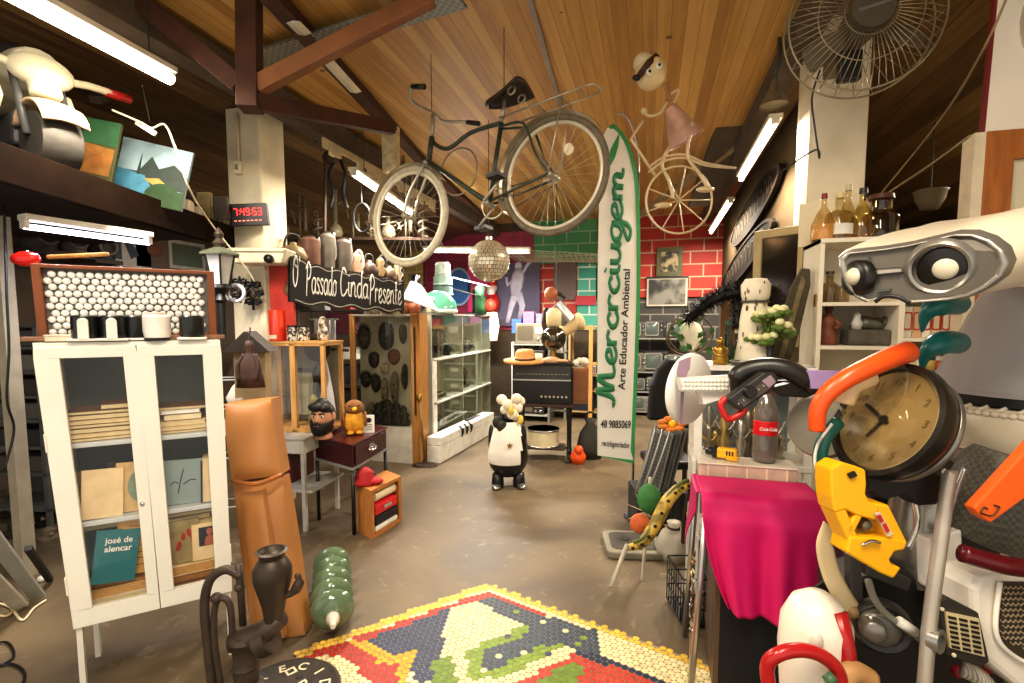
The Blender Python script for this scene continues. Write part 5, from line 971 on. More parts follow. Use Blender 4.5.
# objects above the sign: shelf with old stills, bottles, tanks
shB = W(345, 262, 5.0)
hb = thing('high_shelf', 'dark board shelf above the black sign carrying old tins', 'shelf', sg.matrix_world @ T(-Ls / 2, .26, .20)); MB().box((Ls / 2, .06, -.03), (Ls + .1, .34, .03)).build('shelf_board', DWOOD, hb)
for x in (.1, Ls * .55): MB().box((x, .2, .5), (.02, .02, 1.05)).build('hanger_rod', DWOOD, hb)
HB_ = hb.matrix_world; random.seed(9)
def onH(x, y=.05): return HB_ @ T(x, y, -.012)
lab = ['brass kettle', 'brown lidded tin', 'tall grey canister', 'leather case', 'tall rusty canister', 'copper pot']
for i, (x, w_, h_, c, k) in enumerate(((.08, .17, .2, '#7a6847', 0), (.22, .18, .25, '#6b4a38', 1), (.38, .14, .32, '#6a6459', 1), (.54, .15, .3, '#5a5148', 1), (.68, .11, .2, '#b58f78', 2), (.82, .12, .17, '#4b3a2f', 0), (.95, .11, .2, '#8a7450', 2), (1.06, .13, .15, '#6d5a45', 0), (1.17, .1, .17, '#94836a', 2))):
    nm = ['kettle', 'metal_canister', 'ceramic_bust'][k]; t = thing(nm, ['dull brass kettle at the pillar end of the shelf over the sign', 'brown canister second on the shelf over the sign', 'tall grey canister with raised handle over the word Passado', 'dark grey canister just beyond the tall grey one', 'pinkish ceramic bust with dark arch beside it over the sign', 'dark kettle in the middle of the shelf over the sign', 'ochre bust shaped vase over the word Presente', 'brown round kettle near the sign\'s far end', 'pale vase at the very end of the shelf over the sign'][i], ['kettle', 'canister', 'vase'][k], onH(.16 + x * 1.12))
    m = mat(c, .5, .2, .3, 12)
    if k == 0: MB().lathe([(0, 0), (w_ * .55, 0), (w_ * .7, h_ * .35), (w_ * .5, h_ * .7), (.03, h_ * .8), (.03, h_ * .9), (0, h_ * .95)], 20).build('kettle_body', m, t, True); MB().tube(spline([(w_ * .6, 0, h_ * .3), (w_ * .95, 0, h_ * .5), (w_ * 1.05, 0, h_ * .8)], 4), [.03] * 3 + [.016] * 6, 8).build('spout', m, t, True); MB().tube(spline([(-w_ * .5, 0, h_ * .7), (-w_ * .3, 0, h_ * 1.2), (w_ * .3, 0, h_ * 1.2), (w_ * .5, 0, h_ * .7)], 5), .01, 8).build('handle', DARK, t, True)
    elif k == 1: MB().lathe([(0, 0), (w_ * .5, 0), (w_ * .52, .02), (w_ * .5, h_ * .9), (w_ * .3, h_), (0, h_)], 20).build('canister_body', m, t, 40); MB().tube(spline([(w_ * .45, 0, h_ * .2), (w_ * .7, 0, h_ * .5), (w_ * .5, 0, h_ * 1.08)], 5), .012, 8).build('handle', STEEL, t, True); MB().lathe([(w_ * .25, h_), (w_ * .25, h_ * 1.05), (0, h_ * 1.06)], 16).build('lid', DARK, t, 40)
    else: MB().lathe([(0, 0), (w_ * .45, 0), (w_ * .35, h_ * .1), (w_ * .6, h_ * .4), (w_ * .3, h_ * .6), (w_ * .42, h_ * .8), (w_ * .25, h_ * .98), (0, h_)], 18).build('vase_body', m, t, True); MB().tube(spline([(-w_ * .2, 0, h_ * .9), (w_ * .3, 0, h_ * 1.15), (w_ * .7, 0, h_ * .8), (w_ * .75, 0, h_ * .1)], 5), .014, 8).build('arched_stem', mat('#d8d2c2', .4) if i == 4 else DARK, t, True)
# dusty glass distillation ware on the upper shelf
us = thing('upper_shelf', 'dim high shelf under the aisle roof with dusty laboratory glass', 'shelf', T(*W(300, 236, 5.6)) @ RZ(18)); MB().box((.6, .2, -.02), (1.9, .4, .03)).build('shelf_board', DWOOD, us)
for x in (-.3, 1.5): MB().box((x, .38, .4), (.03, .03, .84)).build('hanger_bar', DWOOD, us)
DG = mat('#8f866f', .25, 0, .35, 20)
for i in range(9):
    x = -.25 + .2 * i; h_ = [.42, .5, .3, .55, .3, .34, .26, .34, .28][i]; k = i % 3
    t = thing(['glass_flask', 'burette_stand', 'glass_coil'][k], ['dusty round glass flask', 'dusty laboratory burette stand', 'dusty coiled glass tube'][k] + [' nearest the white pillar', ', second from the pillar', ', third from the pillar', ', fourth along the high shelf', ', mid high shelf', ', sixth along the high shelf', ', seventh along the high shelf', ', before the hanging iron stand', ', at the bicycle wheel end'][i], ['flask', 'stand', 'glass tube'][k], us.matrix_world @ T(x, .15, -.004))
    if k == 0: MB().lathe([(0, 0), (.05, 0), (.085, .06), (.07, .13), (.025, .17), (.025, h_), (.035, h_), (.03, h_ - .01), (0, h_ - .02)], 16).build('flask_body', DG, t, True); MB().tube(spline([(.02, 0, h_ * .7), (.1, 0, h_ * .75), (.15, 0, h_ * .4)], 4), .01, 6).build('side_arm', DG, t, True)
    elif k == 1: MB().box((0, 0, .01), (.16, .1, .02)).build('base', IRON, t); MB().cyl((0, 0, 0), (0, 0, h_), .009).build('rod', DG, t, True); MB().cyl((.06, 0, .08), (.06, 0, h_ * .95), .018).build('burette', DG, t, True); MB().cyl((0, 0, h_ * .7), (.08, 0, h_ * .7), .007).build('clamp', IRON, t)
    else: MB().tube([(.05 * cos(a * .7), .05 * sin(a * .7), .03 + a * .011) for a in range(26)], .012, 7).build('coil', DG, t, True); MB().cyl((0, 0, 0), (0, 0, .34), .012).build('tube', DG, t, True)
# hanging iron stand with wheels (above the sign)
t = thing('iron_stool', 'black iron frame with flat top and curved legs hanging under the aisle beam', 'stand', FW(338, 180, 4.75)); s = 4.75 / F
mb = MB(); MB().tube(spline([(-22 * s, 0, 37 * s), (-16 * s, 0, 41 * s), (0, 0, 41 * s), (18 * s, 0, 42 * s), (24 * s, 0, 45 * s)], 4), .014, 8).build('top_bar', BLACK, t, True)
for sx in (-1, 1): MB().tube(spline([(2 * s * sx, 0, 41 * s), (3 * s * sx, 0, 20 * s), (8 * s * sx, -.02, 5 * s), (5 * s * sx, 0, -12 * s), (9 * s * sx, 0, -28 * s)], 5), .016, 8).build('leg', BLACK, t, True)
MB().ball((-6 * s, 0, 22 * s), (.09, .03, .07)).build('seat_bracket', IRON, t, True)
t = thing('iron_hoop', 'dark iron hoop hanging beside the bicycle\'s pale front wheel', 'hoop', FW(362, 218, 4.6)); MB().torus((0, 0, 0), .13, .012, 26, 8, sx=.6).build('hoop_ring', BLACK, t, True); MB().cyl((0, 0, .13), (0, 0, .3), .005).build('hook_wire', DARK, t)

# ---------------------------------------------------------------- dim shelves between the pillar and the mask cabinet
random.seed(61)
sx0, sx1, sy = onY(322, 350, 5.6).x, onY(352, 350, 5.6).x, 5.6
dsh = shelfrack('dark_shelf', 'dark shelf rack with boxes between the white pillar and the mask cabinet', T((sx0 + sx1) / 2 + .02, sy + .2, 0), sx1 - sx0 + .35, .4, (.1, .42, .74, 1.06, 1.38, 1.7), mat('#4a4640', .5), .03) if 'shelfrack' in globals() else None
xs_ = (sx0 + sx1) / 2 + .02
for i, (z_, w_, h_, c, lb_) in enumerate(((1.071, .22, .14, '#e4e0d6', 'small white carton on the dark shelf beside the mask cabinet'), (.751, .5, .22, '#2f3440', 'blue black box on the dark shelf under the small white carton'), (1.391, .4, .26, '#55202c', 'dark red box high on the dark shelf'), (.431, .5, .22, '#3b3a3c', 'charcoal box low on the dark shelf'), (1.711, .35, .2, '#8f1f2a', 'crimson box on top of the dark shelf under the sign'))):
    carton(T(xs_ + (.1 if i == 0 else 0), sy + .16, z_), w_, .26, h_, c, lb_, ['carton', 'storage_box', 'storage_box', 'storage_box', 'gift_box'][i])
t = thing('loudspeaker', 'black loudspeaker box under the pillar end of the sign', 'speaker', FW(303, 303, 4.9)); MB().box((0, 0, 0), (.16, .16, .17)).build('speaker_box', mat('#26262a', .5), t, bevel=.006); MB().lathe([(0, .0), (.03, .004), (.055, .012), (.06, 0)], 20, T(0, -.08, 0) @ RX(90)).build('cone', BLACK, t, True); MB().box((.0, .15, .0), (.04, .3, .04)).build('wall_arm', DGREY, t)
t = thing('tape_deck', 'grey square equipment box beside the black loudspeaker', 'equipment', FW(319, 303, 4.95)); MB().box((0, 0, 0), (.17, .16, .15)).build('deck_body', mat('#77787c', .5), t, bevel=.006); MB().box((.05, -.083, .02), (.03, .006, .06)).build('deck_window', BLACK, t); MB().box((0, .15, 0), (.04, .3, .04)).build('wall_arm', DGREY, t)
t = thing('curtain', 'white cloth strips hanging behind the wooden showcase', 'curtain', FW(325, 348, 4.9)); CUR = mat('#d3d3d6', .7, 0, .1)
for k in range(4): MB().grid(lambda u, v: (-.1 + .055 * k + .042 * u, .01 * sin(3 * v + k) + .008 * sin(7 * u), .28 - .85 * v), 4, 12).build('cloth_strip', CUR, t, True, solid=.004)
MB().cyl((-.14, 0, .28), (.14, 0, .28), .008).build('hanging_rail', STEEL, t)
for i, (px, c, r_) in enumerate(((386, '#7a5638', .075), (402, '#94582f', .085), (411, '#8b4c2c', .08), (370, '#5b4a38', .06))):
    t = thing('clay_pot', ['round brown clay pot on the mask cabinet below the sign', 'orange brown round pot on the mask cabinet roof', 'reddish pot on the mask cabinet roof beside the oak post', 'small dark pot on the mask cabinet roof, outer end'][i], 'pot', T(onY(px, 305, MY + .05).x, MY + .12 + .0 * i, 1.637)); MB().lathe([(0, 0), (r_ * .5, 0), (r_, r_ * .7), (r_ * .8, r_ * 1.3), (r_ * .5, r_ * 1.6), (r_ * .6, r_ * 1.75), (0, r_ * 1.7)], 18).build('pot_body', mat(c, .6, 0, .3, 14), t, True); MB().lathe([(r_ * .5, r_ * 1.7), (r_ * .66, r_ * 1.76), (r_ * .55, r_ * 1.82), (0, r_ * 1.78)], 18).build('pot_rim', mat(c, .5), t, True)
# ---------------------------------------------------------------- shelves and machines at the far end
random.seed(31)
def tv(M, w_, h_, label, c='#2b2a28', grp=None, sc='#5c6661'):
    t = thing('television', label, 'television', M, grp); d_ = w_ * .7
    MB().box((0, d_ / 2, h_ / 2), (w_, d_, h_)).build('cabinet_shell', mat(c, .4, 0, .2), t, bevel=.015)
    MB().grid(lambda u, v: (-w_ * .12 + (u - .5) * w_ * .66, -.004 - .02 * (1 - (2 * u - 1) ** 2) * (1 - (2 * v - 1) ** 2), h_ * .52 + (v - .5) * h_ * .7), 8, 8).build('screen', mat(sc, .12, 0, .1), t, True)
    MB().ring(rrect(w_ * .74, h_ * .82, .03, 4, -w_ * .12, h_ * .52), rrect(w_ * .64, h_ * .68, .03, 4, -w_ * .12, h_ * .52), -.012, .002).build('bezel', mat('#8d8a80', .4), t)
    for z_ in (.7, .45): MB().cyl((w_ * .38, -.002, h_ * z_), (w_ * .38, -.025, h_ * z_), w_ * .05, n=12).build('knob', STEEL, t, True)
    return t
def radio(M, w_, h_, label, c='#5b4634', grp=None):
    t = thing('radio', label, 'radio', M, grp); d_ = w_ * .5
    MB().box((0, d_ / 2, h_ / 2), (w_, d_, h_)).build('cabinet_shell', mat(c, .45, 0, .2), t, bevel=.01); MB().slab(rrect(w_ * .5, h_ * .7, .02, 4, -w_ * .18, h_ * .52), -.008, .002).build('grille', pattern('checker', '#3a342b', '#84775c', 60), t)
    MB().slab(rrect(w_ * .3, h_ * .32, .01, 3, w_ * .28, h_ * .65), -.008, .002).build('dial', mat('#cfc8b0', .3), t)
    for q in (.2, .36): MB().cyl((w_ * q, 0, h_ * .25), (w_ * q, -.03, h_ * .25), w_ * .045, n=12).build('knob', CHROME, t, True)
    return t
def speakerbox(M, w_, h_, label, c='#d9d5cb', grp=None):
    t = thing('speaker', label, 'speaker', M, grp); MB().box((0, w_ * .4, h_ / 2), (w_, w_ * .8, h_)).build('speaker_box', mat(c, .5), t, bevel=.006)
    MB().lathe([(w_ * .36, 0), (w_ * .36, .012), (w_ * .3, .01), (w_ * .1, -.01), (0, .0)], 20, T(0, 0, h_ * .5) @ RX(90)).build('cone', mat('#4b4742', .5), t, True); return t
# rear rack (right of the white unit)
RY_ = 7.9
def shelf_at(x0, x1, y, d_, zs, m, name, label, posts=True):
    return shelfrack(name, label, T((x0 + x1) / 2, y + d_ / 2, 0), x1 - x0, d_, zs, m, .035)
pA, pB, pC = onY(519, 400, RY_), onY(566, 400, RY_), onY(600, 400, RY_)
pz = [.12, .45, .78, onY(530, 374, RY_).z, onY(530, 352, RY_).z, onY(530, 334, RY_).z]
shelf_at(pA.x, pB.x, RY_, .4, [.12, .5] + pz[3:5] + [pz[5]], mat('#9b9a90', .5), 'steel_rack', 'pale steel shelf rack with small speakers behind the organ')
shelf_at(pB.x + .03, pC.x, RY_, .4, [.12, pz[3] - .25, pz[3], onY(575, 328, RY_).z], mat('#b99a63', .5), 'wooden_rack', 'light wooden rack with record boxes beside the tall banner')
def rk(px, z_, yaw=0): p = onY(px, 350, RY_ + .02); return T(p.x, RY_ + .04, z_ + .011) @ RZ(yaw)
for i, px in enumerate((526, 536, 547, 558)): speakerbox(rk(px, pz[4]), .15, .2, ['small white speaker at the outer end of the rack\'s top bay', 'small white speaker second in the rack\'s top bay', 'small white speaker third in the rack\'s top bay', 'small white speaker nearest the wooden rack, top bay'][i], ['#c5c4bf', '#d9d7d0', '#b3b2ad', '#d4d0c6'][i])
for i, px in enumerate((527, 541, 556)): radio(rk(px, pz[3]), .22, .2, ['grey radio with pink tag at the outer end of the second bay', 'dark radio in the middle of the second bay', 'black radio beside the wooden rack, second bay'][i], ['#8b8a84', '#34322f', '#232220'][i])
o = MB().slab(ell(.06, .07, 8, 0, 0, .07), -.02, 0).build('pink_tag', mat('#e2486f', .5), None); tag(o, 'pink paper tag stuck on the grey radio in the steel rack', 'tag', rk(526, pz[3]) @ T(0, -.01, .04))
for i, px in enumerate((526, 540, 556)): radio(rk(px, .511), .2, .2, ['dark brown radio on the rack below the grey radio', 'dark radio on the rack behind the steel globe', 'charcoal radio on the rack near the wooden rack'][i], ['#3c2f25', '#2b2a28', '#3b3a37'][i])
for i in range(2): carton(rk(576 + 13 * i, pz[3] + .0) @ T(0, .14, 0), .18, .2, .12, '#c9b3ba', ['pale pink record box in the wooden rack, outer', 'pale pink record box in the wooden rack beside the banner'][i], 'record_box', 'box', '#e6dcd9')
carton(rk(582, pz[3] - .239) @ T(0, .16, 0), .38, .3, .2, '#20222e', 'dark blue storage box under the pink record boxes', 'storage_box'); carton(rk(582, .121) @ T(0, .16, 0), .38, .3, .25, '#1b1c26', 'large navy blue box low in the wooden rack', 'storage_box'); carton(rk(573, onY(575, 328, RY_).z + .0), .2, .15, .13, '#c2395a', 'crimson box on top of the wooden rack', 'gift_box')
for i, (px, c, w_, h_) in enumerate(((517, '#5d83d6', .16, .22), (529, '#d68bc2', .18, .33), (543, '#8f8fa8', .22, .3))): carton(rk(px, pz[5]), w_, .12, h_, c, ['blue rounded box on top of the steel rack', 'pink upright box on top of the steel rack', 'grey blue upright box on top of the steel rack'][i], ['gift_box', 'toy_box', 'file_box'][i])
# nearer rack with radios (485-520)
rl = onZ(487, 424, 0); rr2 = onZ(517, 416, 0)
n1 = thing('radio_rack', 'white sided rack stacked with old radios beyond the display case', 'shelf', T(-1.78, 7.55, 0)); MB().box((-.28, .15, .62), (.03, .4, 1.24)).build('side_panel', WHITE, n1); MB().box((.30, .15, .62), (.03, .4, 1.24)).build('side_panel', STEEL, n1)
for z_ in (.1, .36, .62, .88, 1.2): MB().box((0, .15, z_), (.56, .4, .02)).build('shelf_board', mat('#b5b3a8', .4), n1)
for i, z_ in enumerate((.111, .371, .631, .891)): radio(n1.matrix_world @ T(0, .0, z_), .44, .22, ['dark radio at the bottom of the white sided rack', 'black radio second up in the white sided rack', 'charcoal radio third up in the white sided rack', 'dark brown radio in the top bay of the white sided rack'][i], ['#2b2623', '#1c1b1b', '#34322f', '#3b2d23'][i])
radio(n1.matrix_world @ T(0, .02, 1.211), .5, .32, 'grey radio with twin round dials standing on top of the white sided rack', '#8f8574')
t = thing('carved_idol', 'green and red painted small figure at the display case\'s far end', 'figurine', T(-2.45, 7.1, .455)); MB().lathe([(.0, 1.2), (.1, 1.2), (.12, 1.35), (.06, 1.5), (.08, 1.6), (0, 1.68)], 14).build('figure_body', mat('#3f7a4a', .5, 0, .3), t, True); MB().ball((.15, 0, 1.33), (.1, .08, .1)).build('red_bundle', mat('#b5442e', .5), t, True)
# far wall decorations
def wallpanel(x0, y0, x1, y1, c, name, label, cat, th=.03, off=.0, oval=False, yw=BY):
    a, b = onY(x0, y0, yw - .02 - off), onY(x1, y1, yw - .02 - off); w_, h_ = b.x - a.x, a.z - b.z; t = thing(name, label, cat, T((a.x + b.x) / 2, yw - .02 - off, (a.z + b.z) / 2))
    if oval: MB().slab(ell(w_ / 2, h_ / 2, 36), -th, 0).build('panel', mat(c, .5, 0, .12, 4), t)
    else: MB().box((0, -th / 2, 0), (w_, th, h_)).build('panel', mat(c, .6, 0, .12, 4), t, bevel=.003)
    return t, w_, h_
wallpanel(468, 262, 492, 312, '#d83a7c', 'hanging_cloth', 'bright pink cloth hanging on the maroon wall behind the mirror ball', 'cloth')
t, w_, h_ = wallpanel(447, 268, 472, 306, '#3f6fb5', 'round_sign', 'blue round topped sign on the maroon back wall', 'sign', oval=True); MB().ring(ell(w_ / 2, h_ / 2, 36), ell(w_ / 2 * .88, h_ / 2 * .88, 36), -.04, -.028).build('sign_rim', mat('#9fb7cf', .5), t)
wallpanel(402, 288, 426, 322, '#b9b4a2', 'wall_picture', 'pale framed print on the ochre wall by the white shade', 'picture'); wallpanel(412, 275, 420, 292, '#3a4a7c', 'blue_poster', 'small blue poster on the ochre back wall', 'poster')
t, w_, h_ = wallpanel(497, 264, 540, 326, '#5b5570', 'canvas_picture', 'purple grey canvas with a whitish dancing figure on back wall', 'painting', off=.06)
mb = MB(); k = w_ / 43; gx = lambda px: (px - 518.5) * k; gz = lambda py: (295 - py) * k
mb.tube([(gx(a), -.035, gz(b)) for a, b in ((519, 268), (519, 276), (517, 286), (516, 296))], [.03, .12, .13, .09], 8, flat=(0, 1, 0)); mb.tube([(gx(a), -.035, gz(b)) for a, b in ((516, 294), (512, 306), (508, 322))], [.08, .06, .04], 8, flat=(0, 1, 0)); mb.tube([(gx(a), -.035, gz(b)) for a, b in ((519, 294), (523, 306), (520, 318))], [.08, .06, .04], 8, flat=(0, 1, 0))
mb.tube([(gx(a), -.035, gz(b)) for a, b in ((514, 280), (508, 286), (507, 278))], .03, 8, flat=(0, 1, 0)); mb.tube([(gx(a), -.035, gz(b)) for a, b in ((521, 278), (527, 268), (532, 262))], .03, 8, flat=(0, 1, 0)); mb.ball((gx(519), -.035, gz(268)), (.07, .01, .08)); mb.build('painted_figure', mat('#cfcbe0', .6, 0, .2), t, True)
t = thing('santa_puppet', 'small red and white puppet hanging between pink cloth and purple canvas', 'puppet', T(*onY(492, 296, BY - .2))); MB().lathe([(0, -.28), (.12, -.27), (.15, -.1), (.09, .05), (0, .08)], 14).build('puppet_body', RED, t, True); MB().ball((0, 0, .15), .1).build('head', mat('#e6c6b0', .6), t, True); MB().lathe([(.1, .18), (.06, .3), (0, .36)], 12).build('hat', RED, t, True); MB().ball((0, -.06, .08), (.08, .06, .09)).build('beard', WHITE, t, True)
t = thing('paper_lamp', 'glowing cream paper lamp hanging low beyond the mirror ball', 'lamp', T(*onY(488, 326, BY - .6))); MB().cyl((0, 0, .25), (0, 0, 3.36 - onY(488, 326, BY - .6).z), .004, n=6).build('cord', DARK, t); MB().lathe([(0, -.25), (.16, -.24), (.2, 0), (.16, .24), (0, .25)], 18).build('shade', emit('#fff0c8', 1.6), t, True); MB().lathe([(.17, -.26), (.17, -.24), (0, -.24)], 18).build('base_ring', WHITE, t)
wallpanel(554, 262, 576, 300, '#6d5a55', 'poster', 'brown poster of a landscape on the red brick behind the net', 'poster'); wallpanel(575, 296, 596, 305, '#c23a48', 'hanging_pennant', 'small red pennant beside the tall banner on back wall', 'pennant')
t, w_, h_ = wallpanel(657, 248, 682, 276, '#4a4a2c', 'framed_picture', 'small square picture in an olive frame on red bricks', 'picture'); MB().box((0, -.035, 0), (w_ * .68, .012, h_ * .68)).build('picture', pattern('noise', '#2d2b22', '#b9a87e', 9), t); MB().ring([(-w_ / 2, -h_ / 2), (w_ / 2, -h_ / 2), (w_ / 2, h_ / 2), (-w_ / 2, h_ / 2)], [(-w_ * .34, -h_ * .34), (w_ * .34, -h_ * .34), (w_ * .34, h_ * .34), (-w_ * .34, h_ * .34)], -.05, -.02).build('frame', mat('#5a5a34', .5), t)
t, w_, h_ = wallpanel(647, 278, 687, 306, '#cfc8b8', 'photo_print', 'framed black and white landscape photograph under the small olive picture', 'picture'); MB().box((0, -.034, .0), (w_ * .9, .01, h_ * .86)).build('photograph', pattern('noise', '#34332f', '#8b887e', 3), t); MB().box((0, -.03, h_ / 2), (w_ * 1.03, .03, .03)).build('frame', BLACK, t)
# television wall behind the banner
tw = thing('television_shelf', 'grey wall shelves stacked with old televisions right of the banner', 'shelf', T(.05, BY - .5, 0)); xs0, xs1 = onY(600, 350, BY - .4).x, onY(690, 350, BY - .4).x
for i, py in enumerate((338, 372, 392, 412, 440)): z_ = onY(650, py, BY - .6).z; MB().box(((xs0 + xs1) / 2 - .05, .2, z_ - .012), (xs1 - xs0, .5, .024)).build('shelf_board', mat('#8f8c82', .5), tw)
for i, (px, py, c) in enumerate(((636, 338, '#55534c'), (654, 337, '#3b3a38'), (656, 371, '#262524'), (635, 371, '#6d685c'), (656, 391, '#5c5a54'), (640, 391, '#2e2d2b'), (656, 411, '#6f6c64'), (640, 411, '#8a877e'), (676, 338, '#24211f'), (676, 371, '#2f2b27'), (676, 391, '#3a3734'))):
    p = onY(px, py, BY - .52); tv(T(p.x, BY - .53, onY(650, {338: 338, 337: 338, 371: 372, 391: 392, 411: 412}[py], BY - .6).z + .001), .3 if py != 371 else .38, [.26, .28, .33, .3, .24, .22, .25, .24, .26, .3, .25][i], ['grey portable television partly behind the banner, top row', 'dark portable television with pale bezel under the black and white photograph', 'large black television on the second shelf below the photograph', 'beige television partly behind the banner, second shelf', 'grey television on the third shelf right of the banner', 'dark television hidden half by the banner, third shelf', 'grey television on the fourth shelf right of the banner', 'pale television partly behind the banner, fourth shelf', 'black television behind the plant basket, top row', 'dark brown television behind the plant basket, second shelf', 'brown grey television behind the black seat, third shelf'][i], c)
carton(T(onY(655, 437, BY - .52).x, BY - .5, onY(650, 440, BY - .6).z + .001), .34, .3, .2, '#46608c', 'blue fronted box on the lowest television shelf', 'storage_box', 'box', '#a9b8cf')
# net stretched below the ceiling
a, b, c_, d_ = onY(500, 249, 7.2), onY(597, 254, 7.2), onY(597, 262, 8.4), onY(528, 262, 8.4); mb = MB()
for i in range(19): t_ = i / 18; mb.tube([a.lerp(b, t_), a.lerp(b, t_).lerp(d_.lerp(c_, t_), .5) - Vector((0, 0, .06)), d_.lerp(c_, t_)], .006, 4)
for j in range(9): t_ = j / 8; mb.tube([a.lerp(d_, t_) - Vector((0, 0, .12 * t_ * (1 - t_))), b.lerp(c_, t_) - Vector((0, 0, .12 * t_ * (1 - t_)))], .006, 4)
o = mb.build('ceiling_net', mat('#a9a290', .7), None, loc=a); tag(o, 'grey string net stretched under the ceiling behind the mirror ball', 'net')
# mirror ball
mbp = W(489, 261, 4.6); t = thing('mirror_ball', 'shiny mirrored disco ball hanging from ceiling in the middle of the hall', 'disco ball', T(*mbp)); r_ = .19
def mirrorball():
    m = MB()
    for i in range(17):
        th = pi * (i + .5) / 17; n_ = max(4, int(34 * sin(th)))
        for j in range(n_):
            ph = 2 * pi * j / n_; d = Vector((sin(th) * cos(ph), sin(th) * sin(ph), cos(th))); u = Vector((-sin(ph), cos(ph), 0)); v = d.cross(u); s_ = .0155
            q = d * r_ + Vector((random.uniform(-1, 1), random.uniform(-1, 1), random.uniform(-1, 1))) * .0006; tl = random.uniform(-.0012, .0012); m.add([q - u * s_ - v * s_ + d * tl, q + u * s_ - v * s_ - d * tl, q + u * s_ + v * s_ - d * tl, q - u * s_ + v * s_ + d * tl], [(0, 1, 2, 3)])
    return m
mirrorball().build('mirror_tiles', mat('#f6ecd2', .16, .55, .25, 60), t); MB().ball((0, 0, 0), r_ * .98, 24, m=16).build('core_sphere', mat('#5a5348', .5, .3), t, True); MB().lathe([(.03, r_), (.03, r_ + .03), (0, r_ + .03)], 14).build('motor_cap', STEEL, t); MB().cyl((0, 0, r_), (0, 0, 3.36 - mbp.z), .003, n=6).build('hanging_wire', DARK, t)
# ---------------------------------------------------------------- organ on a treadle table
og = thing('treadle_table', 'black cast iron sewing machine table carrying the organ', 'table', T(*onZ(543, 462, 0)) @ RZ(6)); OW = .66
MB().box((0, .2, .63), (OW, .45, .03)).build('table_top', DWOOD, og, bevel=.003)
for sx in (-1, 1):
    x = sx * OW * .42
    mb = MB()
    for y in (.02, .38): mb.tube(spline([(x, y, .0), (x, .2 + (y - .2) * .6, .2), (x, .2 + (y - .2) * .7, .4), (x, y, .62)], 4), .022, 8)
    mb.tube([(x, .02, .12), (x, .38, .12)], .016, 8).tube(spline([(x, .05, .45), (x, .2, .55), (x, .35, .45), (x, .2, .3), (x, .05, .45)], 4), .012, 6); mb.build('iron_leg', BLACK, og, True)
    MB().ball((x, .02, .02), (.035, .045, .02)).build('foot', IRON, og, True)
MB().box((0, .2, .13), (OW * .7, .28, .02)).build('treadle', IRON, og); MB().tube([(-OW * .42, .2, .12), (OW * .42, .2, .12)], .014, 8).build('crossbar', BLACK, og)
OG = og.matrix_world
oo = thing('electric_organ', 'black electric amplifier organ with chrome knob row standing on the iron table', 'organ', OG @ T(-.02, .02, .646)); MB().box((0, .2, .22), (.66, .36, .44)).build('case', mat('#191715', .4), oo, bevel=.008); MB().box((0, .012, .34), (.62, .01, .16)).build('upper_panel', mat('#33302c', .35), oo); MB().box((0, .01, .265), (.64, .02, .015)).build('silver_strip', STEEL, oo); MB().box((0, .012, .14), (.62, .012, .2)).build('lower_panel', BLACK, oo); mb = MB()
for k in range(7): mb.cyl((.0 + .045 * k, .008, .085), (.0 + .045 * k, -.018, .085), .013, n=10)
mb.build('knob_row', CHROME, [q for q in oo.children if q.name.startswith('lower_panel')][0]); mb = MB()
for k in range(14): mb.box((-.27 + .042 * k, .005, .33), (.03, .006, .01))
mb.build('slot_row', mat('#7d7768', .4), oo); MB().box((0, .2, .448), (.68, .4, .016)).build('lid', mat('#241f1a', .4), oo); 
t = thing('wooden_speaker', 'brown wooden speaker cabinet beside the organ', 'speaker', OG @ T(.4, .08, .646)); MB().box((0, .16, .20), (.17, .3, .40)).build('speaker_box', mat('#8a5a34', .5, 0, .2), t, bevel=.006); MB().box((0, .005, .2), (.13, .01, .33)).build('grille_cloth', mat('#7a4d2c', .8), t)
t = thing('white_drum', 'cream shell drum lying on the treadle of iron table', 'drum', OG @ T(-.02, .2, .141)); MB().lathe([(0, 0), (.18, 0), (.18, .2), (0, .2)], 26).build('drum_shell', mat('#d8cca6', .5), t, 40); MB().lathe([(.185, .0), (.19, .01), (.185, .02)], 26).build('hoop', STEEL, t, True); MB().lathe([(.185, .18), (.19, .19), (.185, .2)], 26).build('hoop', STEEL, t, True)
t = thing('straw_hat', 'wide brimmed straw hat lying on the organ', 'hat', OG @ T(-.22, .12, 1.105) @ RX(4)); ST = mat('#bf8a4c', .7, 0, .25, 40, .3); MB().lathe([(.24, .02), (.235, .0), (.15, .012), (.115, .02), (.11, .1), (.085, .135), (.03, .14), (0, .13)], 28).build('brim_and_crown', ST, t, True, solid=.005); MB().lathe([(.118, .022), (.115, .045)], 28).build('hat_band', DWOOD, t, True, solid=.003)
t = thing('steel_globe', 'shiny dark steel globe head on a stand behind the straw hat', 'globe', OG @ T(.08, .36, 1.103)); MB().lathe([(0, 0), (.08, 0), (.03, .03), (.025, .12), (0, .12)], 16).build('stand', BRASS, t, 40); MB().ball((0, -.02, .26), .145, 22, m=14).build('globe', mat('#6b6658', .15, .9, .1), t, True); MB().lathe([(.05, .38), (.085, .42), (.09, .55), (.05, .6), (0, .61)], 14).build('ivory_top', mat('#d8c79a', .5), t, True)
t = thing('leather_bag', 'tan crumpled leather cloth on the organ lid', 'cloth', OG @ T(.08, .08, 1.104)); MB().lathe([(0, 0), (.13, 0), (.12, .03), (.05, .06), (0, .065)], 9, sy=.7).build('cloth_body', mat('#a9835c', .7), t, True); MB().ball((.12, -.03, .02), (.07, .05, .02)).build('cloth_fold', mat('#b38d66', .7), t, True)
t = thing('shell_cluster', 'white coral lump on the organ above the wooden speaker', 'coral', OG @ T(.36, .16, 1.05)); 
mb = MB()
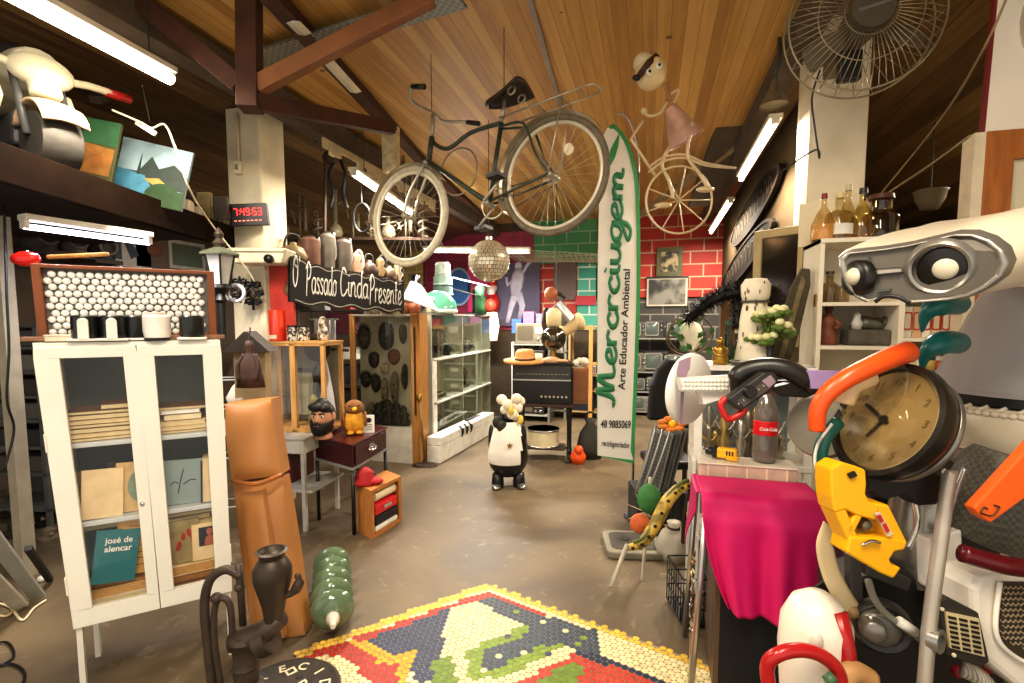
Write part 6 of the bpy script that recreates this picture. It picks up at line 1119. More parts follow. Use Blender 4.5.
for k in range(9): mb.ball((random.uniform(-.1, .1), random.uniform(-.05, .05), .03 + .05 * random.random()), random.uniform(.03, .05), 10, m=7)
mb.build('coral_body', mat('#d6cfbc', .7, 0, .2), t, True); MB().box((0, .0, .0), (.16, .12, .01)).build('coral_base', mat('#b3a890', .6), t)
# can-bodied animal hanging from the ceiling
t = thing('can_figure', 'hanging tin can animal with grey can body and big cream boot', 'figure', FW(566, 318, 6.2)); s = 6.2 / F
MB().cyl((-12 * s, 0, 12 * s), (2 * s, 0, -4 * s), 9.5 * s, 9 * s, 22).build('can_body', mat('#8f8c88', .35, .7), t, 40); MB().tube(spline([(-18 * s, 0, -18 * s), (-4 * s, 0, -13 * s), (8 * s, 0, -6 * s), (18 * s, 0, -2 * s)], 5), [5 * s] * 4 + [7 * s] * 8 + [9 * s, 9 * s, 8 * s, 4 * s], 16).build('boot', mat('#d9c193', .6), t, True)
MB().ball((-15 * s, 0, 24 * s), (7 * s, 6 * s, 7 * s)).build('head', mat('#9b5a34', .6), t, True); MB().tube([(-10 * s, 0, 26 * s), (-1 * s, -.03, 20 * s)], 2 * s, 8).build('snout', DARK, t, True); MB().tube(spline([(-20 * s, 0, 10 * s), (-22 * s, 0, -6 * s), (-18 * s, 0, -18 * s)], 4), 2.5 * s, 8).build('leg', DWOOD, t, True)
cz_ = 3.36 - W(566, 318, 6.2).z; MB().cyl((-10 * s, 0, 14 * s), (-10 * s, 0, cz_), .003, n=6).build('hanging_wire', DARK, t)
# penguin-like painted can
pn = thing('penguin_statue', 'black and white penguin shaped statue with gold star and pale flower head', 'statue', FZ(508, 485, 0, 6)); H_ = .86
def pg(u, v):
    z_ = v; r_ = [.13, .17, .19, .185, .17, .15, .12, .1][min(7, int(v * 7.99))]; k = v * 7; i = min(int(k), 6); f = k - i; P = [.10, .165, .19, .19, .175, .16, .135, .10]; r_ = P[i] * (1 - f) + P[i + 1] * f
    return (r_ * cos(2 * pi * u), r_ * .85 * sin(2 * pi * u), .1 + v * .52)
mb = MB(); mb.grid(pg, 32, 20, wrap=True)
o = mb.build('body', [mat('#131211', .3), mat('#efeade', .35, 0, .06)], pn, True)
for p in o.data.polygons:
    c = p.center; p.material_index = 1 if c.y < .02 and c.z > .24 and c.x < .115 else 0
for sx in (-1, 1): MB().lathe([(0, 0), (.05, 0), (.06, .03), (.05, .13), (0, .14)], 14, T(sx * .1, -.04, 0)).build('leg', BLACK, pn, True); MB().ball((sx * .12, -.09, .02), (.045, .075, .022)).build('foot', STEEL, pn, True); MB().ball((sx * .155, .05, .42), (.03, .07, .16)).build('flipper', BLACK, pn, True)
MB().slab([(.03 * (1 if k % 2 == 0 else .42) * cos(pi / 2 + pi * k / 5), .42 + .03 * (1 if k % 2 == 0 else .42) * sin(pi / 2 + pi * k / 5)) for k in range(10)], -.165, -.15).build('gold_star', BRASS, pn)
random.seed(4); FW_ = mat('#efe7cf', .6, 0, .1)
for k in range(11):
    a = 2.4 * k; c = Vector((.085 * cos(a) * (k / 11 + .3) + .03, -.02 + .06 * sin(a), .66 + .018 * k)); MB().ball(c, (.052, .03, .05), 10, T(0, 0, 0), 7).build('petal', FW_, pn, True)
MB().lathe([(0, .6), (.07, .6), (.06, .7), (0, .72)], 12).build('neck', BLACK, pn, True)
for q in ((.02, -.1, .73), (.11, -.06, .64)): MB().ball(q, (.03, .02, .045)).build('yellow_petal', mat('#e0c25a', .6), pn, True)
for q in ((-.1, -.06, .62), (-.06, -.08, .58)): MB().ball(q, (.05, .02, .06)).build('leaf', mat('#2b2c22', .5), pn, True)
t = thing('orange_toy', 'small orange toy on the floor behind the organ table', 'toy', FZ(578, 463, 0)); MB().lathe([(0, 0), (.07, 0), (.09, .08), (.05, .14), (0, .16)], 14).build('toy_body', ORANGE, t, True); MB().ball((0, -.05, .16), .05).build('toy_head', ORANGE, t, True)
t = thing('grey_bag', 'dark grey bag slumped on the floor behind the organ by the banner', 'bag', FZ(590, 458, 0)); MB().lathe([(0, 0), (.13, 0), (.16, .12), (.12, .3), (.05, .4), (.07, .46), (0, .45)], 12, sy=.6).build('bag_body', mat('#3a3733', .7, 0, .25), t, True); MB().torus((0, 0, .47), .06, .012, 16, 6).build('bag_handle', BLACK, t, True)
t = thing('wooden_easel', 'light wooden upright frame between the rack and the tall banner', 'frame', T(*onZ(590, 420, 0))); MB().box((0, 0, .75), (.06, .06, 1.5)).build('upright', PINE, t); MB().box((-.2, 0, 1.46), (.5, .05, .06)).build('crosspiece', PINE, t); MB().box((-.02, 0, .9), (.3, .05, .04)).build('crosspiece', PINE, t)
# ---------------------------------------------------------------- bicycle hung from the ceiling
rh, fh = W(553, 176, 2.95), W(409, 217, 3.55)
bx_ = (fh - rh); WB_ = bx_.length; xh = bx_.normalized(); up0 = Vector((0, 0, 1)) + ROT.col[0] * .10
zh = (up0 - xh * up0.dot(xh)).normalized(); yh = zh.cross(xh)
BM = Matrix((xh, yh, zh)).transposed().to_4x4(); BM.translation = rh
bk = thing('bicycle', 'old black roadster bicycle with white rims hanging under the board ceiling', 'bicycle', BM)
PA = mat('#3d4438', .35, .3, .3, 20); GV = mat('#b7b3a4', .3, .7, .2)
q = WB_
def wheelb(x, name, rim, tyre, r_=.335):
    wv = thing_part = MB().torus((x, 0, 0), r_, .019, 56, 10).build(name, tyre, bk, True)
    MB().torus((x, 0, 0), r_ - .028, .013, 56, 8).build('rim', rim, wv, True)
    mb = MB()
    for k in range(32): a = 2 * pi * k / 32; b = a + (.5 if k % 2 else -.5); mb.cyl((x + .02 * cos(b), .02 * (1 if k % 4 < 2 else -1), .02 * sin(b)), (x + (r_ - .03) * cos(a), 0, (r_ - .03) * sin(a)), .0016, n=4)
    mb.build('spokes', GV, wv); MB().cyl((x, -.06, 0), (x, .06, 0), .018).build('hub', GV, wv, True); return wv
wheelb(0, 'rear_wheel', mat('#cfc8b2', .35, .3), mat('#6e6350', .7, 0, .3, 20)); wheelb(q, 'front_wheel', mat('#ded6bf', .4, .1), mat('#bfb6a0', .6, 0, .2, 20))
BB = (.44 * q / 1.1, 0, -.06); ST_ = (.32 * q / 1.1, 0, .42); HT = (.86 * q / 1.1, 0, .50); HB2 = (.90 * q / 1.1, 0, .34)
fm = MB(); fm.tube([BB, ST_], .015, 10).tube([BB, HB2], .016, 10).tube(spline([ST_, (.5 * q, 0, .43), (.66 * q, 0, .38), (.76 * q, 0, .44), HT], 4), .014, 10).tube([HB2, HT], .019, 10)
for y in (-.055, .055): fm.tube([(BB[0], y * .5, BB[2]), (0, y, 0)], .009, 8).tube(spline([(ST_[0], y * .3, ST_[2] - .03), (.15, y, .34), (.08, y, .14), (0, y, 0)], 4), .008, 8)
fm.build('frame', PA, bk, True)
fk = MB()
for y in (-.05, .05): fk.tube(spline([(HB2[0] + .01, y * .7, .32), (.95 * q, y, .14), (q, y, 0)], 4), .010, 8)
fk.tube([(HB2[0] + .01, -.04, .33), (HB2[0] + .01, .04, .33)], .014, 8).build('front_fork', GV, bk, True)
def fender(x, a0, a1, m, name): MB().grid(lambda u, v: (x + .372 * cos(R(a0 + (a1 - a0) * u)), (v - .5) * .07, .372 * sin(R(a0 + (a1 - a0) * u)) - .008 * (2 * v - 1) ** 2), 28, 4).build(name, m, bk, True, solid=.002)
fender(0, -25, 150, mat('#a79c80', .35, .5, .3, 10), 'rear_fender'); fender(q, 5, 150, mat('#b9ad92', .35, .5, .3, 10), 'front_fender')
MB().tube([HT, (HT[0] - .02, 0, .66)], .012, 8).build('stem', GV, bk, True)
MB().tube(spline([(HT[0] - .16, -.29, .66), (HT[0] - .08, -.28, .69), (HT[0] + .02, -.16, .68), (HT[0] - .02, 0, .66), (HT[0] + .02, .16, .68), (HT[0] - .08, .28, .69), (HT[0] - .16, .29, .66)], 5), .011, 8).build('handlebar', GV, bk, True)
for y in (-.29, .29): MB().tube([(HT[0] - .10, y * .985, .683), (HT[0] - .2, y, .645)], .017, 10).build('grip', BLACK, bk, True)
MB().cyl(ST_, (ST_[0] - .035, 0, .56), .012).build('seat_post', GV, bk, True)
def sd(u, v):
    x = -.15 + .28 * u; w_ = .105 * (1 - u) ** .6 + .022; return (ST_[0] - .03 + x, w_ * (2 * v - 1), .60 + .02 * sin(pi * u) * 0 + .035 * (1 - u) ** 2 - .05 * (2 * v - 1) ** 2)
MB().grid(sd, 12, 10).build('saddle', mat('#33251a', .4, 0, .25, 12), bk, True, solid=.02); mb = MB()
for y in (-.06, .06): mb.torus((ST_[0] - .12, y, .56), .025, .006, 14, 6)
mb.build('saddle_springs', GV, bk, True)
rk_ = MB()
for y in (-.06, .06): rk_.tube([(ST_[0] - .02, y, .42), (-.26, y, .42)], .006, 6).tube([(0, y * 1.1, 0), (-.12, y, .42)], .005, 6)
rk_.tube(spline([(-.26, -.06, .42), (-.31, -.04, .42), (-.31, .04, .42), (-.26, .06, .42)], 4), .006, 6)
for x in (.05, -.1, -.22): rk_.cyl((x, -.06, .42), (x, .06, .42), .005, n=6)
rk_.build('rear_rack', GV, bk, True)
MB().torus((BB[0], -.045, BB[2]), .085, .007, 30, 6).cyl((BB[0], -.05, BB[2]), (BB[0], .05, BB[2]), .02).build('chainring', GV, bk, True)
for sy, a in ((-1, -40), (1, 140)):
    c = (BB[0] + .17 * cos(R(a)), sy * .06, BB[2] + .17 * sin(R(a))); MB().cyl((BB[0], sy * .06, BB[2]), c, .009).build('crank', GV, bk, True); MB().box((c[0], sy * .11, c[2]), (.09, .09, .022)).build('pedal', BLACK, bk)
MB().tube([(BB[0], -.045, BB[2] + .085), (0, -.045, .035)], .004, 6).tube([(BB[0], -.045, BB[2] - .085), (0, -.045, -.035)], .004, 6).build('chain', DGREY, bk, True)
MB().torus((.62 * q, -.03, .22), .155, .006, 36, 6).build('lock_ring', mat('#8f8468', .35, .5), bk, True)
MB().cyl((.02, -.08, -.0), (.10, -.085, .02), .018).build('axle_peg', CREAM, bk, True); MB().slab(ell(.03, .035, 14, 0, -.10, .14), -.03, -.02).build('reflector', CREAM, bk)
zc = 3.36
def bw_(p): P_ = BM @ Vector(p); return P_
for p in ((.3 * q / 1.1, 0, .44), (HT[0], 0, .52)):
    P_ = bw_(p); o = MB().cyl((0, 0, 0), (0, 0, zc - P_.z), .003, n=6).build('hanging_wire', DARK, bk); o.matrix_world = I4; o.matrix_local = BM.inverted() @ T(*P_)
# ---------------------------------------------------------------- wire girl on a single wheel
d0 = 3.1; s = d0 / F; ox, oz = 683, 198
gf = thing('wire_figure', 'wire and tin figure riding a single spoked wheel with funnel skirt', 'figure', FW(ox, oz, d0))
def G(px, py, y=0): return Vector(((px - ox) * s, y, (oz - py) * s))
RO = mat('#cfa98c', .5, .2, .25, 14); CW2 = mat('#d9c6a0', .4, .2, .15)
MB().torus(tuple(G(679, 200)), 33 * s, 1.1 * s, 44, 8).build('wheel_ring', CW2, gf, True); mb = MB()
for k in range(9): a = 2 * pi * k / 9; mb.cyl(G(679, 200), G(679 + 33 * cos(a), 200 + 33 * sin(a)), .004, n=6)
mb.build('spokes', CW2, gf, True)
for (a, b, c, d), y in (((686, 130), (682, 160), (694, 178), (703, 192)), -.08), (((677, 138), (664, 160), (672, 180), (676, 196)), .06): MB().tube(spline([G(*a, y), G(*b, y), G(*c, y), G(*d, y)], 6), 1.7 * s, 8).build('leg', CW2, gf, True)
for px, py, y in ((700, 193, -.08), (666, 203, .06)): MB().ball(G(px, py, y), (9 * s, 4 * s, 3 * s)).build('foot', CW2, gf, True)
MB().lathe([(14 * s, 0), (17.5 * s, -2 * s), (17 * s, 0), (6 * s, 34 * s), (0, 35 * s)], 30, T(*G(684, 141)) @ RY(-27)).build('funnel_skirt', mat('#c9a08c', .5, .2, .3, 12), gf, 50)
MB().lathe([(0, 0), (15 * s, 0), (16.5 * s, -1.4 * s), (0, -1.5 * s)], 24, T(*G(684, 140)) @ RY(-27)).build('skirt_inside', mat('#8a4a3a', .6), gf)
MB().tube(spline([G(668, 104), G(664, 94), G(662, 88)], 4), 2 * s, 8).build('neck', mat('#a5764f', .5), gf, True)
MB().ball(G(648, 78), (15 * s, 15 * s, 16 * s), 24, m=16).build('head', mat('#e6d3a4', .4, 0, .12), gf, True); MB().ball(G(640, 68), (9 * s, 12 * s, 8 * s), 20).build('cap', mat('#eadbb2', .4), gf, True)
MB().tube([G(634, 86, -.075), G(642, 76, -.1), (G(652, 66, -.06))], 3 * s, 8, flat=(0, 1, 0)).build('goggle_band', mat('#4a2a18', .6), gf, True)
for px, py in ((643, 84), (652, 78)): e = MB().ball(G(px, py, -.09), (3.4 * s, 1.5 * s, 3.4 * s)).build('eye', WHITE, gf, True); MB().ball(G(px, py, -.1), (1.4 * s, .8 * s, 1.4 * s)).build('pupil', BLACK, e, True)
MB().ball(G(632, 87, -.06), (4 * s, 3 * s, 3 * s)).build('goggle', BLACK, gf, True)
MB().tube(spline([G(672, 106), G(676, 94), G(668, 98)], 4), 1.2 * s, 8).build('shoulder_hook', CW2, gf, True)
MB().tube(spline([G(665, 106), G(658, 116), (G(648, 119)), G(642, 115)], 5), 1.5 * s, 8).build('arm', CW2, gf, True); MB().ball(G(642, 114), 3.2 * s, 10).build('hand', CW2, gf, True)
MB().tube([G(641, 123), G(630, 141), G(655, 177)], 1.5 * s, 8).build('front_bar', CW2, gf, True)
for dy in (0, 8): MB().tube(spline([G(648, 168 + dy * .6), G(664, 158 + dy * .5), G(684, 156 + dy * .4), G(705, 164 + dy * .3), G(735, 169)], 6), 1.2 * s, 8).build('frame_rail', CW2, gf, True)
MB().cyl(G(648, 62), G(648, 62) + Vector((0, 0, 3.36 - (gf.matrix_world @ G(648, 62)).z)), .0025, n=6).build('hanging_wire', GREY, gf)
# ---------------------------------------------------------------- wall fan on the white pillar
d0 = 2.35; s = d0 / F; fn = thing('wall_fan', 'big grey wall fan with wire cage and three blades high on the white pillar', 'fan', FW(866, 17, d0, -14, 0, 0))
Rf = 70 * s; GF = mat('#6f6552', .4, .4, .25, 10); mb = MB(); CG = mat('#a2967a', .35, .5)
for r_, y in ((1, .0), (.99, .10), (.66, -.05), (.34, -.065)): mb.torus((0, y, 0), Rf * r_, .005 if r_ > .9 else .003, 48, 6)
for k in range(60): a = 2 * pi * k / 60; mb.tube([(Rf * .3 * cos(a), -.07, Rf * .3 * sin(a)), (Rf * .7 * cos(a), -.05, Rf * .7 * sin(a)), (Rf * cos(a), 0, Rf * sin(a))], .0022, 5)
for k in range(24): a = 2 * pi * k / 24; mb.tube([(Rf * cos(a), 0, Rf * sin(a)), (Rf * .99 * cos(a), .10, Rf * .99 * sin(a)), (Rf * .3 * cos(a), .14, Rf * .3 * sin(a))], .0022, 5)
mb.build('wire_cage', CG, fn, True)
bmesh_b = MB().lathe([(0, -.085), (Rf * .27, -.085), (Rf * .28, -.07), (Rf * .28, -.055), (0, -.055)], 30, RX(0) @ Matrix.Rotation(R(-90), 4, 'X')).build('hub_badge', mat('#5f5747', .4, .2), fn, 40)
bmesh_b.rotation_euler = (0, 0, 0)
MB().box((.0, -.09, 0), (.13, .006, .014), RY(-12)).build('badge_strip', STEEL, fn)
for k in range(3):
    a = R(215 + 120 * k)
    def bl(u, v): r_ = Rf * (.2 + .68 * u); a2 = a + (v - .5) * (.42 + .2 * sin(pi * u)) * (1 - .2 * u); return (r_ * cos(a2), .035 + .05 * (v - .5), r_ * sin(a2))
    MB().grid(bl, 12, 8).build('blade', mat('#6b614e', .4, 0, .15), fn, True, solid=.006)
MB().cyl((0, .06, 0), (0, .24, 0), .085, .07, 24).build('motor', GF, fn, True); MB().box((0, .32, -.05), (.1, .18, .1)).build('wall_bracket', GF, fn, bevel=.01); MB().box((-.05, .03, -Rf * .62), (.1, .05, .14)).build('switch_housing', BLACK, fn, bevel=.01); MB().tube([(-.05, .06, -Rf * .55), (0, .15, -.06)], .018, 8).build('stalk', GF, fn, True)
t = thing('spot_lamp', 'old cone shaped metal lamp over the white fluorescent tube', 'lamp', FW(774, 104, 3.2)); MB().lathe([(.08, 0), (.085, -.01), (.03, .1), (.02, .15), (0, .15)], 20).build('shade', mat('#8c8268', .4, .4), t, 40); MB().tube([(0, 0, .14), (.02, 0, .3), (.04, .05, .5)], .012, 8).build('hanger', DGREY, t, True)
# ---------------------------------------------------------------- feather banner
bd_ = 3.9; s = bd_ / F; bo = thing('feather_banner', 'tall white feather banner with green edge and green handwritten lettering', 'banner', FW(616, 462, bd_, 3, 0, 0)); GB_ = mat('#3f9a5b', .6, 0, .1, 5)
def Bn(px, py, y=0): return ((px - 616) * s, y, (462 - py) * s)
outl = [(597, 455), (634, 464), (637, 300), (634, 200), (628, 165), (620, 145), (610, 135), (602, 140), (596, 170), (595, 300)]
def smooth(o): return [(v.x, v.z) for v in [Vector(Bn(*p)) for p in o]]
right = spline([Vector((*Bn(*p),)) for p in ((634, 464), (637, 300), (634, 200), (627, 163), (618, 144), (608, 135))], 8); left = spline([Vector(Bn(*p)) for p in ((608, 135), (600, 143), (596, 170), (595, 300), (597, 455))], 8)
poly = [(v.x, v.z) for v in right + left[1:]]
def inset(P, k):
    c = Vector((sum(p[0] for p in P) / len(P), sum(p[1] for p in P) / len(P))); n = len(P); out = []
    for i in range(n):
        a, b = Vector(P[i - 1]), Vector(P[(i + 1) % n]); t_ = (b - a).normalized(); nn = Vector((-t_.y, t_.x)); out.append(tuple(Vector(P[i]) + nn * k))
    return out
MB().slab(poly, 0, .004).build('banner_cloth', mat('#efece2', .7, 0, .05, 3), bo)
ins = inset(poly, .028)
for i_ in range(len(ins)):
    if i_ > len(right) + 3: ins[i_] = poly[i_] if True else ins[i_]
MB().ring(poly, ins, -.004, .008).build('green_edge', GB_, bo)
# lettering runs upward
Mb = T(*Bn(613, 403, -.005)) @ RY(-88.5)
full = 'Mercrciugem'; wd = sum(LET[c][0] for c in full); hh = 228 * s / wd
script(full, hh, .026, mat('#2f7f52', .6), bo, Mb @ Matrix.Scale(1.0, 4) @ Matrix.Scale(.72 * 13.5 * s / hh / 1.0, 4, (0, 0, 1)), 'green_lettering')
MB().slab([(Bn(*p)[0], Bn(*p)[2]) for p in ((606, 174), (603, 168), (606, 158), (614, 143), (613, 156), (610, 166))], -.008, -.004).build('leaf_mark', GB_, bo)
text('Arte Educador Ambiental', 9.5 * s, mat('#2b2a2a', .6), bo, T(*Bn(622, 330, -.006)) @ RY(-88.5) @ FRONT, 'tagline', bold=.0012, width=.97 * 133 / (9.5 * 11.3))
text('48 9885069', 10.5 * s, mat('#2b2a2a', .6), bo, T(*Bn(615, 424, -.006)) @ RY(2) @ FRONT, 'phone_number', bold=.0016, width=.60)
text('reciclagecriador', 8 * s, mat('#2b2a2a', .6), bo, T(*Bn(615, 444, -.006)) @ RY(6) @ FRONT, 'web_name', bold=.0006, width=.55)
fz = -(bo.matrix_world.translation.z); MB().cyl((.145, .03, fz), (.145, .03, 2.2), .010).build('pole', STEEL, bo, True); MB().tube(spline([Vector((.145, .03, 2.2)), Vector((.13, .03, 2.4)), Vector((.05, .02, 2.6)), Vector((-.05, .015, 2.63))], 6), .008, 8).build('bent_tip', STEEL, bo, True); MB().tube([(.09, .0, fz + .012), (.2, .06, fz + .012)], .02, 8).tube([(.2, .0, fz + .012), (.09, .06, fz + .012)], .02, 8).build('cross_foot', DGREY, bo, True)
# ---------------------------------------------------------------- tall white shelf cabinet (right)
random.seed(41)
LFt = W(818, 300, 2.5); CX0, CYF = LFt.x, LFt.y; CW0 = .80; CDp = .30; HTt = 1.96; WS = mat('#efe7d2', .45, 0, .06, 3)
tc_ = thing('shelf_cabinet', 'tall white open shelf cabinet behind the robot, bottles standing on its top', 'cabinet', T(CX0, CYF, 0))
def cbx(x0, x1, z0, z1, y0=0, y1=CDp): return ((x0 + x1) / 2, (y0 + y1) / 2, (z0 + z1) / 2), (x1 - x0, y1 - y0, z1 - z0)
MB().box(*cbx(0, .02, 0, HTt)).build('side_panel', WS, tc_); MB().box(*cbx(CW0 - .02, CW0, 0, HTt)).build('side_panel', WS, tc_); MB().box(*cbx(0, CW0, 0, HTt, CDp - .015, CDp)).build('back_panel', mat('#d8cfb8', .5, 0, .06, 3), tc_)
dv_ = onY(901, 330, CYF).x - CX0; MB().box(*cbx(dv_ - .012, dv_ + .012, 0, HTt - .02)).build('divider', WS, tc_); MB().box(*cbx(-.0, CW0, HTt - .02, HTt, -.01, CDp)).build('top_board', WS, tc_)
zA, zB, zC = [onY(850, p, CYF).z for p in (302, 346, 392)]; zD, zE = [onY(930, p, CYF).z for p in (338, 376)]
for z_ in (zA, zB, zC, .7, .1): MB().box(*cbx(.02, dv_ - .012, z_ - .018, z_, .004)).build('shelf', WS, tc_)
for z_ in (1.72, zD, zE, .8, .1): MB().box(*cbx(dv_ + .012, CW0 - .02, z_ - .018, z_, .004)).build('shelf', WS, tc_)
MB().box(*cbx(-.006, 0, onY(818, 300, CYF).z - .03, onY(818, 300, CYF).z + .03, .02, .05)).build('hinge', BRASS, tc_)
TCM = tc_.matrix_world
def sx_(px): return onY(px, 300, CYF + .12).x - CX0
def bottle(M, h, r, c, label, stop='#8b1a24', name='bottle', liquid=None, lab=None, neck=.3, sq=1, bulb=False):
    t = thing(name, label, 'bottle', M)
    pr = [(0, 0), (r * .95, 0), (r, h * .03), (r, h * .35), (r * .55, h * .6), (r * neck, h * .72), (r * neck * .9, h * .92), (r * neck * 1.1, h * .95), (0, h * .95)] if not bulb else [(0, 0), (r, 0), (r, h * .5), (r * .9, h * .58), (r * neck, h * .66), (r * neck, h * .85), (r * neck * 1.15, h * .87), (0, h * .88)]
    MB().lathe(pr, 24 if sq == 1 else 4, RZ(45) if sq != 1 else I4).build('glass_body', glass(c, .5), t, 50)
    if liquid: MB().lathe([(0, h * .02), (r * .9, h * .03), (r * .92, h * .34), (0, h * .36)], 20).build('liquid', mat(liquid, .2), t, 50)
    MB().lathe([(0, h * .9), (r * neck * 1.2, h * .9), (r * neck * 1.1, h), (0, h)], 14).build('stopper', mat(stop, .4), t, 50)
    if lab: MB().grid(lambda u, v: (r * 1.01 * sin(R(-55 + 110 * u)), -r * 1.01 * cos(R(-55 + 110 * u)), h * (.12 + .22 * v)), 10, 2).build('label_band', mat(lab, .6), t, True)
    return t
def onTop(px, y_=.1): return TCM @ T(onY(px, 240, CYF + y_).x - CX0, y_, HTt + .001)
bottle(onTop(806.5 + 16, .10), .24, .055, '#f7ead0', 'slim pear shaped bottle of amber liquor with a red stopper', '#8b1a24', neck=.22, liquid='#e3b878')
bottle(onTop(838, .12), .24, .065, '#eee4c4', 'square clear decanter with white label on the cabinet top', '#d8c98f', lab='#e9e6da', bulb=True)
bottle(onTop(846, .20), .3, .05, '#efe6c8', 'tall clear flask behind the square decanter', '#cfc3a0', neck=.3); bottle(onTop(861, .12), .26, .055, '#eadfae', 'clear bottle with a dark ball stopper on the cabinet top', '#2a211c', neck=.3)
bottle(onTop(879, .16), .23, .08, '#dcc69a', 'wide brown tinted jar with a dark lid at the row\'s end', '#5a3a26', 'jar', neck=.6, bulb=True)
o = MB().box((0, 0, .015), (.16, .1, .03)).build('glass_tray', mat('#c9b184', .2), None, bevel=.004); tag(o, 'low glass tray lying beside the wide brown jar', 'tray', onTop(900, .15))
o = MB().box((0, 0, .115), (.34, .012, .23)).build('cream_board', mat('#efe3c4', .6, 0, .05), None); tag(o, 'cream board standing behind the row of bottles', 'board', TCM @ T(.14, .28, HTt + .001))
def onS(px, z_, y_=.12): return TCM @ T(onY(px, 300, CYF + y_).x - CX0, y_, z_ + .001)
bottle(onS(829, zA, .1), .16, .038, '#cdbfa3', 'small grey apothecary bottle on the upper shelf of the white cabinet', '#4a3a2e', neck=.45, bulb=True); bottle(onS(841, zA, .15), .09, .035, '#d5c7a8', 'short beige jar beside the apothecary bottle', '#8b7a5e', 'jar', neck=.8, bulb=True)
t = thing('clay_figurine', 'reddish brown clay woman figurine on the white cabinet\'s middle shelf', 'figurine', onS(829, zB, .12)); MB().lathe([(0, 0), (.05, 0), (.042, .06), (.03, .1), (.036, .135), (.016, .16), (.012, .17), (0, .17)], 16).build('figure_body', mat('#8a5038', .6, 0, .25, 14), t, True); MB().ball((0, -.005, .185), (.02, .02, .024)).build('head', mat('#5a3322', .6), t, True); MB().tube(spline([(.03, -.01, .13), (.045, -.03, .1), (.02, -.045, .085)], 4), .009, 8).build('arm', mat('#8a5038', .6), t, True)
t = thing('model_diorama', 'grey rock diorama with a fish and a small white figure', 'diorama', onS(867, zB, .13)); MB().box((0, 0, .04), (.19, .14, .08)).build('rock_base', mat('#5c564a', .8, 0, .35, 20, .4), t, bevel=.015); MB().tube(spline([(-.07, 0, .09), (.0, -.01, .11), (.06, 0, .1), (.1, .01, .125)], 5), [.012] * 4 + [.03] * 6 + [.022, .014, .008, .02, .03, .03][:6], 10).build('fish', mat('#6b6858', .4, .2), t, True); MB().lathe([(0, 0), (.022, 0), (.026, .03), (.015, .06), (.018, .075), (0, .09)], 12, T(-.05, -.03, .08)).build('white_figure', mat('#d8d6cf', .5), t, True); MB().cyl((-.06, -.03, .15), (.07, -.04, .13), .004).build('fishing_rod', DWOOD, t)
t = thing('metal_lamp', 'small dark metal knob on the lower cabinet shelf above the orange handle', 'ornament', onS(824, zC, .1)); MB().lathe([(0, 0), (.02, 0), (.022, .05), (.015, .075), (0, .08)], 14).build('knob_body', DGREY, t, True); MB().lathe([(.0, 0), (.03, 0), (.03, .008), (0, .008)], 14).build('base', BRASS, t)
for i in range(6):
    px = 906 + 9.5 * i; c = ['#e6dfcb', '#d9b48c', '#efe8d8', '#e3cfa8', '#efe6cf', '#d8cdb2'][i]
    t = thing('picture_card', [f'white boxed card with red printing, {w_} of the row over the tins' for w_ in ('first', 'second', 'third', 'fourth', 'fifth', 'sixth')][i], 'card box', onS(px, zD, .10)); MB().box((0, 0, .075), (.043, .06, .15)).build('box_body', mat(c, .5), t); MB().ring(rrect(.034, .09, .008, 3, 0, .08), rrect(.024, .075, .006, 3, 0, .08), -.032, -.029).build('red_print', mat('#c0432e', .5), t)
for i in range(6):
    px = 905 + 9.5 * i; t = thing('food_tin', ['dark printed tin', 'yellow labelled tin', 'beige labelled tin', 'dark green tin', 'white labelled tin', 'grey tin'][i] + ' in the row of tins behind the teal claws', 'tin', onS(px, zE, .09)); MB().lathe([(0, 0), (.023, 0), (.023, .09), (0, .09)], 18).build('tin_body', mat(['#3a3a30', '#d8b52a', '#c9b48a', '#2f4a3a', '#d8d4c8', '#8d8a80'][i], .3, .2), t, 40); MB().lathe([(.0235, .02), (.0235, .07)], 18).build('paper_label', mat(['#8a6a3a', '#e9dca0', '#efe6d0', '#c8b060', '#b0492e', '#cfcfc8'][i], .5), t, True)
# ---------------------------------------------------------------- wardrobe with white board, far right
Wd = W(972, 150, 2.15); wdp = thing('wood_wardrobe', 'orange brown wooden wardrobe frame with white upper board and red edge', 'wardrobe', T(Wd.x, Wd.y, 0)); OR = mat('#a9662c', .4, 0, .25, 5, 0, .4, (8, 8, 1))
zt_ = onY(985, 133, Wd.y).z
MB().box((.02, .03, zt_ / 2), (.04, .09, zt_)).build('side_post', mat('#d8cbb0', .5), wdp); MB().box((.09, 0, zt_ / 2), (.10, .04, zt_)).build('door_stile', OR, wdp); MB().box((.55, 0, zt_ - .06), (.82, .038, .12)).build('door_rail', OR, wdp); MB().box((.55, .012, zt_ / 2 - .05), (.82, .02, zt_ - .1)).build('door_panel', mat('#d8cfb0', .5, 0, .05, 3), wdp); MB().box((.985, .03, zt_ / 2), (.05, .09, zt_)).build('side_post', OR, wdp)
for x in (.1, .9): MB().box((x, .12, .02), (.05, .4, .04)).build('foot', OR, wdp)
wb2 = thing('white_board', 'large white board with a round brown picture standing on the wardrobe', 'board', T(Wd.x + .04, Wd.y + .02, zt_ + .002) @ RX(-2) @ RY(2.2)); MB().box((.5, 0, .4), (1.0, .02, .8)).build('board_panel', mat('#efe6d6', .4, 0, .05, 3), wb2); MB().box((.0, 0, .4), (.012, .024, .8)).build('red_edge', mat('#7a2020', .5), wb2)
MB().slab(ell(.22, .24, 36, 0, .335, .45), -.016, -.01).build('round_picture', mat('#c9965a', .5, 0, .25, 5), wb2); MB().ring(ell(.245, .265, 36, 0, .335, .45), ell(.22, .24, 36, 0, .335, .45), -.02, -.01).build('picture_rim', mat('#cfc6b4', .4, .3), wb2)
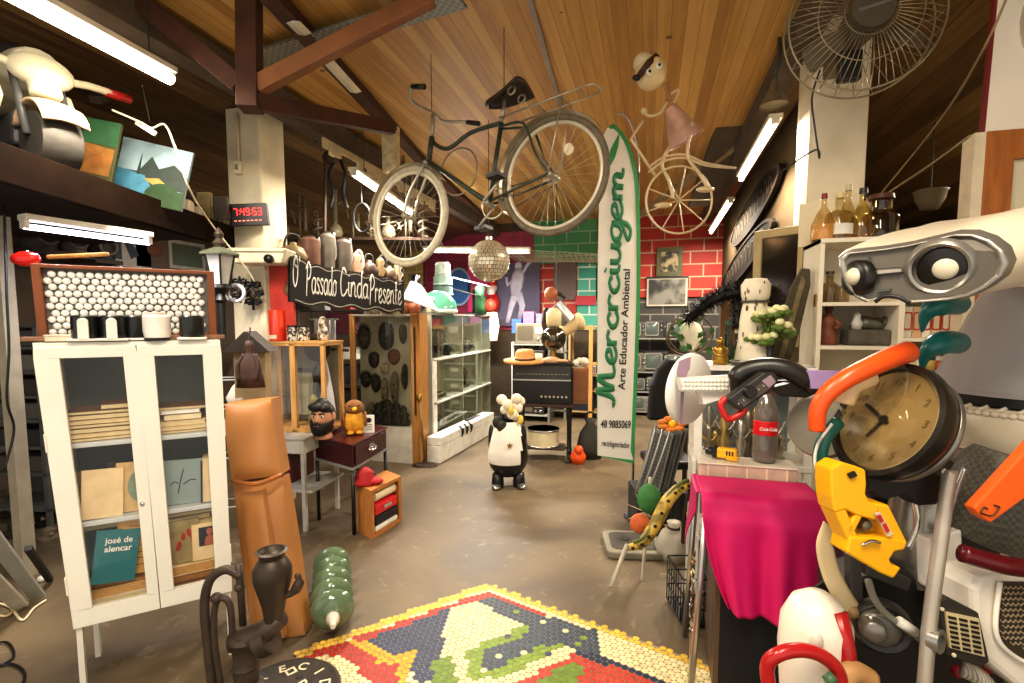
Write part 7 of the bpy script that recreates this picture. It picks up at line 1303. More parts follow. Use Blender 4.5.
t = thing('hanging_pot', 'small dark pot hanging in the shadow behind the bottles', 'pot', FW(930, 200, 3.3)); MB().lathe([(.05, -.06), (.08, .0), (.09, .05), (.1, .06), (0, .06)], 16).build('pot_body', mat('#5d5340', .6), t, True); MB().cyl((0, 0, .06), (0, 0, .5), .004).build('hanging_wire', DARK, t)
# ---------------------------------------------------------------- low white glass showcase with ornaments
GX0, GY, GH = .245, 2.66, 1.335; GWd = .50
lc_ = thing('glass_showcase', 'white framed glass showcase full of metal ornaments behind the bottle', 'showcase', T(GX0, GY, 0))
for x in (0, GWd):
    for y in (0, .3): MB().box((x, y, GH / 2), (.035, .03, GH)).build('post', WHITE, lc_)
for z_ in (.45, .84, GH - .012): MB().box((GWd / 2, .15, z_), (GWd + .04, .34, .024)).build('shelf' if z_ < 1.3 else 'top_board', WHITE, lc_)
MB().box((GWd / 2, .31, .66), (GWd, .008, 1.3)).build('back_panel', mat('#6f7a78', .3, 0, .1), lc_); MB().box((GWd / 2, -.012, 1.08), (GWd - .03, .004, .46)).build('glass_pane', GLASS, lc_)
MB().box((.12, -.018, GH - .06), (.12, .01, .04)).build('dark_plate', DGREY, lc_)
GM = lc_.matrix_world; ORN = [mat('#8c8270', .3, .7, .3, 30), mat('#b59a5a', .3, .7, .3, 30), mat('#5a5048', .4, .5, .3, 30), mat('#c9c2b2', .25, .8, .3, 30)]
for i in range(10):
    x = .06 + .05 * (i % 8) + .02 * (i // 8); y = .05 + .09 * (i % 3); h_ = .1 + .2 * random.random(); r_ = .022 + .01 * random.random()
    t = thing('metal_ornament', ['slim silver candlestick', 'brass bell', 'dark pewter cup', 'silver angel figurine', 'small brass statue', 'blackened metal lamp', 'tall pewter statue', 'bright silver trophy', 'brass bird ornament', 'dark bronze bust'][i] + ' inside the white glass showcase', 'ornament', GM @ T(x, y, .853)); MB().lathe([(0, 0), (r_ * 1.3, 0), (r_ * .5, h_ * .12), (r_ * 1.2, h_ * .4), (r_ * .5, h_ * .62), (r_ * .9, h_ * .8), (r_ * .3, h_ * .97), (0, h_)], 14).build('ornament_body', ORN[i % 4], t, True); MB().tube(spline([(-r_ * 1.8, 0, h_ * .75), (-r_ * .7, -.01, h_ * .55), (r_ * .7, -.01, h_ * .55), (r_ * 1.8, 0, h_ * .78)], 4), r_ * .25, 6).build('arms', ORN[(i + 1) % 4], t, True)
def onG(px, y_): q = onY(px, 360, GY + y_); return GM @ T(q.x - GX0, y_, GH + .001)
t = thing('owl_statue', 'tall white carved owl totem with dark flecks on the glass showcase', 'statue', onG(753, .12)); FL = mat('#e9dfc6', .6, 0, .15, 8); MB().lathe([(0, 0), (.085, 0), (.088, .03), (.075, .12), (.07, .22), (.062, .28), (.055, .31), (.06, .33), (0, .34)], 22).build('body', FL, t, True); MB().lathe([(0, .3), (.055, .31), (.067, .345), (.07, .4), (.05, .43), (0, .435)], 22).build('head', FL, t, True)
mb = MB()
for k in range(24):
    a = random.uniform(-2.6, -.5); z_ = random.uniform(.03, .41); r_ = .083 - .06 * z_ if z_ < .3 else .066; mb.ball((r_ * cos(a), r_ * sin(a), z_), (.004, .004, .014), 6, m=5)
mb.build('dark_flecks', mat('#5d4a34', .7), t)
MB().torus((0, 0, 0), .062, .006, 24, 6, T(0, 0, .315) @ RX(90)).build('neck_cord', DGREY, t)
fv = thing('flower_vase', 'bunch of pale yellow green artificial flowers in a dark slim vase', 'flowers', onG(770, .03)); MB().lathe([(0, 0), (.03, 0), (.03, .015), (.014, .04), (.02, .1), (.016, .14), (0, .14)], 14).build('vase_body', BLACK, fv, True)
LFm, FLm = mat('#5f7a2c', .6, 0, .25, 20), mat('#e3e2ac', .6, 0, .12, 20); mb = MB(); fb = MB(); lb = MB()
heads = []
for k in range(24):
    a = 2.4 * k; r_ = .02 + .075 * (k / 24) ** .5; p = Vector((r_ * cos(a), r_ * sin(a) * .8, .20 + .07 * cos(k * 1.3) + .01)); heads.append(p); mb.tube([(0, 0, .12), (p.x * .5, p.y * .5, .19), p], .0025, 5)
    for j in range(4): lb.ball(p + Vector((random.uniform(-.025, .025), random.uniform(-.02, .02), random.uniform(-.035, -.01))), (.02, .006, .012), 7, m=5)
mb.build('stems', LFm, fv); lb.build('leaves', LFm, fv, True)
for p in heads:
    f = MB().ball(p, (.022, .022, .018), 9, m=6); f.build('flower_head', FLm, fv, True)
bottle(onG(727, .15), .22, .03, '#3f9a6a', 'green glass bottle on the showcase beside the white totem', '#274d33', neck=.4)
bottle(onG(737, .24), .17, .028, '#b9c4bd', 'clear small bottle between green bottle and white totem', '#9aa39d', neck=.5)
t = thing('gold_figurine', 'small golden seated figurine on the showcase edge', 'figurine', onG(720, .06)); MB().lathe([(0, 0), (.035, 0), (.04, .03), (.028, .06), (.032, .08), (.014, .1), (0, .1)], 16).build('figure_body', BRASS, t, True); MB().ball((0, 0, .115), .02).build('head', BRASS, t, True); MB().tube(spline([(-.03, 0, .08), (-.02, -.03, .05), (.02, -.03, .05), (.03, 0, .08)], 4), .008, 8).build('arms', BRASS, t, True)
t = thing('brass_bowl', 'dark shallow metal bowl at the showcase front edge', 'bowl', onG(741, .02)); MB().lathe([(0, 0), (.04, 0), (.055, .02), (.05, .02), (.035, .006), (0, .006)], 20).build('bowl_body', DGREY, t, True); MB().torus((0, 0, 0), .053, .003, 20, 6, T(0, 0, .021) @ RX(90)).build('bowl_rim', STEEL, t)
# leaning plank, mirror frame, oval signs on the partition
pq = onG(779, .27).translation; t = thing('driftwood_plank', 'long dark mottled wooden plank leaning beside the white cabinet', 'plank', Matrix.Translation(pq) @ RY(11)); MB().slab([(-.05, 0), (.05, 0), (.055, .2), (.05, .42), (.03, .5), (-.01, .5), (-.035, .4), (-.05, .2)], -.02, .01).build('plank_body', mat('#4a4028', .7, 0, .4, 30, .3), t, bevel=.006); MB().slab([(-.012, .03), (.012, .03), (.02, .44), (-.004, .46)], -.0225, -.0195).build('pale_streak', mat('#7b6c48', .7, 0, .3, 30), t)
mf = W(777, 330, 3.1); t = thing('leaning_mirror', 'tall narrow cream and brown framed mirror leaning on the partition', 'mirror', fr(mf, -55)); s = 3.1 / F; MB().ring([(-.16, -.1), (.16, -.1), (.16, .62), (-.16, .62)], [(-.11, -.05), (.11, -.05), (.11, .57), (-.11, .57)], -.02, .02).build('frame', mat('#b9a679', .5, 0, .2), t, bevel=.004); MB().box((0, 0, .26), (.23, .01, .63)).build('mirror_glass', mat('#4a4236', .1, .8), t); MB().box((0, .06, -.72), (.3, .05, 1.24)).build('stand_board', mat('#6a5638', .7), t)
for i, (a_, b_, hw, lb_) in enumerate((((733, 243), (784, 168), .20, 'upper black carved oval wooden sign with script lettering on the partition'), ((724, 286), (776, 222), .19, 'lower black carved oval wooden sign below the other oval one'))):
    A_, B_ = onX(*a_, 1.10), onX(*b_, 1.10); c_ = (A_ + B_) / 2; L_ = (B_ - A_).length; ang = math.degrees(atan2(A_.z - B_.z, A_.y - B_.y))
    t = thing('oval_sign', lb_, 'sign', T(*c_) @ RZ(-90) @ RY(-math.degrees(atan2(B_.z - A_.z, -(B_.y - A_.y))) if 0 else 0)); sl = (B_.z - A_.z) / (B_.y - A_.y)
    def tilt(poly): return [(x, z - x * sl) for x, z in poly]
    MB().slab(tilt(ell(L_ / 2, hw, 36)), -.03, 0).build('sign_board', mat('#241d17', .85, 0, .3, 10, 0, .1), t); MB().ring(tilt(ell(L_ / 2, hw, 36)), tilt(ell(L_ / 2 * .94, hw * .88, 36)), -.04, -.03).build('raised_rim', mat('#3a3026', .85, 0, .18, 9, 0, .1), t)
    mb = MB()
    for k in range(11): x = -L_ * .36 + L_ * .07 * k; mb.tube([(px_, -.034, pz_ - px_ * sl) for px_, pz_ in [(q_.x, q_.z) for q_ in spline([Vector((x, 0, -.07)), Vector((x + L_ * .01, 0, .07 + .03 * (k % 3 == 0))), Vector((x + L_ * .04, 0, .03)), Vector((x + L_ * .05, 0, -.07))], 4)]], .010, 6, flat=(0, 1, 0))
    mb.build('carved_lettering', mat('#5f5444', .85, 0, .18, 9, 0, .1), t)
# ---------------------------------------------------------------- black boa, plant basket, black seat
t = thing('tall_plank', 'brown wooden board standing behind the showcase', 'board', T(*onZ(733, 440, 0))); t.matrix_world = FW(733, 362, 3.42); t.matrix_world.translation.z = 0; MB().box((0, 0, .85), (.2, .03, 1.7)).build('board_body', mat('#7a5a3a', .6, 0, .2, 5), t); MB().box((0, .08, .02), (.3, .2, .04)).build('foot', DWOOD, t)
bo_ = W(716, 302, 3.15); pts = [W(688, 318, 3.3), W(700, 308, 3.22), W(715, 298, 3.14), W(732, 292, 3.1), W(746, 290, 3.08)]; t = thing('feather_boa', 'shaggy black tinsel boa draped over the wooden board', 'boa', T(*bo_)); mb = MB(Matrix.Translation(-bo_)); P_ = spline(pts, 12)
mb.tube(P_, .035, 8)
for p in P_:
    for k in range(26):
        d = Vector((random.gauss(0, 1), random.gauss(0, 1), random.gauss(0, 1))).normalized(); q_ = p + d * random.uniform(.06, .1); s_ = d.orthogonal().normalized() * .006; mb.add([p - s_, p + s_, q_], [(0, 1, 2)])
mb.build('tinsel', mat('#0d0c0c', .5, 0, .2), t)
pts = [W(735, 292, 3.12), W(738, 310, 3.12), W(737, 326, 3.12)]; mb = MB(Matrix.Translation(-bo_)); P_ = spline(pts, 8); mb.tube(P_, .025, 8)
for p in P_:
    for k in range(20): d = Vector((random.gauss(0, 1), random.gauss(0, 1), random.gauss(0, 1))).normalized(); q_ = p + d * .07; s_ = d.orthogonal().normalized() * .005; mb.add([p - s_, p + s_, q_], [(0, 1, 2)])
mb.build('hanging_end', mat('#0d0c0c', .5, 0, .2), t)
s = 4.0 / F; bs = thing('office_chair', 'black rounded chair back standing behind the white foam disc', 'chair', FW(668, 420, 4.0)); fl = -bs.matrix_world.translation.z
MB().slab([(-20 * s, 0), (22 * s, 0), (24 * s, 30 * s), (20 * s, 50 * s), (10 * s, 60 * s), (-2 * s, 62 * s), (-12 * s, 52 * s), (-18 * s, 35 * s)], -.03, .06).build('backrest', mat('#0f0e0e', .6), bs, bevel=.02); MB().box((0, -.02, fl + .45), (.36, .36, .07)).build('seat', BLACK, bs, bevel=.02); MB().cyl((0, .1, fl + .45), (0, .04, .05), .02).build('back_post', BLACK, bs); MB().cyl((0, 0, fl + .08), (0, 0, fl + .43), .025).build('column', BLACK, bs)
for k in range(5): a = 2 * pi * k / 5; MB().tube([(0, 0, fl + .09), (.17 * cos(a), .17 * sin(a), fl + .03)], .018, 8).build('leg', BLACK, bs, True)
pb = thing('plant_basket', 'wire basket with white mask and green ivy leaves above the black seat', 'basket', FW(690, 352, 4.15)); s = 4.15 / F; fl = -pb.matrix_world.translation.z; mb = MB()
mb.torus((0, 0, 18 * s), 22 * s, .008, 26, 6, sz=.9).torus((0, .1, 14 * s), 20 * s, .008, 26, 6, sz=.9); mb.build('wire_rim', mat('#5c4630', .5), pb, True); MB().cyl((0, .05, fl), (0, .05, .05), .02).build('stand_post', DWOOD, pb); MB().lathe([(0, 0), (.16, 0), (.16, .02), (0, .03)], 18, T(0, .05, fl)).build('stand_foot', DWOOD, pb)
MB().grid(lambda u, v: (12 * s * (2 * u - 1) * sqrt(max(.04, 1 - (2 * v - 1) ** 2)), -.05 * cos((2 * u - 1) * 1.4), 16 * s + 16 * s * (2 * v - 1)), 12, 12).build('white_mask', mat('#dcd6c2', .6), pb, True, solid=.005)
lb = MB()
for k in range(34):
    a = random.uniform(0, 2 * pi); r_ = random.uniform(6, 24) * s; c = Vector((r_ * cos(a), random.uniform(-.1, .08), 14 * s + r_ * .8 * sin(a))); n1_ = Vector((random.gauss(0, 1), random.gauss(0, .5), random.gauss(0, 1))).normalized() * .04; n2_ = n1_.cross(Vector((0, 1, .3))).normalized() * .022; lb.add([c - n1_, c - n2_, c + n1_, c + n2_], [(0, 1, 2, 3)])
lb.build('ivy_leaves', mat('#3f6b32', .5, 0, .3, 20), pb)
# keyboards stack on a dark crate
s = 3.6 / F; kbz = .326; kb0 = onZ(662, 492, kbz); o = thing('storage_crate', 'low black crate under the pile of keyboards', 'crate', fr(Vector((kb0.x, kb0.y, 0)), 0)); MB().box((.0, .13, kbz / 2), (.36, .30, kbz)).build('crate_body', mat('#1c1a18', .6), o, bevel=.01)
for x in (-.1, .1): MB().box((x, -.022, kbz / 2), (.04, .01, kbz - .04)).build('rib', mat('#2b2825', .6), o)
KEY = mat('#6f706c', .5); 
for i in range(5):
    M = fr(Vector((kb0.x, kb0.y, kbz + .002)), -6 + 3 * i, 0, 0) @ T(-.10 + .045 * i, .0 + .045 * i, .0) @ RX(-8) @ RY(14 + i)
    t = thing('keyboard', ['grey computer keyboard standing on end, frontmost of the pile', 'second grey keyboard standing on end behind the front one', 'third keyboard in the leaning pile', 'fourth keyboard in the leaning pile', 'rear keyboard of the leaning pile by the black seat'][i], 'keyboard', M); MB().box((0, 0, .225), (.155, .025, .45)).build('case', mat(['#8a8a84', '#5d5e5c', '#74746f', '#4a4b4a', '#83827b'][i], .5), t, bevel=.004); mb = MB()
    for r_ in range(5):
        for k in range(15): mb.box((-.055 + .0265 * r_, -.0155, .03 + .0275 * k), (.021, .008, .022))
    mb.build('keys', mat(['#5a5b58', '#3a3b3a', '#5f605c', '#333433', '#666661'][i], .5), t)
for i in range(3): wire([W(636 + 6 * i, 492, 3.1), W(648 + 7 * i, 455, 3.08), W(656 + 8 * i, 425, 3.1)], .008, STEEL, ['silver rod leaning over the keyboards, outermost', 'silver rod leaning over the keyboards, middle', 'silver rod leaning over the keyboards, nearest the showcase'][i], 'metal_rod', 'rod', 3)
t = thing('orange_flower', 'orange cloth flower lying on top of the keyboards', 'flower', FW(672, 424, 3.05)); mb = MB()
for k in range(7): a = 2 * pi * k / 7; MB().ball((.06 * cos(a), .02 * sin(a), .03 * sin(a)), (.035, .02, .016), 8, m=6).build('petal', mat('#d9822a', .6), t, True)
MB().ball((0, 0, 0), .025).build('flower_center', YELLOW, t, True)
# yellow painted serpent wood, stick, slab, sack
t = thing('carved_serpent', 'curved yellow painted wooden serpent with black spots leaning on a stick', 'carving', T(*W(655, 515, 2.75))); Mi = t.matrix_world.inverted(); P_ = [Mi @ W(*q) for q in ((626, 548, 2.72), (642, 543, 2.73), (655, 525, 2.75), (668, 500, 2.78), (682, 487, 2.8), (692, 485, 2.84))]; sp = spline(P_, 6); MB().tube(sp, [.012] + [.014 + .022 * sin(pi * i / (len(sp) - 1)) for i in range(1, len(sp) - 1)] + [.012], 12).build('serpent_body', pattern('noise', '#d3b048', '#7d6c24', 14, .5), t, True); mb = MB()
for i in range(3, len(sp) - 3, 3): mb.ball(sp[i] + Vector((0, -.034, .006)), (.010, .008, .010), 8, m=6)
mb.build('black_spots', BLACK, t); MB().tube([p + Vector((.0, -.01, .03)) for p in sp[3:-3]], .010, 6).build('green_stripe', mat('#5d6b2c', .5), t, True)
MB().tube([Mi @ W(611, 587, 2.55), Mi @ W(627, 545, 2.72)], .013, 8).build('support_stick', mat('#a9a293', .5), t, True); MB().tube([Mi @ W(690, 486, 2.83), Mi @ W(684, 520, 2.9), Mi @ onZ(682, 552, .0)], .012, 8).build('rear_support', DWOOD, t, True)
t = thing('feather_ornament', 'green and orange feathered ornament tied behind the yellow serpent', 'ornament', FW(645, 520, 2.95)); MB().ball((.02, 0, .13), (.07, .05, .09)).build('green_bundle', mat('#3c7a3e', .7, 0, .3, 20), t, True); MB().ball((-.03, 0, -.02), (.06, .04, .06)).build('orange_bundle', mat('#d9703a', .7, 0, .3, 20), t, True); mb = MB()
for k in range(9): a = 2 * pi * k / 9; mb.cyl((0, 0, .05), (.11 * cos(a), .03 * sin(a), .05 + .12 * sin(a)), .004, .001, 5)
mb.build('straw_sprays', mat('#d8cda8', .7), t); MB().cyl((0, .03, -W(645, 520, 2.95).z), (.03, .02, .25), .010).build('stake', mat('#c9c2ac', .5), t)
t = thing('white_sack', 'small crumpled white sack on the floor behind the serpent', 'sack', FZ(673, 557, 0)); MB().lathe([(0, 0), (.1, 0), (.12, .08), (.08, .17), (.03, .2), (.045, .24), (0, .235)], 11).build('sack_body', mat('#b9b1a0', .7), t, True); MB().torus((0, 0, 0), .035, .008, 14, 6, T(0, 0, .2) @ RX(90)).build('tie_string', DWOOD, t)
t = thing('weighing_slab', 'flat grey padded slab with dark stains lying on the floor', 'slab', FZ(632, 548, 0, -4)); MB().prism([(x, y) for x, y in rrect(.38, .36, .05)], 0, .05).build('slab_body', mat('#8d8672', .6, 0, .35, 7), t, bevel=.012); MB().prism([(x, y) for x, y in rrect(.30, .27, .05)], .05, .054).build('dark_pad', mat('#4a4438', .7, 0, .4, 9), t)
for x, y in ((-.05, .02), (.05, -.02)): MB().lathe([(.03, .054), (.035, .058), (.03, .062), (0, .058)], 14, T(x, y, 0)).build('round_stain', mat('#36312a', .6), t)
carton(FZ(690, 545, 0, 6), .28, .24, .10, '#7a6a52', 'flat brown cardboard box on the floor beside the wire basket', lidc='#8a7960')
# ---------------------------------------------------------------- pink covered table
PX0, PX1, PY0, PY1, PZ = .225, .64, 2.10, 2.50, .855
pt = thing('metal_table', 'small steel legged table under the pink cloth', 'table', T(PX0, PY0, 0)); pw, pd = PX1 - PX0, PY1 - PY0
MB().box((pw / 2, pd / 2, PZ - .018), (pw, pd, .03)).build('table_top', WOOD, pt)
for x in (.0, pw): 
    for y in (-.0, pd): MB().cyl((x + (-.03 if x == 0 else .0), y, 0), (x + (.01 if x == 0 else -.01), y, PZ - .03), .013).build('leg', STEEL, pt, True)
pc = thing('pink_cloth', 'bright magenta cloth draped over the small table and hanging in front', 'cloth', T(PX0, PY0, PZ))
def cl(u, v):
    # v 0..1: .0-.3 table top back to front, .3-1 hanging front ; u across
    if v < .28: y = pd * .62 * (1 - v / .28); return (-.012 + (pw + .03) * u, y, .004 + .006 * sin(9 * u) * (v / .28) ** 3)
    k = (v - .28) / .72; x = -.012 + (pw + .03) * u; x += .05 * k * (.25 - u) * (1 if u < .25 else 0); x = x + (.10 * k * k * (1 - u) ** 3)
    rip = (.012 + .02 * k) * sin(u * 15 + .6) * (1 - .6 * u) + .012 * k * sin(u * 27); return (x, -.012 - .028 * min(1, k * 6) + rip * min(1, k * 3), -.012 * min(1, k * 9) - .44 * k - .03 * k * u)
MB().grid(cl, 60, 44).build('front_drape', PINK, pc, True, solid=.004)
def cl2(u, v): # side fold
    y = pd * (.05 + .62 * u); return (-.012 - .018 - .03 * sin(pi * u) * v, y, .004 - v * (.10 + .18 * (1 - abs(2 * u - 1.1)) ** 1))
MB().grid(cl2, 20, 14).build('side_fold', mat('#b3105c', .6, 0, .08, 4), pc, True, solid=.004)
MB().grid(lambda u, v: (-.03 + .02 * v, pd * (.05 + .62 * u), .004 * v), 20, 2).build('edge_fold', PINK, pc, True, solid=.004)
PT = pt.matrix_world
t = thing('plastic_organizer', 'clear plastic compartment box at the back of the pink table', 'organizer', PT @ T(.20, .325, PZ - .002)); MB().box((0, 0, .03), (.4, .14, .06)).build('box_body', mat('#c9b9a4', .25, 0, .2, 20), t, bevel=.004); MB().box((0, 0, .064), (.41, .15, .008)).build('lid', mat('#ddd3c2', .2), t, bevel=.003)
for k in range(5): MB().box((-.16 + .08 * k, -.072, .03), (.006, .006, .055)).build('rib', CREAM, t)
def onP(px, py, z_): q = onZ(px, py, z_); return fr(q)
cb = thing('soda_bottle', 'large clear plastic cola bottle with red label and red cap', 'bottle', PT @ T(.285, .34, PZ + .067)); r_ = .052
MB().lathe([(0, .006), (.03, 0), (.046, .006), (r_, .03), (r_ * .97, .06), (r_, .12), (r_ * .96, .125), (r_ * .96, .19), (r_, .195), (r_ * .9, .23), (.03, .285), (.014, .31), (.0135, .325)], 30).build('plastic_body', mat('#6d655c', .08, 0, .3, 10, 0, .8), cb, True)
MB().lathe([(r_ * .98, .126), (r_ * .985, .128), (r_ * .985, .187), (r_ * .98, .19)], 30).build('red_label', mat('#d0141c', .35, 0, .05), cb, True); MB().lathe([(.0, .325), (.0155, .325), (.0155, .345), (0, .346)], 18).build('cap', RED, cb, 40)
text('Coca-Cola', .021, WHITE, cb, T(0, -r_ * .985 - .0012, .157) @ FRONT, bold=.0005, shear=.25, width=.78)
MB().lathe([(0, .008), (.045, .008), (.05, .03), (.05, .09), (0, .09)], 24).build('contents', mat('#3f342c', .3, 0, .5, 30), cb, True)
yd = thing('toy_drill', 'small yellow and black power drill lying on the plastic organizer', 'drill', PT @ T(.10, .33, PZ + .0685) @ RZ(-18)); MB().box((.02, 0, .03), (.1, .045, .045)).build('yellow_body', YELLOW, yd, bevel=.008); MB().tube([(-.03, 0, .03), (-.065, 0, .03)], [.02, .014], 14).build('chuck', BLACK, yd, True); MB().box((-.022, 0, .03), (.02, .047, .047)).build('black_collar', BLACK, yd); MB().box((.05, -.0, .012), (.05, .04, .024)).build('grip', YELLOW, yd, bevel=.006)
mb = MB()
for k in range(3): mb.box((.03 + .012 * k, -.0235, .035), (.006, .003, .02))
mb.build('vent_slots', BLACK, yd)
bb = thing('black_cabinet', 'black box with wooden edge under the pink cloth', 'box', T(PX0 + .07, PY0 + .05, 0)); MB().box((.16, .15, .27), (.3, .3, .54)).build('box_body', mat('#0e0d0d', .7), bb); MB().box((-.0, .15, .27), (.02, .3, .54)).build('wooden_side', mat('#5a4632', .5), bb)
t = thing('foil_bundle', 'crumpled silver foil strip hanging beside the black box', 'foil', T(PX0 - .025, PY0 + .1, 0)); mb = MB(); random.seed(8)
mb.grid(lambda u, v: (.012 * random.uniform(-1, 1), -.03 + .07 * u + .006 * random.uniform(-1, 1), .2 + .36 * v), 5, 22); mb.build('foil_strip', mat('#c9c6bd', .15, 1), t); MB().cyl((0, .0, 0), (0, 0, .22), .006).build('foil_stem', STEEL, t)
bk2 = thing('wire_basket', 'black wire basket standing on the floor beside the table leg', 'basket', FZ(690, 622, 0)); mb = MB()
for z_ in (.02, .1, .18, .26): mb.tube([(-.06, -.06, z_), (.06, -.06, z_), (.06, .2, z_), (-.06, .2, z_)], .005, 6, True)
for k in range(8):
    for x in (-.06, .06): mb.cyl((x, -.06 + .26 * k / 7, .02), (x, -.06 + .26 * k / 7, .26), .003, n=5)
mb.build('basket_wires', BLACK, bk2, True); MB().box((0, .07, .015), (.12, .26, .01)).build('basket_floor', BLACK, bk2)
# ---------------------------------------------------------------- robot sculpture built of appliances (right, close)
random.seed(51)
fw_ = ROT @ Vector((0, 0, -1)); rt_ = ROT @ Vector((1, 0, 0)); upv = ROT @ Vector((0, 1, 0))
rp = W(965, 480, 1.55); rp.z = 0
rb = thing('robot_sculpture', 'big robot sculpture assembled from white, yellow, orange and black household appliances', 'sculpture', fr(rp)); RI = rb.matrix_world.inverted(); RI3 = RI.to_3x3()
def KM(): return MB(RI)
def pw_(pts, d): return [W(x, y, d if not callable(d) else d(x, y)) for x, y in pts]
def wslab(mb, pts, d, th, dz=None):
    """a plate whose outline is given by points on the robot at depth d, th thick"""
    n = len(pts); a = [W(x, y, d) for x, y in pts]; b = [p + fw_ * th for p in a]
    return mb.add(a + b, [tuple(range(n)), tuple(range(n, 2 * n))[::-1]] + [(i, n + i, n + (i + 1) % n, (i + 1) % n) for i in range(n)])
def kslab(name, pts, d, th, m, par=rb, bevel=.003): return wslab(KM(), pts, d, th).build(name, m, par, bevel=bevel)
def ktube(name, pts, r, m, par=rb, n=12, k=6, flat=None):
    P = spline([W(*p) for p in pts], k); rr = r if not isinstance(r, list) else [r[0] + (r[1] - r[0]) * i / (len(P) - 1) for i in range(len(P))]
    return KM().tube(P, rr, n, flat=flat).build(name, m, par, True)
def disc(name, c, rx, n_dir, prof, m, par=rb, smooth=50, seg=36, roll=None):
    A = Matrix.Translation(RI @ c) @ (RI3 @ n_dir).to_track_quat('Z', 'Y').to_matrix().to_4x4(); return MB().lathe(prof, seg, A, cap=name not in ('speaker_ring', 'pole_clamp')).build(name, m, par, smooth), A
# head: player face with two round speakers, shell sweeping back
SHELL = mat('#efe3cb', .3, 0, .06, 3); SILV = mat('#98948c', .3, .6, .06, 4)
face = [(839, 258), (846, 252), (862, 250.5), (885, 248), (910, 244), (935, 238), (957, 233), (975, 233), (992, 239), (1005, 249), (1010, 262), (1004, 276), (990, 287), (972, 296), (950, 300), (925, 302), (911, 303), (900, 299), (888, 298), (876, 299), (866, 302), (856, 297), (846, 284), (841, 270)]
D0 = 1.22
def fd(x, y=0): return D0 + (925 - x) * .00147
bdir = (rt_ * .73 + upv * .28 + fw_ * .61).normalized(); nh = (rt_ * -.73 + upv * -.30 + fw_ * -.61).normalized()
FP = [W(x, y, fd(x, y)) for x, y in face]; nf = len(FP)
fc = sum(FP, Vector()) / nf
hd = KM(); rings = []
for k, (off, sc_) in enumerate(((.0, .90), (-.014, .95), (-.006, 1.0), (.03, 1.05))): rings.append([fc + (p - fc) * sc_ + bdir * off for p in FP])
vs = [p for r_ in rings for p in r_]; hd.add(vs, [(k * nf + i, k * nf + (i + 1) % nf, (k + 1) * nf + (i + 1) % nf, (k + 1) * nf + i) for k in range(3) for i in range(nf)]).build('face_rim', SILV, rb, True)
fpl = KM(); fpl.add([fc + (p - fc) * .905 for p in FP], [tuple(range(nf))]).build('face_panel', mat('#645e54', .35, .4, .08, 4), rb)
sh_ = KM(); vs = []
for k in range(10):
    t_ = k / 9; s_ = 1.05 + .30 * sin(pi * .5 * min(1, t_ * 1.5)) - .25 * t_ ** 3
    for p in FP: q_ = fc + (p - fc) * s_ + bdir * (.03 + .5 * t_) + rt_ * (.16 * min(1, t_ * 1.5)) + upv * (.02 * t_); vs.append(q_)
sh_.add(vs, [(k * nf + i, k * nf + (i + 1) % nf, (k + 1) * nf + (i + 1) % nf, (k + 1) * nf + i) for k in range(9) for i in range(nf)] + [tuple(9 * nf + i for i in range(nf))]).build('head_shell', SHELL, rb, True)
nz = -fw_
ce = W(944, 268.5, fd(944) - .006); sp1, A1_ = disc('speaker_eye', ce, 0, nh, [(0, .004), (.046, .004), (.052, .0), (.053, -.012)], mat('#15120f', .35)); disc('speaker_cone', ce + nh * .004 + rt_ * .004, 0, nh, [(0, .012), (.016, .011), (.024, .004), (.026, 0), (.026, -.01)], mat('#d9d2b8', .4), sp1)
disc('speaker_ring', ce - rt_ * .012, 0, nh, [(.052, .000), (.058, .004), (.066, -.002), (.070, -.012)], SILV, rb)
nl = (rt_ * -1 + upv * -.05 + fw_ * -.12).normalized(); ce2 = W(855, 278, fd(855) - .008); sp2, A2_ = disc('speaker_eye', ce2, 0, nl, [(0, .006), (.040, .006), (.046, .001), (.047, -.02)], mat('#15120f', .35)); disc('speaker_cone', ce2 + nl * .006 + upv * .004, 0, nl, [(0, .012), (.016, .010), (.023, 0), (.023, -.01)], mat('#cfc8b0', .4), sp2)
def hslab(name, pts, th, m, e=.010, par=rb): a = [W(x, y, fd(x) - e) for x, y in pts]; b = [p + bdir * th for p in a]; n = len(a); return KM().add(a + b, [tuple(range(n)), tuple(range(n, 2 * n))[::-1]] + [(i, n + i, n + (i + 1) % n, (i + 1) % n) for i in range(n)]).build(name, m, par)
cs_ = hslab('control_strip', [(861, 270), (901, 267), (902, 272), (862, 276)], .012, mat('#a8a193', .3, .4)); KM().tube([W(x, y, fd(x) - .012) for x, y in ((861, 270), (901, 267), (902, 272), (862, 276))], .0015, 5, True).build('strip_outline', DGREY, cs_)
hslab('brand_mark', [(877, 290.4), (890, 289.2), (890, 290.8), (877, 292)], .012, DGREY); disc('screw_hole', W(869.5, 258, fd(869) - .01), 0, nh, [(0, .001), (.004, .001), (.004, -.002)], DGREY)
ktube('mouth_arch', [(875, 302, fd(875) - .01), (884, 296.5, fd(884) - .012), (897, 297, fd(897) - .012), (910, 303, fd(910) - .01)], .005, BLACK)
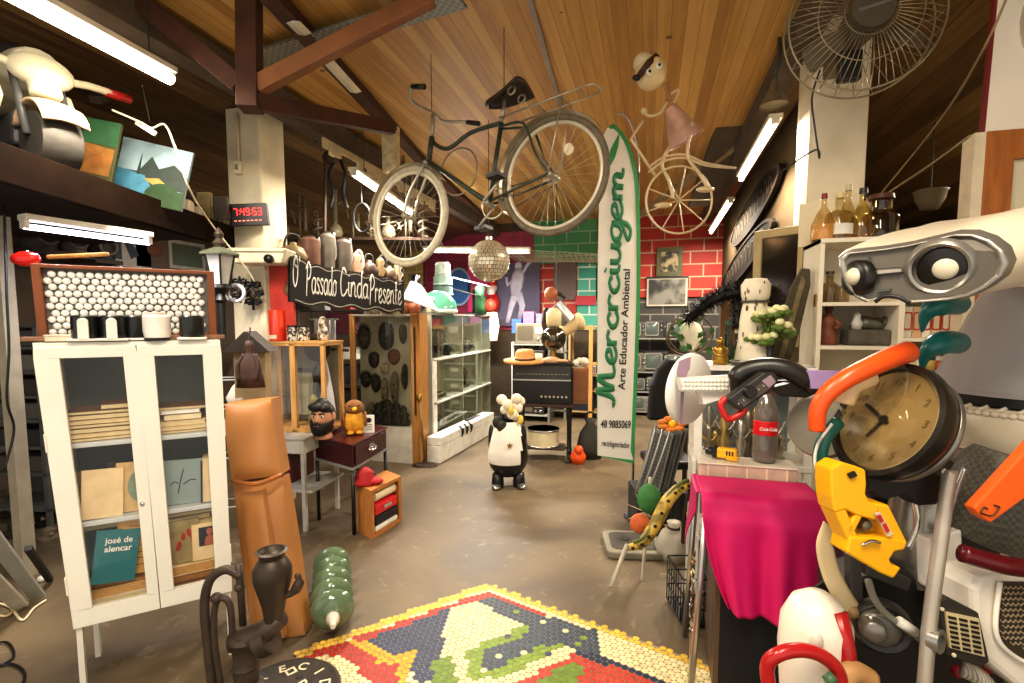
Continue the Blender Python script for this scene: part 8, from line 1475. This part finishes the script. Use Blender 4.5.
# neck bucket, drum, mask claws
cN = W(1032, 392, 1.62); HB3 = .335
nb = MB(RI @ Matrix.Translation(cN)).lathe([(.265, 0), (.268, .012), (.255, .02), (.135, HB3), (.0, HB3)], 48).build('neck_bucket', mat('#a3a0a2', .22, 0, .04, 3), rb, 50); MB(RI @ Matrix.Translation(cN)).lathe([(.25, -.03), (.26, -.028), (.26, 0), (.2, .0)], 48).build('dark_rim', BLACK, rb, 50)
MB(RI @ Matrix.Translation(cN - Vector((0, 0, .035)))).lathe([(.0, -.25), (.12, -.245), (.18, -.225), (.275, -.15), (.29, -.06), (.285, -.03), (.27, .0), (.2, .004)], 48).build('white_drum', mat('#c9bea8', .35, 0, .06, 3), rb, 50)
mb = MB(RI @ Matrix.Translation(cN - Vector((0, 0, .05))))
for k in range(90): a = 2 * pi * k / 90; mb.ball((.277 * cos(a), .277 * sin(a), .0), (.012, .012, .010), 7, m=5)
for k in range(40): a = 2 * pi * k / 40; mb.tube([(.275 * cos(a), .275 * sin(a), .008), (.265 * cos(a + .06), .265 * sin(a + .06), .022)], .006, 5)
mb.build('ruffled_trim', mat('#d9cfba', .5, 0, .12, 30), rb, True); MB(RI @ Matrix.Translation(cN - Vector((0, 0, .17)))).lathe([(.283, .0), (.292, .003), (.283, .006)], 48).build('drum_seam', mat('#b9ae98', .5), rb, True)
for y0 in (318, 357):
    KM().tube(spline([W(922, y0 + 14, 1.44), W(925, y0 - 1, 1.43), W(934, y0 - 11, 1.42), W(947, y0 - 15, 1.44), W(957, y0 - 14, 1.5)], 6), [.003 + .030 * min(1, i / 14) for i in range(25)], 14).build('teal_claw', TEAL, rb, True)
# wall clock chest piece
dc = 1.36; s_c = dc / F; cc = W(886, 420, dc); nC = (rt_ * -.90 + upv * .40 + fw_ * -.14).normalized()
uC = (upv - nC * upv.dot(nC)).normalized(); vC = nC.cross(uC).normalized()
AC = Matrix((uC, vC, nC)).transposed().to_4x4(); AC.translation = cc; AL = RI @ AC; Rc = 57 * s_c
def onC_(px, py): r_ = ray(px, py); p_ = CAM + r_ * ((cc - CAM).dot(nC) / r_.dot(nC)); q_ = AC.inverted() @ p_; return q_.x, q_.y
MB(AL).lathe([(0, -.055), (Rc * .92, -.055), (Rc * 1.0, -.045), (Rc * 1.07, -.01), (Rc * 1.05, .012), (Rc * .97, .016), (Rc * .93, .008), (Rc * .9, .0)], 56).build('clock_rim', mat('#1f1b17', .25), rb, 50)
cf = MB(AL).lathe([(0, .002), (Rc * .93, .002), (Rc * .93, -.005), (0, -.005)], 48).build('clock_dial', mat('#bfb190', .4, 0, .1, 4), rb); MB(AL).lathe([(Rc * .93, .012), (0, .014)], 48).build('clock_glass', glass('#f5efe0', .15), rb, True)
h0 = onC_(885.5, 420.5)
for hx, hy, w_ in ((868.5, 405.5, .0055), (868.5, 437, .0045)):
    h1 = onC_(hx, hy); MB(AL).tube([(h0[0] + (h0[0] - h1[0]) * .2, h0[1] + (h0[1] - h1[1]) * .2, .007), (h1[0], h1[1], .007)], w_, 6).build('clock_hand', DARK, cf)
MB(AL).cyl((h0[0], h0[1], .004), (h0[0], h0[1], .011), .011).build('hand_hub', DARK, cf)
up_l = (AC.to_3x3().inverted() @ upv); a0 = math.degrees(atan2(up_l.y, up_l.x))
for k in range(1, 13):
    a = R(a0 - 30 * k); text(str(k), .030, mat('#8f8468', .5), cf, AL @ T(Rc * .72 * cos(a), Rc * .72 * sin(a), .004) @ RZ(a0 - 90), 'clock_numeral', shear=.25)
MB(AL).lathe([(Rc * .96, -.07), (Rc * 1.0, -.06), (Rc * .96, -.05)], 48).build('chrome_band', mat('#8b877e', .3, .7), rb, True)
# orange handle, teal grip, grey funnel
ktube('orange_handle', [(908, 352, 1.36), (893, 357, 1.34), (872, 366, 1.33), (848, 378, 1.33), (828, 393, 1.34), (818, 410, 1.35), (817, 430, 1.36)], [.030, .020], mat('#e8581c', .3, 0, .1, 6)); ktube('cream_grip', [(870, 375, 1.37), (850, 385, 1.37), (842, 402, 1.38)], .03, mat('#e3c79a', .4))
ktube('teal_grip', [(838, 422, 1.42), (824, 440, 1.41), (820, 462, 1.41), (828, 480, 1.42), (836, 492, 1.43)], .019, mat('#0f5a4e', .35)); ktube('white_stripe', [(832, 424, 1.395), (818, 444, 1.385), (815, 464, 1.385), (822, 482, 1.395)], .004, WHITE)
disc('grey_funnel', W(818, 427, 1.55), 0, (-fw_ + rt_ * -1.2).normalized(), [(0, 0), (.09, 0), (.1, -.02), (.05, -.08), (0, -.09)], mat('#8b8475', .4, .3), rb)
# raised arm: purple card, iron handle, multimeter, red loop, foam disc hand
kslab('purple_card', [(808, 370), (849, 371), (838, 378), (820, 389), (812, 389)], 1.50, .02, mat('#a58fc0', .5), rb, .002); KM().tube([W(905, 400, 1.62), W(850, 384, 1.58), W(800, 386, 1.58), W(745, 388, 1.66)], .022, 10).build('arm_bar', BLACK, rb, True)
KM().tube(spline([W(738, 392, 1.60), W(737, 378, 1.59), (W(748, 370, 1.58)), W(770, 367, 1.56), W(790, 371, 1.54), W(808, 382, 1.53), W(814, 388, 1.53)], 6), [.022] * 6 + [.030] * 24 + [.026] * 7, 14).build('iron_handle', mat('#23211d', .35), rb, True); kslab('iron_sole', [(770, 388), (792, 383), (812, 385), (826, 390), (806, 398), (780, 396)], 1.53, .05, BLACK)
mmM = None
mm = kslab('multimeter', [(727, 399), (735, 393), (764, 372), (775, 372), (779, 378), (774, 389), (742, 411), (736, 408)], 1.50, .04, mat('#2b2925', .4), rb, .006); kslab('meter_face', [(737, 401), (764, 381), (771, 388), (744, 407)], 1.497, .004, mat('#4a4741', .4), mm, 0); kslab('meter_screen', [(762, 381), (771, 375), (776, 382), (769, 388)], 1.494, .004, mat('#8f7f88', .2), mm, 0); disc('range_dial', W(750, 392, 1.495), 0, nz, [(0, .012), (.017, .012), (.02, 0), (.02, -.006)], BLACK, mm); mb = KM()
for k in range(6):
    x, y = 738 + 5 * k, 403 - 3.6 * k
    mb.tube([W(x, y, 1.495), W(x + 1.2, y + 1.5, 1.495)], .0012, 4)
mb.build('printed_ticks', CREAM, mm)
ktube('red_loop', [(726, 398, 1.52), (721, 404, 1.52), (723, 412, 1.52), (728, 419, 1.52), (737, 416, 1.52), (744, 410, 1.52), (741, 403, 1.52)], .010, RED)
fdm = W(690, 389, 1.80); n_d = (rt_ * .60 + upv * -.13 + fw_ * -.79).normalized(); fdisc, AD = disc('foam_disc', fdm, 0, n_d, [(0, .012), (.118, .012), (.129, .004), (.129, -.012), (0, -.014)], mat('#eceae2', .5, 0, .04), rb, 50, 40)
wslab(KM(), [(680, 378), (735, 375), (740, 383), (736, 392), (684, 391)], 1.66, .05).build('bubble_wrap', mat('#e3e0d6', .3, 0, .05), rb); mb = KM()
for i in range(14):
    for j in range(3): mb.ball(W(684 + 3.9 * i, 381 + 4 * j, 1.658), (.006, .006, .006), 8, m=6)
mb.build('bubble_rows', mat('#f1eee4', .2), rb, True); kslab('foam_wedge', [(700, 391), (738, 390), (735, 396), (704, 405)], 1.68, .05, mat('#efece3', .5)); kslab('purple_patch', [(679, 361), (691, 357), (690, 369), (684, 379), (677, 374)], 1.70, .004, mat('#9b7f90', .5), rb, 0); kslab('purple_strip', [(681, 392), (684, 392), (683, 424), (680, 424)], 1.70, .004, mat('#7c6472', .5), rb, 0)
for x, y in ((671, 388), (671, 399), (673, 410)): disc('black_dot', W(x, y, 1.795), 0, n_d, [(0, .004), (.004, .003), (.004, 0)], BLACK)
# yellow drill body
YB = mat('#f0b20f', .35, 0, .06, 5); yb = wslab(KM(), [(831, 482), (831, 469), (842, 462), (856, 466), (866, 470), (867, 484), (866, 494), (870, 502), (879, 506), (878, 521), (858, 516), (846, 510), (835, 513), (832, 498)], 1.24, .07); wslab(yb, [(835, 512), (846, 508), (860, 541), (848, 541)], 1.242, .066); wslab(yb, [(874, 503), (889, 505), (908, 543), (890, 546)], 1.242, .068); wslab(yb, [(847, 553), (850, 537), (892, 538), (908, 542), (905, 550), (895, 552), (890, 560), (893, 566), (902, 568), (894, 579), (880, 573)], 1.238, .07); wslab(yb, [(856, 514), (864, 515), (851, 540), (846, 530)], 1.242, .06)
yb = yb.build('drill_housing', YB, rb, bevel=.005); kslab('black_button', [(848, 474), (855, 471), (858, 476), (851, 479)], 1.232, .006, BLACK, yb, .001); kslab('red_label', [(875, 514), (880, 512), (893, 534), (888, 537)], 1.232, .005, mat('#d8c9b0', .4), yb, 0); kslab('label_mark', [(877, 516), (881, 515), (884, 521), (881, 523)], 1.229, .003, RED, yb, 0); kslab('label_mark', [(883, 525), (886, 523), (890, 531), (887, 533)], 1.229, .003, RED, yb, 0)
disc('metal_knob', W(863, 524, 1.27), 0, nz, [(0, .02), (.012, .016), (.018, 0), (.018, -.02)], mat('#8c8272', .3, .8), yb); kslab('motor_side', [(838, 486), (862, 484), (868, 500), (840, 508)], 1.3, .05, BLACK, yb); ktube('silver_trigger', [(862, 545, 1.23), (872, 541, 1.23), (880, 543, 1.23)], .004, CHROME, yb)
# black body mass, bracket, speaker, cables
kslab('black_bracket', [(866, 470), (900, 466), (922, 468), (944, 476), (938, 505), (920, 506), (905, 496), (885, 500), (870, 492)], 1.36, .06, mat('#191714', .5), rb, .006)
kslab('torso_case', [(872, 482), (1000, 470), (1006, 700), (862, 700), (858, 590)], 1.66, .2, mat('#24211e', .5), rb, .01); kslab('lower_case', [(846, 585), (900, 565), (935, 590), (928, 700), (852, 700)], 1.50, .15, mat('#1d1b19', .45), rb, .01)
for k, pts in enumerate((((868, 560), (912, 580), (908, 592), (866, 575)), ((850, 556), (860, 548), (864, 600), (852, 606)))): kslab('ribbed_plate', pts, 1.45, .03, mat('#3a3835', .4), rb, .003)
MB(RI @ Matrix.Translation(W(922, 500, 1.55))).lathe([(0, -.25), (.09, -.25), (.095, -.1), (.08, .02), (.05, .08), (0, .09)], 26).build('steel_can', mat('#9a958a', .25, .8), rb, 50)
ktube('chrome_band', [(906, 470, 1.43), (914, 500, 1.42), (917, 525, 1.42), (908, 548, 1.43)], .008, CHROME)
spk, _ = disc('speaker_ring', W(882, 627, 1.42), 0, (nz - rt_ * .5).normalized(), [(.050, .012), (.064, .016), (.074, .006), (.076, -.02)], mat('#2b2826', .35), rb); disc('speaker_chrome', W(880, 628, 1.405), 0, (nz - rt_ * .5).normalized(), [(.030, .02), (.040, .018), (.050, .008), (.052, -.01)], mat('#77736c', .35, .6), spk); disc('speaker_cone', W(874, 630, 1.385), 0, (nz - rt_ * .5).normalized(), [(0, .02), (.024, .019), (.030, .012), (.031, -.03)], mat('#8c877f', .3, .7), spk)
ktube('grey_hose', [(868, 580, 1.36), (874, 598, 1.36), (885, 613, 1.36), (903, 627, 1.37), (921, 640, 1.40)], .009, mat('#8d8c7c', .5)); KM().tube([W(899, 621, 1.355), W(915, 632, 1.365)], .013, 12).build('white_plug', WHITE, rb, True)
ktube('steel_pole', [(950, 470, 1.32), (944, 515, 1.31), (938, 560, 1.30), (930, 620, 1.29), (924, 690, 1.28), (920, 745, 1.29)], .0165, mat('#b5ada0', .35, .5, .12, 14)); ktube('thin_rod', [(965, 468, 1.36), (955, 495, 1.36), (948, 520, 1.36)], .006, STEEL)
P_ = W(920, 745, 1.29); KM().cyl(P_, Vector((P_.x, P_.y, .0)), .0165).build('pole_foot', mat('#b5ada0', .35, .5), rb, True)
disc('pole_clamp', W(936, 640, 1.28), 0, (nz + rt_ * .6).normalized(), [(.018, .012), (.03, .012), (.03, -.012), (.018, -.012)], STEEL, rb)
kslab('white_box', [(930, 540), (962, 530), (964, 582), (934, 592)], 1.44, .08, mat('#e9e4da', .35), rb, .005); kslab('white_tab', [(945, 594), (962, 592), (962, 606), (947, 606)], 1.42, .05, mat('#dcd8ce', .4), rb, .004)
gp = kslab('terminal_plate', [(938, 602), (948, 597), (979, 613), (990, 662), (982, 668), (948, 656)], 1.30, .03, mat('#2f2a24', .5), rb, .004); kslab('cream_panel', [(946, 612), (979, 619), (985, 657), (950, 648)], 1.294, .006, mat('#cfbf94', .5), gp, 0); mb = KM()
for i in range(3):
    for j in range(7):
        x = 948.5 + 11 * i + .6 * j; y = 616 + 4.9 * j + 2.3 * i; wslab(mb, [(x, y), (x + 8, y + 1.7), (x + 8.4, y + 4.3), (x + .4, y + 2.6)], 1.2915, .003)
mb.build('slot_grid', BLACK, gp)
for x, y in ((942, 609), (954, 655)): disc('screw', W(x, y, 1.295), 0, nz, [(0, .003), (.005, .002), (.005, -.002)], CREAM, gp)
# grey rubber roll, orange lever, maroon bar, white heater with mesh
MB(RI @ Matrix.Translation(W(1004, 500, 1.46)) @ RX(0) @ RY(16)).lathe([(0, -.13), (.11, -.13), (.13, -.1), (.135, 0), (.13, .1), (.11, .13), (0, .13)], 30).build('rubber_roll', pattern('checker', '#4c483f', '#625d52', 90, .6), rb, 50)
ol = kslab('orange_lever', [(1040, 436), (974, 508), (980, 516), (991, 523), (1040, 488)], 1.24, .03, mat('#f0681c', .4, 0, .06), rb, .004); mb = KM()
for a, b in (((984, 507), (980, 513)), ((980, 513), (990, 516)), ((984, 507), (988, 509)), ((994, 505), (1000, 507)), ((1000, 507), (994, 515)), ((994, 515), (990, 516))): mb.tube([W(*a, 1.237), W(*b, 1.237)], .0018, 4)
mb.build('stamped_mark', DARK, ol)
ktube('maroon_bar', [(962, 553, 1.30), (985, 560, 1.29), (1010, 566, 1.28), (1045, 570, 1.28)], .024, mat('#5d0f18', .25)); 
wh = KM(); wslab(wh, [(973, 590), (980, 577), (995, 573), (1050, 578), (1060, 700), (1020, 690), (985, 660), (975, 630)], 1.33, .12); wh.build('heater_shell', mat('#e6dfd2', .3, 0, .05), rb, bevel=.015)
hm = kslab('heater_mesh', [(1002, 582), (1050, 582), (1052, 672), (1012, 655), (997, 640), (996, 630)], 1.326, .012, mat('#3d3327', .5), rb, 0); mb = KM()
for i in range(11):
    for j in range(14):
        x, y = 1000 + i * 5 + (j % 2) * 2.5, 586 + j * 5.6
        if y < 634 + (x - 997) * .62: mb.tube([W(x, y, 1.322), W(x + 3, y + 3, 1.320), W(x + 6, y, 1.322)], .002, 4)
mb.build('mesh_wires', mat('#b7a68c', .4, .5), hm); ktube('mesh_border', [(1000, 582, 1.32), (996, 632, 1.32), (1014, 656, 1.32), (1050, 672, 1.32)], .006, mat('#efe9dc', .3))
ktube('ribbed_hose', [(962, 668, 1.40), (980, 678, 1.38), (995, 700, 1.38)], .024, pattern('wave', '#8d8578', '#c9c1b0', 40)); ktube('red_pipe', [(955, 672, 1.43), (1000, 668, 1.44), (1030, 690, 1.44)], .016, mat('#a3202a', .4))
for px in (872, 995):
    P_ = W(px, 690, 1.72); KM().cyl(P_, Vector((P_.x, P_.y, 0)), .045, .055).build('leg', mat('#2b2926', .5), rb, True)
# white canister cleaner with red tube on a stool at the robot's feet
vc_p = W(815, 640, 1.42); vc = thing('vacuum_cleaner', 'white rounded appliance shell with red curved tube below the pink cloth corner', 'appliance', fr(Vector((vc_p.x, vc_p.y, 0)))); VI = vc.matrix_world.inverted(); z0 = vc_p.z
def VM(): return MB(VI)
MB().lathe([(0, z0 - .26), (.07, z0 - .25), (.085, z0 - .15), (.095, z0 - .02), (.09, z0 + .06), (.065, z0 + .115), (.03, z0 + .14), (0, z0 + .145)], 30, RY(0)).build('white_shell', mat('#e9e2d2', .3, 0, .05), vc, True)
MB().ball((-.045, -.078, z0 + .045), (.018, .014, .028)).build('oval_button', mat('#d8d2c4', .3), vc, True); MB().ball((-.02, -.09, z0 - .06), (.02, .012, .026)).build('oval_button', mat('#d8d2c4', .3), vc, True)
VM().tube(spline([W(772, 700, 1.30), W(767, 668, 1.30), W(777, 655, 1.29), W(800, 650, 1.29), (W(822, 656, 1.29)), W(838, 672, 1.29), W(842, 700, 1.29)], 6), .018, 14).build('red_tube', mat('#b01e1e', .25), vc, True); VM().tube([W(838, 612, 1.36), W(846, 650, 1.34), W(852, 720, 1.32)], .024, 14).build('red_tube', mat('#a51c1c', .25), vc, True)
MB().lathe([(0, 0), (.12, 0), (.12, .03), (.04, .05), (.035, z0 - .25), (.07, z0 - .24), (0, z0 - .24)], 24).build('stand_foot', DGREY, vc, 40); VM().tube([W(826, 682, 1.27), W(834, 676, 1.27)], .014, 10).build('green_cap', mat('#4a6a4a', .4), vc, True); VM().tube(spline([W(836, 690, 1.3), W(852, 672, 1.31), W(870, 680, 1.32)], 5), .028, 12).build('tan_hose', mat('#b58a58', .5), vc, True)
t = thing('leather_strap', 'cream curved strap hanging beside the pink cloth', 'strap', T(*W(838, 570, 1.5))); SI = t.matrix_world.inverted(); P_ = spline([W(829, 528, 1.52), W(825, 545, 1.48), W(830, 570, 1.46), W(840, 592, 1.45), W(853, 612, 1.45)], 6); MB(SI).tube(P_, .028, 10, flat=tuple(fw_)).build('strap_band', mat('#d8c49a', .5, 0, .1), t, True); MB(SI).ball(P_[-1], (.02, .02, .02)).build('strap_end', mat('#a88a5a', .5), t, True)
o = MB().slab([(0, 0), (.1, .03), (.09, -.02), (.02, -.03)], -.004, .004).build('pointed_shard', BLACK, None); tag(o, 'dark pointed shard sticking out over the pink cloth\'s corner', 'shard', FW(810, 590, 1.5, 0, 0, -20))
